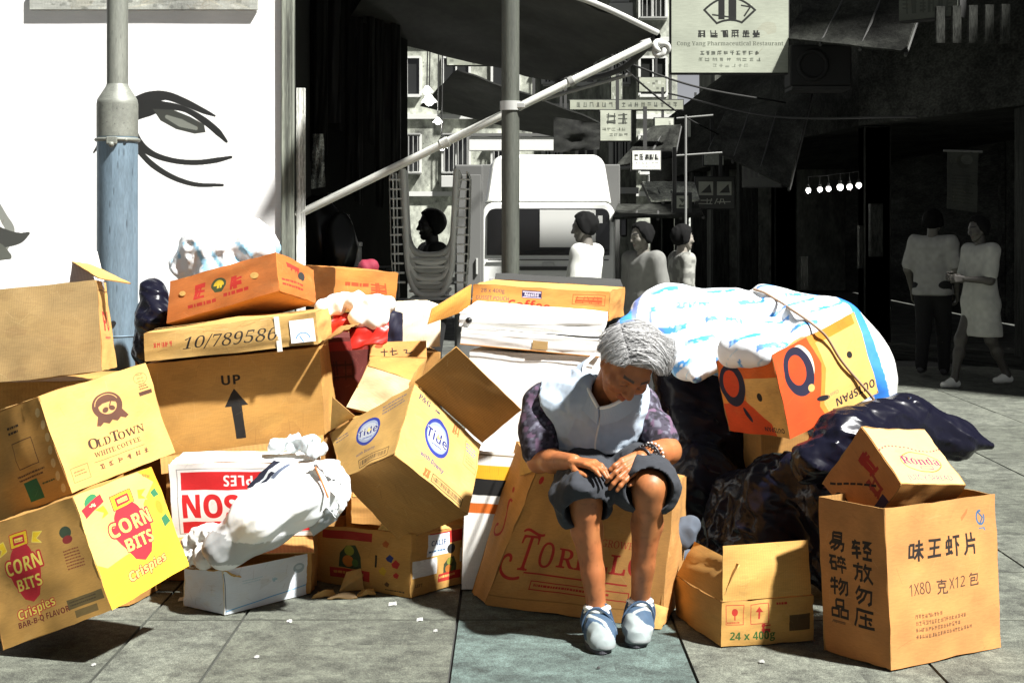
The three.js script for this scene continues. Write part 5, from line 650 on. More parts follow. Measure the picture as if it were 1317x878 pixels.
// cartons at the back of the heap
{
  const f = print(380, 220, '#c47c34', (c, w, h, r) => { fineLines(c, w * 0.16, h * 0.3, w * 0.36, 1, 26, '#c2461c', r); scribble(c, w * 0.58, h * 0.28, 90, 60, 8, '#c84a1c', r, 9); }, { seed: 136 });
  carton('carton', 'orange-tan carton at the back between the fruit carton and the chairs', K.backCarton, { skin: orangeBoard, prints: { F: f } });
  carton('carton', 'tall carton supporting the orange-tan carton at the back', K.backCarton.map((v, i) => [v[0], i % 4 < 2 ? 0.003 : 1.06, v[2]]), { skin: darkBoard });
  const cream = print(300, 240, '#e0c896', null, { seed: 137, flutes: 0.12, wear: 0.3 }), note = print(300, 100, '#c98e4a', (c, w, h) => { c.strokeStyle = '#1c120a'; c.lineWidth = 6; c.lineCap = 'round'; c.beginPath(); c.moveTo(60, 60); c.lineTo(92, 58); c.moveTo(76, 44); c.lineTo(78, 84); c.moveTo(118, 40); c.lineTo(120, 78); c.lineTo(146, 70); c.moveTo(108, 58); c.lineTo(140, 54); c.moveTo(180, 52); c.quadraticCurveTo(206, 44, 190, 66); c.quadraticCurveTo(204, 76, 224, 62); c.stroke(); oval(c, 46, 26, 22, 12, '#c8481c'); }, { seed: 138 });
  const { g, q } = carton('carton', 'open carton with ink marks on its raised flap above the detergent carton', K.inked, { skin: tanBoard, prints: { F: cream, T: tan2Board }, open: [] });
  const wp = (x, y, z) => at(x, y, z).sub(g.position); part('flap', sheet([wp(475, 462, 6.9), wp(549, 461, 6.9), wp(548, 438, 6.95), wp(476, 440, 6.95)], { t: 0.004, bow: 0.003, seed: 3 }), [note, insideBoard], g);
  carton('carton', 'plain carton under the ink-marked carton', [[-0.72, 0.003, -6.75], [-0.42, 0.003, -6.78], [-0.42, 0.64, -6.78], [-0.72, 0.64, -6.75], [-0.72, 0.003, -7.1], [-0.42, 0.003, -7.12], [-0.42, 0.64, -7.12], [-0.72, 0.64, -7.1]], { skin: tan2Board });
  const mar = print(200, 280, '#5a1a12', (c, w, h, r) => { c.fillStyle = '#8c1c14'; c.fillRect(0, h * 0.05, w, h * 0.12); scribble(c, w * 0.2, h * 0.3, 90, 70, 6, '#3a0e0a', r, 8); }, { seed: 139, wear: 1 });
  carton('carton', 'deep maroon carton standing beside the arrow carton', K.maroon, { skin: mar, inside: mar });
  carton('carton', 'plain carton below the maroon carton', K.maroon.map((v, i) => [v[0], i % 4 < 2 ? 0.003 : 0.64, v[2]]), { skin: darkBoard });
  const bl = std([0.012, 0.012, 0.03], 0.5); carton('box', 'small navy black box behind the white bundle', K.black, { skin: bl, inside: bl }); const pl = print(200, 200, '#e8dcc0', null, { seed: 140, grain: 0.03 }); carton('carton', 'pale cream carton behind the small black box', K.pale, { skin: pl, inside: pl });
  carton('carton', 'brown carton under the pale cream carton', K.pale.map((v, i) => [v[0] - (i % 4 === 0 || i % 4 === 3 ? 0.1 : 0), i % 4 < 2 ? 0.003 : 0.92, v[2] - (i > 3 ? 0.02 : -0.1)]), { skin: darkBoard });
}
// the board she sits on: a big crushed carton with red lettering
{
  const face = print(1000, 700, '#bd8846', (c, w, h, r) => {
    const red = '#ad2318'; c.strokeStyle = red; c.fillStyle = red;
    c.save(); c.translate(-w * 0.115, 0); say(c, 'T', w * 0.255, h * 0.6, 250, red, { font: 'serif', weight: '' , sx: 0.8 }); c.lineWidth = 16; c.lineCap = 'round'; c.beginPath(); c.moveTo(w * 0.25, h * 0.78); c.bezierCurveTo(w * 0.18, h * 0.82, w * 0.1, h * 0.76, w * 0.115, h * 0.66); c.bezierCurveTo(w * 0.13, h * 0.6, w * 0.17, h * 0.62, w * 0.165, h * 0.66); c.stroke(); c.lineWidth = 14; c.beginPath(); c.moveTo(w * 0.19, h * 0.44); c.bezierCurveTo(w * 0.22, h * 0.4, w * 0.28, h * 0.48, w * 0.33, h * 0.46); c.stroke();
    say(c, 'O', w * 0.385, h * 0.6, 170, red, { font: 'serif', weight: '', sx: 0.85, outline: red, lw: 3 }); say(c, 'RELLO', w * 0.73, h * 0.605, 130, red, { font: 'serif', weight: '', sx: 1.3, outline: red, lw: 3 }); c.restore(); c.lineWidth = 5; c.strokeRect(w * 0.16, h * 0.735, w * 0.62, 3); c.strokeRect(w * 0.22, h * 0.79, w * 0.58, h * 0.06); fineLines(c, w * 0.24, h * 0.81, w * 0.54, 1, 15, red, r);
    say(c, 'GROWERS', w * 0.72, h * 0.46, 50, '#b23a26', { font: 'serif', weight: '' }); c.globalAlpha = 0.7; c.lineWidth = 6; c.beginPath(); c.arc(w * 0.36, h * 0.26, 46, 0.4, 5.2); c.moveTo(w * 0.4, h * 0.13); c.arc(w * 0.4, h * 0.17, 30, -1.5, 3.2); c.stroke(); scribble(c, w * 0.32, h * 0.3, 100, 60, 5, red, r, 7); c.globalAlpha = 1; oval(c, w * 0.06, h * 0.07, 16, 20, '#b8201a'); c.globalAlpha = 0.4; c.strokeStyle = '#6a4820'; c.lineWidth = 7; c.beginPath(); c.moveTo(0, h * 0.93); c.lineTo(w, h * 0.9); c.stroke(); c.globalAlpha = 1;
  }, { seed: 141, wear: 2 });
  const side = print(220, 700, '#c28c48', (c, w, h, r) => { c.strokeStyle = '#b02a1e'; c.lineWidth = 12; c.beginPath(); c.moveTo(w * 0.62, h * 0.3); c.bezierCurveTo(w * 0.2, h * 0.3, w * 0.9, h * 0.5, w * 0.5, h * 0.56); c.bezierCurveTo(w * 0.2, h * 0.6, w * 0.25, h * 0.5, w * 0.4, h * 0.5); c.stroke(); oval(c, w * 0.5, h * 0.24, 14, 12, '#b02a1e'); }, { seed: 142, wear: 1.5 });
  const c8 = [at(624, 778, 3000 / 488), at(852, 809, 3000 / 519), at(867, 624, 5.84), at(690, 604, 6.12), at(607, 768, 6.34), at(880, 778, 6.3), at(884, 612, 6.3), at(664, 566, 6.42)]; for (const i of [0, 1, 4, 5]) c8[i].y = 0.003;
  const { g, q } = carton('carton', 'big crushed carton with red serif lettering that the person sits on', c8.map((v) => v.toArray()), { skin: print(256, 256, '#b88444', null, { seed: 143, wear: 2 }), prints: { F: face, L: side }, bow: 0.012, rough: 0.009 });
  const wp = (x, y, z) => at(x, y, z).sub(g.position); part('torn_tab', sheet([wp(838, 808, 5.76), wp(851, 809, 5.77), wp(860, 782, 5.78), wp(842, 776, 5.79)], { t: 0.004, bow: 0.006, seed: 12 }), [tan3Board, tan3Board], g);
  part('torn_tab', sheet([wp(668, 612, 6.2), wp(690, 604, 6.1), wp(694, 588, 6.12), wp(672, 560, 6.3)], { t: 0.004, bow: 0.006, seed: 14 }), [tan3Board, tan3Board], g);
}

// ---------------------------------------------------------------- bags, sacks and loose rubbish
function lump(name, label, cat, field, box, cell, mat, color, group) { const g0 = netMesh(field, box, cell, color), p = V((box[0].x + box[1].x) / 2, 0, (box[0].z + box[1].z) / 2); g0.computeBoundingBox(); p.y = g0.boundingBox.min.y; const g = thing(name, label, cat, p, group); part('skin', shift(g0, p), mat, g); return g; }
const ell = (p, rx, ry, rz) => (x, y, z) => { const u = (x - p.x) / rx, v = (y - p.y) / ry, w = (z - p.z) / rz, l = Math.sqrt(u * u + v * v + w * w); return (l - 1) * Math.min(rx, ry, rz) * (l > 1 ? 1 : 1); };
const around = (pts, pad) => { const lo = V(1e9, 1e9, 1e9), hi = lo.clone().negate(); pts.forEach((p) => { lo.min(p); hi.max(p); }); lo.addScalar(-pad); hi.addScalar(pad); return [lo, hi]; };
{ // blue and white woven bag
  const bones = [bone(at(812, 425, 6.75), 0.07, at(862, 408, 6.85), 0.13), bone(at(862, 420, 6.85), 0.17, at(975, 432, 6.95), 0.21), bone(at(880, 470, 6.6), 0.06, at(905, 440, 6.75), 0.12), bone(at(895, 484, 6.5), 0.025, at(920, 440, 6.7), 0.1), bone(at(985, 425, 6.95), 0.19, at(1060, 440, 6.95), 0.19), bone(at(1060, 440, 6.95), 0.18, at(1098, 480, 6.95), 0.17), bone(at(1095, 470, 6.95), 0.16, at(1108, 520, 6.95), 0.15), ...[[0.13, 0.04], [0.42, 0.055], [0.72, 0.065]].map(([t, r]) => { const m = (i, j) => V(...K.orange[i]).lerp(V(...K.orange[j]), t).add(V(0, r - 0.034, 0)); return bone(m(3, 7), r, lerp(m(3, 7), m(2, 6), 0.94), r); })];
  const base = bonesField(bones, 0.09), f = (x, y, z) => { const d = base(x, y, z); if (Math.abs(d) > 0.12) return d; const cr = x - at(968, 0, 6.9).x + (y - 1.2) * 0.5, crease = 0.022 * Math.exp(-cr * cr / 0.0014); return d + crease - 0.006 * ridge(x * 5 + y * 4, y * 8, z * 5) + 0.008 * crumple(x * 5, y * 6 + x * 3, z * 5) + 0.002 * crumple(x * 15, y * 17, z * 15) ; };
  const blue = [0.06, 0.3, 0.72], white = [0.78, 0.81, 0.84], ink = [0.1, 0.22, 0.55];
  const colr = (x, y, z) => {
    if (x > 1.46 + (1.15 - y) * 0.3 && x < 1.54 + (1.15 - y) * 0.3) return [0.03, 0.2, 0.68];
    if (x >= 1.54 + (1.15 - y) * 0.3) return [0.6, 0.6, 0.58];
    if (x < 0.52 && x > 0.465) return blue; if (x < 0.6) { const s = (x * 1.0 + z * 0.25) * 12; return ((s % 1) + 1) % 1 < 0.36 && y < 1.26 ? [0.2, 0.26, 0.56] : white; }
    const u = x + (z + 7) * 0.35 + y * 0.2, v = -y * 0.95 + (z + 7) * 0.75 + x * 0.28 + 0.03 * Math.sin(x * 5), row = Math.floor(v * 8.5), s = v * 8.5 - row, q = ((u * 4.4 + row * 0.43) % 1 + 1) % 1, n = noise(x * 45, y * 45, z * 45);   // rows of woven dashes
    if (s < 0.3 && q < 0.62 && n > -0.5) return n > 0.3 ? [0.3, 0.58, 0.85] : q < 0.14 ? ink : blue; return s > 0.62 && s < 0.67 && n > 0 ? [0.5, 0.68, 0.82] : white;
  };
  const g = lump('woven_bag', 'bulging blue and white woven plastic bag roped over the orange carton', 'bag', f, [V(0.38, 0.66, -7.35), V(1.76, 1.34, -5.95)], 0.0072, new THREE.MeshStandardMaterial({ vertexColors: true, roughness: 0.55 }), colr);
  const [c0, c1, c2] = [0, 1, 3].map((i) => V(...K.orange[i])), pn = c1.clone().sub(c0).cross(c2.clone().sub(c0)).normalize(), faceZ = (x, y) => { const d = at(x, y, 1).sub(V(0, EYE, 0)), t = c0.clone().sub(V(0, EYE, 0)).dot(pn) / d.dot(pn); return t; };
  const onBag = (x, y, most0) => { const most = x > 1048 && x < 1130 ? faceZ(x, y) - 0.02 : most0; let z = 6.0; while (z < most && f(...at(x, y, z).toArray()) > 0.009) z += 0.004; return at(x, y, Math.min(z, most)); };
  const rp = [[970, 372, 7.1], [977, 374, 7.1], [985, 377, 7.1], [1000, 386, 7.1], [1018, 398, 7.1], [1036, 410, 7.1], [1052, 422, 6.4], [1064, 434, 6.34], [1080, 460, 6.31], [1094, 478, 6.33], [1108, 494, 6.33], [1120, 508, 6.3], [1128, 519, 6.2]].map((a) => onBag(...a)), r = thing('rope', 'thin brown rope stretched over the woven bag and orange carton', 'rope', rp[rp.length - 1].clone());
  part('cord', shift(tubeGeo(rp, 0.006, 80, 8), r.position), std([0.3, 0.2, 0.13], 0.9), r);
}
const binMat = new THREE.MeshPhysicalMaterial({ color: col(0.006, 0.006, 0.013), roughness: 0.26, specularIntensity: 0.5 });
function binBag(label, bones, k, pad, amp, cell = 0.0085) { const b = bonesField(bones, k), f = (x, y, z) => { const d = b(x, y, z); if (Math.abs(d) > 0.15) return d; return Math.max(d - amp * ridge(x * 5 + z * 3, y * 4.5, z * 5) + amp * 1.9 * crumple(x * 4.5 + y * 3, y * 9 + x * 3, z * 8) + amp * 0.9 * crumple(x * 10, y * 21 + x * 6, z * 19), 0.002 - y); }; return lump('bin_bag', label, 'bag', f, bonesBox(bones, pad), cell, binMat); }
binBag('long shiny black bin bag lying across the heap below the orange carton', [bone(at(1046, 592, 6.0), 0.09, at(1090, 568, 6.05), 0.115), bone(at(1090, 566, 6.05), 0.115, at(1160, 546, 6.3), 0.115), bone(at(1160, 546, 6.3), 0.11, at(1228, 566, 6.35), 0.075), bone(at(1228, 564, 6.35), 0.07, at(1274, 574, 6.35), 0.012)], 0.05, 0.06, 0.016);
binBag('bulky black bin bag slumped behind the low open carton', [bone(at(1000, 632, 6.4), 0.15, at(990, 700, 6.42), 0.2), bone(at(1024, 604, 6.26), 0.07, at(1060, 640, 6.25), 0.13), bone(at(950, 640, 6.6), 0.13, at(945, 700, 6.6), 0.18), bone(at(1100, 640, 6.25), 0.17, at(1110, 720, 6.25), 0.2)], 0.1, 0.06, 0.014);
binBag('added black bag standing in for the shade of the hollow beside the seated person', [bone(at(905, 620, 6.95), 0.17, at(910, 680, 7.0), 0.22), bone(at(890, 560, 7.15), 0.13, at(900, 640, 7.1), 0.18), bone(at(868, 470, 7.2), 0.11, at(890, 560, 7.18), 0.15), bone(at(930, 500, 7.25), 0.14, at(930, 600, 7.2), 0.18)], 0.1, 0.06, 0.012, 0.012);  // added to make the hollow black, where only shadow lies
binBag('small black bag tucked between the lamp post and fruit carton', [bone(at(196, 372, 7.0), 0.05, at(200, 410, 6.95), 0.08), bone(at(200, 410, 6.98), 0.08, at(198, 450, 7.02), 0.1)], 0.05, 0.05, 0.014);
{ // tall support behind the small black bag
  carton('carton', 'narrow carton standing behind the long flat carton', [[-1.72, 0.003, -6.98], [-1.5, 0.003, -6.98], [-1.5, 0.94, -6.98], [-1.72, 0.94, -6.98], [-1.72, 0.003, -7.1], [-1.5, 0.003, -7.1], [-1.5, 0.94, -7.1], [-1.72, 0.94, -7.1]].map((v) => [v[0] + 0.02, v[1], v[2] - 0.02]), { skin: darkBoard });
}
{ // thin white and blue plastic heaped by the hoarding
  const bones = [bone(at(232, 345, 7.5), 0.05, at(262, 320, 7.5), 0.09), bone(at(262, 320, 7.5), 0.1, at(320, 318, 7.5), 0.11), bone(at(318, 305, 7.5), 0.08, at(340, 320, 7.45), 0.06), bone(at(290, 360, 7.5), 0.14, at(290, 420, 7.5), 0.16)], b = bonesField(bones, 0.05);
  lump('plastic_bag', 'crumpled white and pale blue plastic bag against the hoarding', 'bag', (x, y, z) => b(x, y, z) + 0.03 * crumple(x * 9, y * 7, z * 9) + 0.016 * crumple(x * 21, y * 18, z * 21) - 0.02, bonesBox(bones, 0.06), 0.01, new THREE.MeshPhysicalMaterial({ vertexColors: true, roughness: 0.4 }), (x, y, z) => noise(x * 34 + y * 20, y * 13, z * 20) > 0.28 && y < 1.42 ? [0.3, 0.55, 0.72] : [0.82, 0.84, 0.85]);
  carton('carton', 'tall carton standing behind the fruit carton, holding up the plastic bag', [[-1.6, 0.003, -7.28], [-1.05, 0.003, -7.28], [-1.05, 0.92, -7.28], [-1.6, 0.92, -7.28], [-1.6, 0.003, -7.7], [-1.05, 0.003, -7.7], [-1.05, 0.92, -7.7], [-1.6, 0.92, -7.7]], { skin: darkBoard });
}
{ // white sack lying in the small carton
  const bones = [bone(at(290, 704, 5.98), 0.085, at(340, 664, 5.95), 0.108), bone(at(340, 664, 5.95), 0.108, at(395, 634, 5.95), 0.1), bone(at(395, 634, 5.95), 0.105, at(424, 622, 5.95), 0.09)], b = bonesField(bones, 0.05), cut = at(436, 616, 5.93), dir = V(0.86, 0.42, 0.28).normalize();
  const f = (x, y, z) => { let d = b(x, y, z); if (Math.abs(d) > 0.12) return d; const t = x * 0.8 + y * 0.55, n1 = y * 0.8 - x * 0.55; d += 0.016 * crumple(t * 3, n1 * 8, z * 8) + 0.007 * crumple(t * 7, n1 * 22, z * 20) + 0.006 * ridge(t * 2, n1 * 14, z * 12) - 0.008; const e = (x - cut.x) * dir.x + (y - cut.y) * dir.y + (z - cut.z) * dir.z + 0.012 * noise(x * 30, y * 40, z * 30); return smax(d, e, 0.01); };
  const g = lump('plastic_sack', 'crumpled white plastic sack slumped into the small white carton', 'sack', f, bonesBox(bones, 0.05), 0.007, new THREE.MeshPhysicalMaterial({ vertexColors: true, roughness: 0.35, clearcoat: 0.2 }), (x, y, z) => { const n = noise(x * 3, y * 18, z * 3); const e = (x - cut.x) * dir.x + (y - cut.y) * dir.y; return y < 0.33 && n > 0.35 ? [0.42, 0.44, 0.44] : [0.84, 0.87, 0.88]; });
  const wp = (x, y, z) => at(x, y, z).sub(g.position), wm = new THREE.MeshPhysicalMaterial({ color: col(0.84, 0.87, 0.88), roughness: 0.35 }), sm = new THREE.MeshPhysicalMaterial({ color: col(0.3, 0.33, 0.34), roughness: 0.3 });
  for (const [i, c] of [[[397, 598], [420, 590], [440, 600], [432, 640]], [[418, 650], [440, 632], [446, 650], [432, 668]], [[392, 664], [420, 652], [434, 668], [402, 690]], [[405, 592], [436, 590], [441, 620], [424, 616]]].entries()) part('torn_rim', sheet(c.map(([x, y], k) => wp(x, y, 5.86 + 0.03 * ((k + i) % 3))).reverse(), { t: 0.003, bow: 0.014, rough: 0.012, n: 8, seed: i + 3 }), [i === 2 ? sm : wm, wm], g);
  part('string', tubeGeo([wp(405, 600, 5.86), wp(413, 618, 5.85), wp(422, 640, 5.84)], 0.004, 20, 6), std([0.5, 0.16, 0.05]), g);
  const dark = thing('mesh_bag', 'folded dark checked plastic strip poking out above the white sack', 'bag', at(335, 622, 6.0)), o = dark.position; part('strip', sheet([at(316, 626, 5.97), at(340, 628, 5.94), at(378, 598, 5.95), at(352, 592, 6.0)].map((v) => v.sub(o)), { t: 0.006, bow: 0.012, rough: 0.01, seed: 4 }), [print(160, 80, '#c4ccd0', (c, w, h) => { c.fillStyle = '#10162a'; c.fillRect(0, 0, w * 0.36, h); c.fillRect(w * 0.5, h * 0.4, w * 0.2, h * 0.6); c.fillStyle = '#5a6478'; c.fillRect(w * 0.72, 0, w * 0.14, h * 0.6); }, { seed: 150, wear: 0.1 }), whiteBoard], dark);
}
{ // foam fruit nets, paper and tissue
  const f0 = (pts, r, amp, fr) => { const b = bonesField(pts.map((p) => bone(p, r, p.clone().add(V(0.02, 0.01, 0)), r * 0.8)), 0.02); return (x, y, z) => b(x, y, z) - amp * ridge(x * fr, y * fr, z * fr); };
  let pts = [at(246, 700, 6.12), at(256, 690, 6.1), at(266, 706, 6.06), at(250, 716, 6.1), at(272, 686, 6.08), at(262, 718, 6.04)]; lump('foam_netting', 'white crumpled foam netting spilling beside the white sack', 'packing foam', f0(pts, 0.035, 0.012, 40), around(pts, 0.08), 0.006, grey(0.8, 0.8));
  pts = [at(418, 396, 6.9), at(436, 390, 6.9), at(456, 388, 6.88), at(478, 390, 6.86), at(492, 394, 6.86), at(462, 408, 6.84), at(482, 412, 6.84)]; lump('tissue_bundle', 'white lumpy bundle lying on the red sheet at the back', 'bundle', f0(pts, 0.045, 0.008, 14), around(pts, 0.09), 0.008, grey(0.85, 0.7));
  const red = thing('red_sheet', 'folded bright red plastic sheet under the white bundle', 'plastic sheet', at(470, 440, 6.8)), o = red.position, rm = std([0.5, 0.02, 0.012], 0.4); part('sheet', sheet([at(452, 446, 6.78), at(497, 440, 6.78), at(500, 416, 6.84), at(448, 420, 6.86)].map((v) => v.sub(o)), { t: 0.01, bow: 0.02, rough: 0.02, seed: 4 }), [rm, rm], red); part('sheet_fold', sheet([at(420, 430, 6.84), at(455, 424, 6.84), at(460, 404, 6.9), at(430, 402, 6.9)].map((v) => v.sub(o)), { t: 0.01, bow: 0.02, rough: 0.02, seed: 5 }), [rm, rm], red);
  pts = [at(356, 574, 6.3), at(376, 570, 6.3), at(396, 572, 6.26), at(404, 580, 6.2)]; lump('plastic_wad', 'pale blue-white wad of plastic below the arrow carton', 'plastic', f0(pts, 0.03, 0.012, 26), around(pts, 0.07), 0.006, new THREE.MeshPhysicalMaterial({ color: col(0.68, 0.78, 0.82), roughness: 0.35 }));
  pts = [at(870, 684, 6.1), at(882, 678, 6.12), at(878, 692, 6.1), at(880, 720, 6.2), at(876, 750, 6.3)]; lump('cloth_bundle', 'small slate grey cloth bundle beside the crushed carton', 'cloth', f0(pts, 0.04, 0.01, 18), around(pts, 0.07), 0.007, std([0.07, 0.085, 0.11], 0.95));
  pts = [at(472, 345, 8.2)]; lump('crimson_hat', 'round crimson hat showing behind the orange-tan carton', 'hat', f0(pts, 0.05, 0.003, 12), around(pts, 0.09), 0.008, std([0.2, 0.01, 0.03], 0.8)); carton('carton', 'tall dark carton at the very back under the crimson hat', [at(440, 360, 8.1), at(504, 360, 8.1), at(504, 357, 8.1), at(440, 357, 8.1), at(440, 360, 8.4), at(504, 360, 8.4), at(504, 357, 8.4), at(440, 357, 8.4)].map((v, i) => [v.x, i % 4 < 2 ? 0.003 : v.y, v.z]), { skin: darkBoard });
  const rr = rng(44); [[416, 764, 0.05, 'curled tan peel lying by the produce tray'], [440, 766, 0.06, 'long dark-edged peel scrap on the paving by the produce tray'], [452, 756, 0.05, 'upright tan peel scrap leaning on the produce tray'], [470, 762, 0.04, 'thin brown peel end beside the produce tray']].forEach(([x, y, s, lab], i) => { const Z = 3000 / (y + 5 - 290), p = at(x, y + 5, Z); p.y = 0.004; const g = thing('peel_scrap', lab, 'scrap', p); const h = i === 2 ? 0.07 : 0.015; part('skin', sheet([V(-s, 0, 0.01), V(s, 0.003, -0.01), V(s * 0.7, h * 1.2, -0.04), V(-s * 0.5, h, -0.03)], { t: 0.004, bow: 0.015, rough: 0.01, n: 8, seed: i + 5 }), [i === 1 ? std([0.1, 0.06, 0.02]) : std([0.5, 0.3, 0.09], 0.7), std([0.3, 0.18, 0.06])], g); });
  [[560, 812, 0.008], [330, 846, 0.009], [120, 856, 0.008], [980, 852, 0.01], [540, 798, 0.012], [236, 772, 0.02], [372, 800, 0.01], [770, 860, 0.006], [505, 778, 0.016]].forEach(([x, y, s], i) => { const Z = 3000 / (y - 290), p = at(x, y, Z); p.y = 0.003; const g = thing('paper_scrap', ['small grey chip on the paving ahead of the striped carton', 'small bent paper chip on the open paving', 'small grey chip near the tilted yellow carton', 'small torn chip ahead of the low open carton', 'tiny pale scrap on the paving near the slab joint', 'torn pale scrap by the small white carton', 'white speck of paper before the small white carton', 'black speck on the paving ahead of the shoes', 'grey curled scrap on the paving ahead of the produce tray'][i], 'scrap', p); part('paper', sheet([V(-s, 0, s), V(s, 0, s * 0.7), V(s * 0.8, s * 0.5, -s), V(-s, s * 0.3, -s * 0.8)], { t: 0.001, bow: 0.003, rough: 0.003, n: 6, seed: i }), i === 7 ? [grey(0.02), grey(0.02)] : [grey(i === 6 ? 0.8 : i < 4 ? 0.25 : 0.4), grey(0.4)], g); });
}

// ---------------------------------------------------------------- people
const basis = (up, fwd) => { const y = up.clone().normalize(), x = y.clone().cross(fwd).normalize(), z = x.clone().cross(y); return new THREE.Matrix4().makeBasis(x, y, z); };
function headField(s = 1) {                                 // face looks along +z, crown along +y, centre at the origin
  return (X, Y, Z) => {
    const x = X / s, y = Y / s, z = Z / s, ax = Math.abs(x);
    const e = (cx, cy, cz, rx, ry, rz) => { const u = (ax - cx) / rx, v = (y - cy) / ry, w = (z - cz) / rz, l = Math.sqrt(u * u + v * v + w * w); return (l - 1) * Math.min(rx, ry, rz); };
    let d = e(0, 0.03, -0.012, 0.076, 0.088, 0.094);
    d = smin(d, cone(x, y, z, [0, -0.025, 0.03, 0.056, 0, -0.083, 0.052, 0.03]), 0.035); d = smin(d, cone(ax, y, z, [0.058, -0.02, 0.0, 0.02, 0.034, -0.07, 0.036, 0.02]), 0.03);
    d = smin(d, e(0.04, -0.018, 0.056, 0.03, 0.026, 0.028), 0.02); d = smin(d, cone(ax, y, z, [0, 0.026, 0.082, 0.015, 0.045, 0.024, 0.062, 0.012]), 0.016);
    d = smax(d, -e(0.032, 0.006, 0.096, 0.02, 0.013, 0.018), 0.014); d = smin(d, e(0.032, 0.005, 0.074, 0.0155, 0.0135, 0.0135), 0.004);
    d = smin(d, cone(x, y, z, [0, 0.012, 0.083, 0.009, 0, -0.026, 0.103, 0.0125]), 0.012); d = smin(d, e(0.0125, -0.03, 0.092, 0.01, 0.0085, 0.01), 0.008);
    d = smin(d, cone(ax, y, z, [0, -0.052, 0.0865, 0.0065, 0.02, -0.053, 0.0765, 0.004]), 0.005); d = smin(d, cone(ax, y, z, [0, -0.0635, 0.0845, 0.0075, 0.016, -0.0615, 0.0765, 0.005]), 0.005);
    d = smin(d, e(0.08, 0.0, -0.008, 0.01, 0.03, 0.019), 0.008); d = smax(d, -e(0.09, 0.002, -0.002, 0.008, 0.016, 0.01), 0.005);
    return d * s;
  };
}
function skinColor(base, dark) { return (x, y, z) => { const ax = Math.abs(x), b = base.map((v) => v * (1 + 0.07 * noise(x * 60, y * 60, z * 60))); if (z > 0.055 && y > 0.03 && y < 0.041 && ax > 0.014 && ax < 0.054) return dark; if (z > 0.07 && ax > 0.018 && ax < 0.046 && y > -0.004 && y < 0.0) return dark; if (z > 0.072 && ax < 0.022 && y < -0.048 && y > -0.07) return [base[0] * 0.82, base[1] * 0.6, base[2] * 0.6]; return b; }; }
function headGeo(s, place, M, cell, color) { const g = netMesh(headField(s), [V(-0.11 * s, -0.13 * s, -0.12 * s), V(0.11 * s, 0.13 * s, 0.13 * s)], cell, color); g.applyMatrix4(M); return g.translate(place.x, place.y, place.z); }
// a hand from the wrist: dir to the fingers, palmN out of the palm, side +1 when the thumb lies along dir x palmN
function handBones(wrist, dir, palmN, side, { s = 1, curl = [0.25, 0.3, 0.35, 0.4], spread = 0.06, thumb = 0.5 } = {}) {
  const y = dir.clone().normalize(), x = y.clone().cross(palmN).normalize().multiplyScalar(side), z = palmN.clone().addScaledVector(y, -palmN.dot(y)).normalize(), P = (a, b, c) => wrist.clone().addScaledVector(x, a * s).addScaledVector(y, b * s).addScaledVector(z, c * s), out = [];
  const len = [[0.04, 0.024, 0.02], [0.045, 0.028, 0.022], [0.042, 0.026, 0.021], [0.032, 0.02, 0.018]], kx = [0.028, 0.009, -0.011, -0.029], ky = [0.086, 0.09, 0.086, 0.078];
  for (let i = 0; i < 4; i++) {
    const k = P(kx[i], ky[i], -0.004); out.push(bone(P(kx[i] * 0.6, 0.006, 0), 0.0165 * s, k, 0.0115 * s)); let p = k, a = curl[i] * 0.8, sp = kx[i] / 0.03 * spread;
    for (let j = 0; j < 3; j++) { const d = y.clone().multiplyScalar(Math.cos(a)).addScaledVector(z, Math.sin(a)).addScaledVector(x, sp).normalize(), q = p.clone().addScaledVector(d, len[i][j] * s); out.push(bone(p, (0.0098 - j * 0.001) * s, q, (0.0088 - j * 0.001) * s)); p = q; a += curl[i] * 1.1; }
  }
  const t0 = P(0.02, 0.022, 0.006), t1 = P(0.042, 0.05, 0.016 + 0.01 * thumb), t2 = P(0.05 - 0.012 * thumb, 0.08, 0.022 + 0.012 * thumb), t3 = P(0.05 - 0.022 * thumb, 0.103, 0.024 + 0.018 * thumb);
  out.push(bone(t0, 0.016 * s, t1, 0.0125 * s), bone(t1, 0.012 * s, t2, 0.0105 * s), bone(t2, 0.0105 * s, t3, 0.0085 * s)); return out;
}
const meshBones = (bones, k, cell, color) => netMesh(bonesField(bones, k), bonesBox(bones, 0.02), cell, color);
const skinMat = () => new THREE.MeshPhysicalMaterial({ vertexColors: true, roughness: 0.5 });
const strip3 = (g) => { for (const n of Object.keys(g.attributes)) if (!['position', 'normal', 'color'].includes(n)) g.deleteAttribute(n); return g; };

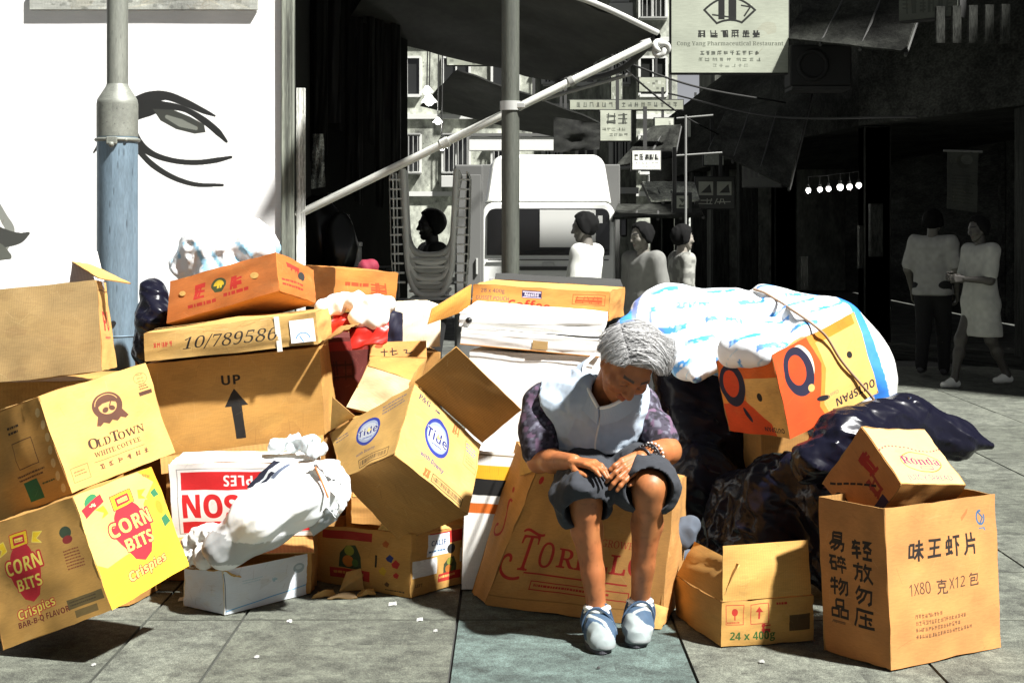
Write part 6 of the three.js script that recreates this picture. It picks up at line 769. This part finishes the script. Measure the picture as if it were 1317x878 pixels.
// ---- the sleeper
{
  const me = thing('person', 'person with grey hair dozing on the crushed carton in a pale blue vest', 'person', at(790, 838, 5.6).setY(0)), O = me.position;
  const skin = [0.34, 0.12, 0.04], sc = (x, y, z) => { const n = 1 + 0.16 * noise(x * 45, y * 45, z * 45) + 0.16 * noise(x * 14, y * 14, z * 14) - (noise(x * 95, y * 70, z * 95) > 0.55 ? 0.2 : 0), r = 1 + 0.1 * noise(x * 20 + 5, y * 20, z * 20); return [skin[0] * n * r, skin[1] * n, skin[2] * n]; };
  // joints; her own right side is nearer the lamp post
  const hipR = at(752, 594, 6.0), hipL = at(812, 594, 6.0), kneeR = at(752, 634, 5.56), kneeL = at(836, 626, 5.52), ankR = at(768, 788, 5.6), ankL = at(823, 777, 5.7);
  const shR = at(703, 516, 5.95), shL = at(824, 520, 5.9), elR = at(694, 592, 5.84), elL = at(859, 580, 5.78), wrR = at(738, 594, 5.58), wrL = at(824, 590, 5.58), neck = at(772, 510, 5.88), headC = at(806, 472, 5.68);
  const up = V(0.46, 0.66, 0.6).normalize(), fwd = V(0.14, -0.68, 0.62), HM = basis(up, fwd), hs = 1.12;
  const low = [bone(neck.clone().add(V(0, -0.05, -0.02)), 0.06, headC.clone().addScaledVector(up, -0.05).add(V(-0.02, 0, -0.03)), 0.054)];
  const legs = []; for (const [k, a, s] of [[kneeR, ankR, -1], [kneeL, ankL, 1]]) { const calf = lerp(k, a, 0.32).add(V(s * 0.004, 0, -0.03)); legs.push(bone(k.clone().add(V(0, 0.005, -0.02)), 0.058, lerp(k, a, 0.12), 0.056), bone(lerp(k, a, 0.08), 0.052, calf, 0.056), bone(calf, 0.056, lerp(k, a, 0.68).add(V(0, 0, -0.012)), 0.04), bone(lerp(k, a, 0.66), 0.04, a, 0.034), bone(a, 0.036, a.clone().add(V(0, -0.05, 0.03)), 0.036), bone(lerp(k, a, 0.2).add(V(0, 0, 0.018)), 0.034, lerp(k, a, 0.8), 0.028)); }
  const thigh = [bone(hipR, 0.085, kneeR, 0.06), bone(hipL, 0.085, kneeL, 0.06), bone(hipR, 0.1, hipL, 0.1)];
  const arms = [bone(shR, 0.052, elR, 0.042), bone(elR, 0.043, lerp(elR, wrR, 0.4), 0.04), bone(lerp(elR, wrR, 0.4), 0.04, wrR, 0.029), bone(shL, 0.052, elL, 0.045), bone(elL, 0.047, lerp(elL, wrL, 0.4), 0.043), bone(lerp(elL, wrL, 0.4), 0.043, wrL, 0.03)];
  const body = strip3(meshBones([...low, ...arms], 0.03, 0.0075, sc)), legG = strip3(meshBones([...legs, ...thigh.slice(0, 2)], 0.02, 0.0075, sc));
  const handR = handBones(wrR, at(786, 602, 5.44).sub(wrR), V(0.15, -1, 0.1), -1, { s: 1.0, curl: [0.22, 0.25, 0.3, 0.34], spread: 0.05, thumb: 0.4 }), handL = handBones(wrL, at(789, 613, 5.46).sub(wrL), V(-0.5, -0.75, -0.4), 1, { s: 1.04, curl: [0.34, 0.42, 0.46, 0.5], spread: 0.09, thumb: 0.2 });
  const hands = [handR, handL].map((b) => strip3(meshBones(b, 0.0055, 0.003, sc)));
  const headColor = skinColor(skin, [0.06, 0.04, 0.03]), head = strip3(headGeo(hs, headC, HM, 0.0035, headColor));
  part('body', shift(mergeGeometries([body, legG, head, ...hands]), O), skinMat(), me);
  // hair: a cap of locks swept over the crown, then separate strands
  const inv = HM.clone().invert(), hf = headField(hs), hairField = (x, y, z) => {
    const p = V(x - headC.x, y - headC.y, z - headC.z).applyMatrix4(inv), d = hf(p.x, p.y, p.z), q = p.clone().multiplyScalar(1 / hs);
    const line = q.z * 0.75 - (q.y - 0.045) * 0.85 - 0.02 + (Math.abs(q.x) < 0.07 ? 0 : 0.01), back = Math.max(line, -(q.y + 0.055) - Math.max(0, -q.z) * 0.4), ear = 0.03 - Math.hypot(Math.abs(q.x) - 0.085, q.y + 0.0, (q.z - 0.004) * 0.8);
    return smax(smax(d - 0.024 - 0.003 * ridge(q.x * 9, q.y * 9, q.z * 24), back, 0.02), ear, 0.01);
  };
  const hairC = (x, y, z) => { const p = V(x - headC.x, y - headC.y, z - headC.z).applyMatrix4(inv), n = noise(p.x * 170, p.y * 30, p.z * 50), m = noise(p.x * 40, p.y * 12, p.z * 14); const v = 0.34 + 0.22 * n + 0.12 * m, low2 = p.y < 0.05 && noise(p.x * 60, p.y * 20, p.z * 20) > -0.3 ? 0.3 : 1; return [v * low2, v * low2 * 0.98, v * low2 * 1.0]; };
  const hair = part('hair', shift(netMesh(hairField, [headC.clone().addScalar(-0.19), headC.clone().addScalar(0.19)], 0.0045, hairC), O), new THREE.MeshPhysicalMaterial({ vertexColors: true, roughness: 0.55, sheen: 0.4 }), me);
  const rr = rng(9), strands = []; for (let i = 0; i < 4200; i++) {   // swept over from a parting
    const right = rr() < 0.74, z0 = -0.9 + 1.75 * rr(), a0 = right ? -0.72 + rr() * 1.3 : -0.72, len = right ? 0.55 + rr() * 0.75 : -(0.35 + rr() * 0.55), pts = [], lift = 0.022 + rr() * rr() * 0.024 + (right ? 0.006 * (1 - Math.abs(z0)) : 0), sw = 0.25 + (rr() - 0.5) * 0.5, wv = rr() * 6;
    for (let k = 0; k < 6; k++) { const t = k / 5, an = a0 + len * t, zz = z0 + sw * t * (right ? 1 : 0.3) + 0.05 * Math.sin(wv + t * 4), w = V(Math.sin(an), Math.cos(an), zz * 0.95).normalize(); let r = 0.09; for (let it = 0; it < 14; it++) r -= (hf(w.x * r, w.y * r + 0.03 * hs, w.z * r) - lift) * 0.85; const e = w.multiplyScalar(r).add(V(0, 0.03 * hs, 0)); if (e.z / hs * 0.75 - (e.y / hs - 0.045) * 0.85 - 0.034 > 0 || e.y < -0.055 || r > 0.2) break; pts.push(e.applyMatrix4(HM).add(headC)); }
    if (pts.length < 3) continue; const g = new THREE.TubeGeometry(new THREE.CatmullRomCurve3(pts), 8, 0.0005 + rr() * 0.0006, 4), dk = rr(), v = dk < 0.07 ? 0.14 + rr() * 0.12 : dk < 0.45 ? 0.3 + rr() * 0.14 : 0.42 + rr() * 0.22, c = new Float32Array(g.attributes.position.count * 3).fill(v); g.setAttribute('color', new THREE.BufferAttribute(c, 3)); strands.push(strip3(g));
  }
  part('hair_strands', shift(mergeGeometries(strands), O), new THREE.MeshPhysicalMaterial({ vertexColors: true, roughness: 0.45 }), hair);
  // vest
  const chR = at(728, 520, 5.88), chL = at(800, 522, 5.84), waR = at(736, 576, 5.9), waL = at(792, 578, 5.88), torso = [bone(chR, 0.085, waR, 0.08), bone(chL, 0.085, waL, 0.08), bone(lerp(chR, chL, 0.5).add(V(0, 0, 0.02)), 0.1, lerp(waR, waL, 0.5).add(V(0, -0.03, 0.02)), 0.105), bone(chR, 0.085, chL, 0.085), bone(at(716, 506, 5.95), 0.05, at(752, 497, 5.93), 0.05), bone(at(816, 509, 5.9), 0.052, at(790, 500, 5.92), 0.05), bone(hipR, 0.105, hipL, 0.105), bone(lerp(waR, waL, 0.5), 0.1, lerp(hipR, hipL, 0.5), 0.11)];
  const tf = bonesField(torso, 0.06), holeA = bone(shR.clone().add(V(-0.045, 0.0, 0.02)), 0.07, elR.clone().add(V(-0.02, 0.05, 0.05)), 0.09), holeB = bone(shL.clone().add(V(0.045, 0.0, 0.02)), 0.07, lerp(shL, elL, 0.8).add(V(0.03, 0, 0.04)), 0.085), neckHole = bone(neck.clone().add(V(0.0, -0.03, 0.0)), 0.062, headC.clone().add(V(-0.01, -0.02, 0.06)), 0.085);
  const folds = (x, y, z) => 0.011 * ridge(x * 7 + y * 3, y * 9 + z * 6, z * 6) - 0.02 * crumple(x * 8 + y * 6, y * 6 - x * 4, z * 6) - 0.004 * crumple(x * 24, y * 20 + x * 9, z * 20) + 0.004;
  const zip = at(771, 540, 5.7).x, vestF = (x, y, z) => { let d = tf(x, y, z); if (Math.abs(d) > 0.09) return d; d -= folds(x, y, z) + 0.006; const g = x - zip + (y - 0.8) * 0.12; d += z > -5.85 ? 0.005 * Math.exp(-g * g / 0.00004) : 0; d = smax(d, -cone(x, y, z, neckHole), 0.012); d = smax(d, -cone(x, y, z, holeA), 0.01); d = smax(d, -cone(x, y, z, holeB), 0.01); const hem = 0.652 - y; return smax(d, hem, 0.012); };
  const vestMat = new THREE.MeshPhysicalMaterial({ vertexColors: true, roughness: 0.85, sheen: 0.4 });
  part('vest', shift(netMesh(vestF, bonesBox(torso, 0.05), 0.0062, (x, y, z) => { const n = 1 + 0.07 * noise(x * 60, y * 60, z * 60) + 0.05 * noise(x * 9, y * 9, z * 9); return y < 0.668 ? [0.6 * n, 0.65 * n, 0.7 * n] : [0.42 * n, 0.5 * n, 0.59 * n]; }), O), vestMat, me);
  // stand-up collar in two halves with a white edge
  for (const [top, low2] of [[[[766, 455, 5.95], [752, 470, 5.88], [752, 488, 5.81], [759, 505, 5.74], [770, 525, 5.675]], [[744, 470, 5.97], [733, 486, 5.9], [738, 508, 5.81], [752, 530, 5.72], [769, 546, 5.675]]], [[[772, 525, 5.675], [785, 522, 5.66], [800, 514, 5.67], [813, 502, 5.72], [817, 488, 5.8]], [[772, 546, 5.675], [792, 542, 5.67], [811, 530, 5.69], [824, 513, 5.75], [829, 496, 5.84]]]]) {
    const tp = new THREE.CatmullRomCurve3(top.map((a) => at(...a))).getPoints(20), lp = new THREE.CatmullRomCurve3(low2.map((a) => at(...a))).getPoints(20), mid = tp.map((p, i) => lerp(p, lp[i], 0.5)), c = part('collar', shift(ribbonGeo(mid, (i) => tp[i].clone().sub(mid[i]), 0.0035), O), std([0.42, 0.5, 0.59], 0.85), me);
    part('collar_trim', shift(tubeGeo(tp, 0.0068, 40, 8), O), grey(0.85, 0.7), c);
  }
  part('zip', shift(tubeGeo([at(774, 536, 5.69), at(771, 552, 5.675), at(768, 570, 5.66), at(767, 584, 5.66)].map((p, i) => { let r = p.clone(); for (let k = 0; k < 30; k++) r.z += -vestF(r.x, r.y, r.z) * 0.6 * -1 * -1; return r; }), 0.004, 24, 6), O), grey(0.7, 0.5), me);
  // blouse sleeves in a dark flowered print
  const slv = [bone(shR.clone().add(V(-0.012, -0.012, 0)), 0.074, lerp(shR, elR, 0.55).add(V(-0.012, 0, 0)), 0.078), bone(lerp(shR, elR, 0.5).add(V(-0.012, 0, 0)), 0.077, lerp(shR, elR, 0.84), 0.07), bone(shR, 0.072, chR, 0.07)], slv2 = [bone(shL.clone().add(V(0.006, -0.01, 0)), 0.07, lerp(shL, elL, 0.5), 0.062), bone(lerp(shL, elL, 0.5), 0.062, lerp(shL, elL, 0.74), 0.062), bone(shL, 0.07, chL, 0.07)];
  const flower = (x, y, z) => { const n = noise(x * 75, y * 75, z * 75), m = noise(x * 42 + 9, y * 42, z * 42); return m > 0.42 ? [0.12, 0.07, 0.12] : n > 0.42 ? [0.13, 0.13, 0.17] : n < -0.2 ? [0.014, 0.012, 0.02] : [0.045, 0.038, 0.06]; };
  for (const b of [slv, slv2]) { const bf = bonesField(b, 0.03); part('sleeve', shift(netMesh((x, y, z) => { const d = bf(x, y, z); return Math.abs(d) > 0.06 ? d : d - 0.008 * ridge(x * 9, y * 12, z * 9) + 0.01 * crumple(x * 12, y * 14, z * 12); }, bonesBox(b, 0.03), 0.0065, flower), O), new THREE.MeshStandardMaterial({ vertexColors: true, roughness: 0.85 }), me); }
  // shorts, hollow at the knees
  const cr = kneeR.clone(), cl = kneeL.clone(), shorts = [bone(hipR, 0.115, hipL, 0.115), bone(hipR, 0.105, lerp(hipR, cr, 0.85), 0.09), bone(lerp(hipR, cr, 0.6), 0.098, cr.clone().add(V(-0.012, 0.0, 0.03)), 0.088), bone(cr.clone().add(V(-0.045, -0.03, -0.02)), 0.07, cr.clone().add(V(-0.05, -0.075, -0.03)), 0.05), bone(cr.clone().add(V(0.04, -0.03, -0.01)), 0.055, cr.clone().add(V(0.045, -0.06, -0.02)), 0.035), bone(hipL, 0.105, lerp(hipL, cl, 0.85), 0.092), bone(lerp(hipL, cl, 0.6), 0.096, cl.clone().add(V(0, 0.005, -0.005)), 0.086), bone(cl.clone().add(V(0.06, -0.02, -0.03)), 0.045, cl.clone().add(V(0.07, -0.05, -0.03)), 0.03), bone(cl.clone().add(V(-0.07, -0.02, -0.03)), 0.05, cl.clone().add(V(-0.085, -0.05, -0.05)), 0.03)];
  const sf = bonesField(shorts, 0.045), holeR = bone(lerp(hipR, cr, 0.75), 0.072, cr.clone().add(V(0.004, -0.1, 0.12)), 0.082), holeL = bone(lerp(hipL, cl, 0.72), 0.072, cl.clone().add(V(-0.002, -0.02, 0.16)), 0.092), nR = V(0.04, -0.62, 0.78).normalize(), nL = V(0.06, -0.2, 0.98).normalize();
  const shortF = (x, y, z) => { let d = sf(x, y, z); if (Math.abs(d) > 0.1) return d; d -= 0.011 * ridge(x * 8, y * 10 + z * 7, z * 7) - 0.016 * crumple(x * 8 + y * 4, y * 9, z * 7) - 0.005 * crumple(x * 22, y * 22, z * 22) + 0.004; const isR = x < (cr.x + cl.x) / 2, c0 = isR ? cr : cl, n = isR ? nR : nL; const hem = (x - c0.x) * n.x + (y - c0.y) * n.y + (z - c0.z) * n.z - (isR ? 0.085 : 0.05) - 0.01 * noise(x * 18, y * 18, 3); d = smax(d, -cone(x, y, z, isR ? holeR : holeL), 0.006); return smax(d, hem, 0.008); };
  part('shorts', shift(netMesh(shortF, bonesBox(shorts, 0.04), 0.0062, (x, y, z) => { const n = 1 + 0.12 * noise(x * 90, y * 90, z * 90) + 0.1 * noise(x * 8, y * 8, z * 8); return [0.028 * n, 0.031 * n, 0.038 * n]; }), O), new THREE.MeshStandardMaterial({ vertexColors: true, roughness: 0.95 }), me);
  // shoes with straps and socks
  for (const [a, toe, i] of [[ankR, at(774, 836, 5.44).setY(0.03), 0], [ankL, at(818, 826, 5.52).setY(0.03), 1]]) {
    const heel = a.clone().add(V(0, 0, -0.045)).setY(0.045), mid = lerp(heel, toe, 0.55).setY(0.05), fd = toe.clone().sub(heel).setY(0).normalize(), sd = V(fd.z, 0, -fd.x), b = [bone(heel, 0.04, mid, 0.043), bone(mid, 0.044, toe.clone().addScaledVector(fd, -0.03), 0.038), bone(a.clone().setY(0.075), 0.044, a.clone().add(V(0, -0.01, 0.0)).setY(0.105), 0.043), bone(a.clone().setY(0.08), 0.042, mid.clone().setY(0.062), 0.042), bone(mid.clone().addScaledVector(sd, 0.012), 0.036, toe.clone().addScaledVector(fd, -0.03).addScaledVector(sd, 0.012), 0.032)], f = bonesField(b, 0.03);
    const shoe = part('shoe', shift(netMesh((x, y, z) => smax(smax(f(x, y, z) - 0.004 * ridge(x * 20, y * 26, z * 20), 0.014 - y, 0.008), y - 0.118, 0.01), bonesBox(b, 0.02), 0.0045, (x, y, z) => { const t = (x - heel.x) * fd.x + (z - heel.z) * fd.z, s = (x - heel.x) * sd.x + (z - heel.z) * sd.z, n = 1 + 0.1 * noise(x * 70, y * 70, z * 70); if (y < 0.03) return [0.22 * n, 0.24 * n, 0.24 * n]; if (t > 0.158 + 0.02 * Math.sin(s * 40)) return [0.24 * n, 0.28 * n, 0.28 * n]; const k = t * 22 + s * 26 * (i ? 1 : -1); if (Math.abs(((k % 2) + 2) % 2 - 1) < 0.22 && t > 0.01) return [0.32, 0.34, 0.32]; return [0.035 * n, 0.07 * n, 0.12 * n]; }), O), new THREE.MeshStandardMaterial({ vertexColors: true, roughness: 0.75 }), me);
    const sole = new THREE.ExtrudeGeometry((() => { const q = new THREE.Shape(), L = heel.distanceTo(toe) + 0.05; q.absellipse(L / 2 - 0.045, 0, L / 2 + 0.002, 0.046, 0, Math.PI * 2); return q; })(), { depth: 0.012, bevelEnabled: true, bevelSize: 0.003, bevelThickness: 0.002, bevelSegments: 2, curveSegments: 20 }).rotateX(-Math.PI / 2).rotateY(Math.atan2(-fd.z, fd.x)).translate(heel.x, 0.0035, heel.z); part('sole', shift(sole, O), std([0.05, 0.05, 0.06], 0.8), shoe);
    const sk = [...Array(14)].map((_, k) => { const an = k / 14 * 6.283; return a.clone().add(V(Math.cos(an) * 0.04, 0.024 + 0.004 * Math.sin(an * 3) - (a.y - 0.1), Math.sin(an) * 0.04 + 0.002)); }); part('sock', shift(mergeGeometries([tubeGeo(sk, 0.011, 48, 8, true), tubeGeo(sk.map((p) => p.clone().add(V(0, -0.016, 0))), 0.0105, 48, 8, true)]), O), grey(0.8, 0.95), me);
    for (const [t, w] of [[0.085, 0.0], [0.05, 0.018]]) { const c = heel.clone().addScaledVector(fd, t); const pts = [...Array(9)].map((_, k) => { const an = Math.PI * (0.06 + 0.88 * k / 8), dirv = sd.clone().multiplyScalar(Math.cos(an)).add(V(0, Math.sin(an), 0)).addScaledVector(fd, (k / 8 - 0.5) * 0.6 * (i ? 1 : -1)); let r = 0.03, cc = c.clone().setY(0.035); for (let it = 0; it < 20; it++) { const q = cc.clone().addScaledVector(dirv, r); r -= (f(q.x, q.y, q.z) - 0.004) * 0.7; } return cc.addScaledVector(dirv, r); }); part('strap', shift(ribbonGeo(new THREE.CatmullRomCurve3(pts).getPoints(24), () => fd.clone().multiplyScalar(0.014), 0.003), O), std([0.04, 0.075, 0.13], 0.85), shoe); }
  }
  // bracelets on the left wrist
  const ax = wrL.clone().sub(elL).normalize(), u = ax.clone().cross(V(0, 1, 0)).normalize(), w = ax.clone().cross(u); const band = (t, r, th, m, beads) => { const c = lerp(elL, wrL, t), pts = [...Array(20)].map((_, k) => c.clone().addScaledVector(u, Math.cos(k / 20 * 6.283) * r).addScaledVector(w, Math.sin(k / 20 * 6.283) * r)); part('bracelet', shift(beads ? mergeGeometries(pts.map((p) => new THREE.SphereGeometry(th, 10, 8).translate(p.x, p.y, p.z))) : tubeGeo(pts, th, 60, 8, true), O), m, me); };
  band(0.97, 0.036, 0.0062, std([0.012, 0.01, 0.012], 0.4)); band(0.72, 0.044, 0.006, std([0.012, 0.01, 0.012], 0.4)); band(0.8, 0.043, 0.0058, std([0.03, 0.026, 0.025], 0.3), true); band(0.6, 0.0465, 0.0052, std([0.6, 0.55, 0.5], 0.3), true);
}

// ---- people in the street
function walker(label, p, yaw, h, { shirt, legsC, skin = [0.22, 0.2, 0.17], hairC = [0.008, 0.008, 0.008], stride = 0, arms, dress = false, shoes = [0.05, 0.05, 0.05], long = false, bend = 0, headTurn = 0, headDown = 0, print: pr, category = 'person' }) {
  const g = thing('person', label, category, p); g.rotation.y = yaw; const s = h / 1.66, v = (x, y, z) => V(x * s, y * s, z * s);
  const hip = [v(-0.085, 0.86, 0), v(0.085, 0.86, 0)], kn = [v(-0.085, 0.47, 0.05 + stride * 0.5), v(0.085, 0.47, 0.03 - stride * 0.35)], an = [v(-0.085, 0.075, stride), v(0.085, 0.085 + Math.abs(stride) * 0.15, -stride)], sh = [v(-0.175, 1.33, bend), v(0.175, 1.33, bend)];
  const A = arms || [[[-0.24, 1.06, -0.02], [-0.22, 0.83, 0.08]], [[0.24, 1.06, -0.02], [0.22, 0.83, 0.08]]], el = A.map((a) => v(...a[0])), wr = A.map((a) => v(...a[1])), neck = v(0, 1.38, bend), head = v(0, 1.535, bend * 1.5 + 0.015 + headDown * 0.05);
  const sc = (x, y, z) => { const n = 1 + 0.08 * noise(x * 40, y * 40, z * 40); return skin.map((c) => c * n); };
  const bs = [bone(neck, 0.055 * s, head, 0.05 * s)]; for (const i of [0, 1]) { bs.push(bone(sh[i], 0.05 * s, el[i], 0.042 * s), bone(el[i], 0.042 * s, wr[i], 0.028 * s), bone(hip[i], 0.085 * s, kn[i], 0.056 * s), bone(kn[i], 0.054 * s, lerp(kn[i], an[i], 0.35).add(v(0, 0, -0.015)), 0.052 * s), bone(lerp(kn[i], an[i], 0.35), 0.05 * s, an[i], 0.034 * s), bone(an[i], 0.034 * s, an[i].clone().add(v(0, -0.04, 0.05)), 0.03 * s)); } bs.push(bone(hip[0], 0.08 * s, hip[1], 0.08 * s), bone(v(0, 0.95, 0), 0.09 * s, v(0, 1.22, bend), 0.085 * s), bone(sh[0], 0.05 * s, sh[1], 0.05 * s));
  const HM = basis(V(0, 1, headDown * 0.5), V(Math.sin(headTurn), -headDown, Math.cos(headTurn))), hs = s * 1.02;
  const hands = [0, 1].map((i) => strip3(meshBones(handBones(wr[i], wr[i].clone().sub(el[i]).normalize().add(V(0, 0, 0.05)), V(i ? -1 : 1, -0.2, -0.3), i ? -1 : 1, { s, curl: [0.45, 0.5, 0.55, 0.6] }), 0.009, 0.006, sc)));
  part('body', mergeGeometries([strip3(meshBones(bs, 0.04, 0.016, sc)), strip3(headGeo(hs, head, HM, 0.0065, skinColor(skin, hairC))), ...hands]), skinMat(), g);
  const inv = HM.clone().invert(), hf = headField(hs); part('hair', netMesh((x, y, z) => { const q = V(x - head.x, y - head.y, z - head.z).applyMatrix4(inv); const d = hf(q.x, q.y, q.z) - 0.016 - 0.004 * ridge(q.x * 30, q.y * 20, q.z * 30); q.multiplyScalar(1 / hs); return smax(smax(d, q.z * 0.8 - (q.y - 0.055) * 0.35 - 0.036 + 0.008 * noise(q.x * 60, q.y * 30, 4), 0.006), long ? -(q.y + 0.12) : -(q.y + 0.04) - Math.max(0, -q.z) * 0.5, 0.01); }, [head.clone().addScalar(-0.17 * s), head.clone().addScalar(0.17 * s)], 0.009), new THREE.MeshPhysicalMaterial({ color: col(...hairC), roughness: 0.9, specularIntensity: 0.2 }), g);
  const tor = [bone(v(-0.07, 1.26, bend), 0.1 * s, v(-0.06, 0.98, 0), 0.1 * s), bone(v(0.07, 1.26, bend), 0.1 * s, v(0.06, 0.98, 0), 0.1 * s), bone(sh[0], 0.062 * s, sh[1], 0.062 * s), bone(v(-0.06, 0.98, 0), 0.11 * s, v(-0.07, 0.84, 0), 0.136 * s), bone(v(0.06, 0.98, 0), 0.11 * s, v(0.07, 0.84, 0), 0.136 * s)]; for (const i of [0, 1]) tor.push(bone(sh[i], 0.066 * s, lerp(sh[i], el[i], 0.8), 0.066 * s)); if (dress) tor.push(bone(v(-0.06, 0.9, 0), 0.12 * s, v(-0.09, 0.52, 0.02), 0.13 * s), bone(v(0.06, 0.9, 0), 0.12 * s, v(0.09, 0.52, -0.02), 0.13 * s));
  const tf = bonesField(tor, 0.05), hemY = (dress ? 0.5 : 0.8) * s; part(dress ? 'dress' : 'shirt', netMesh((x, y, z) => { const d = tf(x, y, z); return Math.abs(d) > 0.1 ? d : smax(d - 0.012 * ridge(x * 7, y * 5 + x * 4, z * 7), hemY - y, 0.012); }, bonesBox(tor, 0.03), 0.014, (x, y, z) => { const n = 1 + 0.14 * noise(x * 30, y * 30, z * 30) + (pr ? 0.5 * (noise(x * 26, y * 26, z * 26) > 0.1 ? 1 : -0.3) : 0); return shirt.map((c) => c * n); }), new THREE.MeshStandardMaterial({ vertexColors: true, roughness: 0.9 }), g);
  if (!dress) { const tr = []; for (const i of [0, 1]) tr.push(bone(hip[i].clone().add(v(0, 0.05, 0)), 0.11 * s, kn[i], 0.075 * s), bone(kn[i], 0.075 * s, an[i].clone().add(v(0, 0.0, 0)), 0.06 * s)); tr.push(bone(hip[0], 0.11 * s, hip[1], 0.11 * s)); part('trousers', meshBones(tr, 0.04, 0.016), std(legsC, 0.9), g); }
  for (const i of [0, 1]) { const a = an[i], y0 = Math.max(0.0, a.y - 0.085 * s); const b = [bone(a.clone().add(v(0, -0.04, -0.03)), 0.036 * s, a.clone().add(v(0, -0.045, 0.13)), 0.03 * s), bone(a.clone(), 0.04 * s, a.clone().add(v(0, -0.03, 0.06)), 0.038 * s)]; part('shoe', meshBones(b, 0.02, 0.01), std(shoes, 0.7), g); }
  return g;
}
const foot = (px, Z) => { const p = at(px, 300, Z); p.y = 0.001; return p; };
walker('dark-haired person in a white shirt standing before the truck windscreen', foot(755, 12.4), -1.95, 1.6, { shirt: [0.6, 0.61, 0.57], legsC: [0.04, 0.04, 0.04], skin: [0.12, 0.11, 0.095], arms: [[[-0.22, 1.05, 0.04], [-0.12, 1.0, 0.26]], [[0.22, 1.05, 0.05], [0.14, 1.02, 0.28]]], headTurn: 0.1, headDown: 0.2 });
walker('dark-haired person in a plain grey polo shirt beside the truck', foot(828, 12.8), -0.95, 1.52, { shirt: [0.16, 0.162, 0.15], legsC: [0.03, 0.03, 0.03], skin: [0.14, 0.13, 0.11], headTurn: -0.2, headDown: 0.25 });
walker('person in a pale patterned blouse walking past the shop row', foot(877, 13.4), 1.75, 1.5, { shirt: [0.18, 0.182, 0.165], legsC: [0.03, 0.03, 0.03], skin: [0.22, 0.2, 0.17], print: true, headTurn: 0.2 });
walker('person in a white shirt and dark trousers walking away by the dark shops', foot(1200, 15.6), Math.PI - 0.5, 1.66, { shirt: [0.32, 0.322, 0.3], legsC: [0.008, 0.008, 0.008], skin: [0.1, 0.095, 0.08], stride: 0.12, hairC: [0.005, 0.005, 0.005] });
walker('person in a pale knee-length coat and white shoes, reading while walking', foot(1262, 14.4), -1.25, 1.58, { shirt: [0.4, 0.404, 0.375], dress: true, legsC: [0.1, 0.1, 0.1], skin: [0.06, 0.055, 0.048], stride: 0.24, shoes: [0.75, 0.76, 0.72], arms: [[[-0.22, 1.05, 0.04], [-0.1, 1.08, 0.26]], [[0.22, 1.05, 0.05], [0.1, 1.06, 0.26]]], headDown: 0.3 });
walker('person in black seen in profile through the upturned chairs', foot(556, 12.0), -1.3, 1.62, { shirt: [0.008, 0.008, 0.008], legsC: [0.01, 0.01, 0.01], skin: [0.02, 0.018, 0.016], long: true });

scene.traverse((o) => { if (o.isMesh) o.castShadow = o.receiveShadow = true; });
renderer.render(scene, camera);
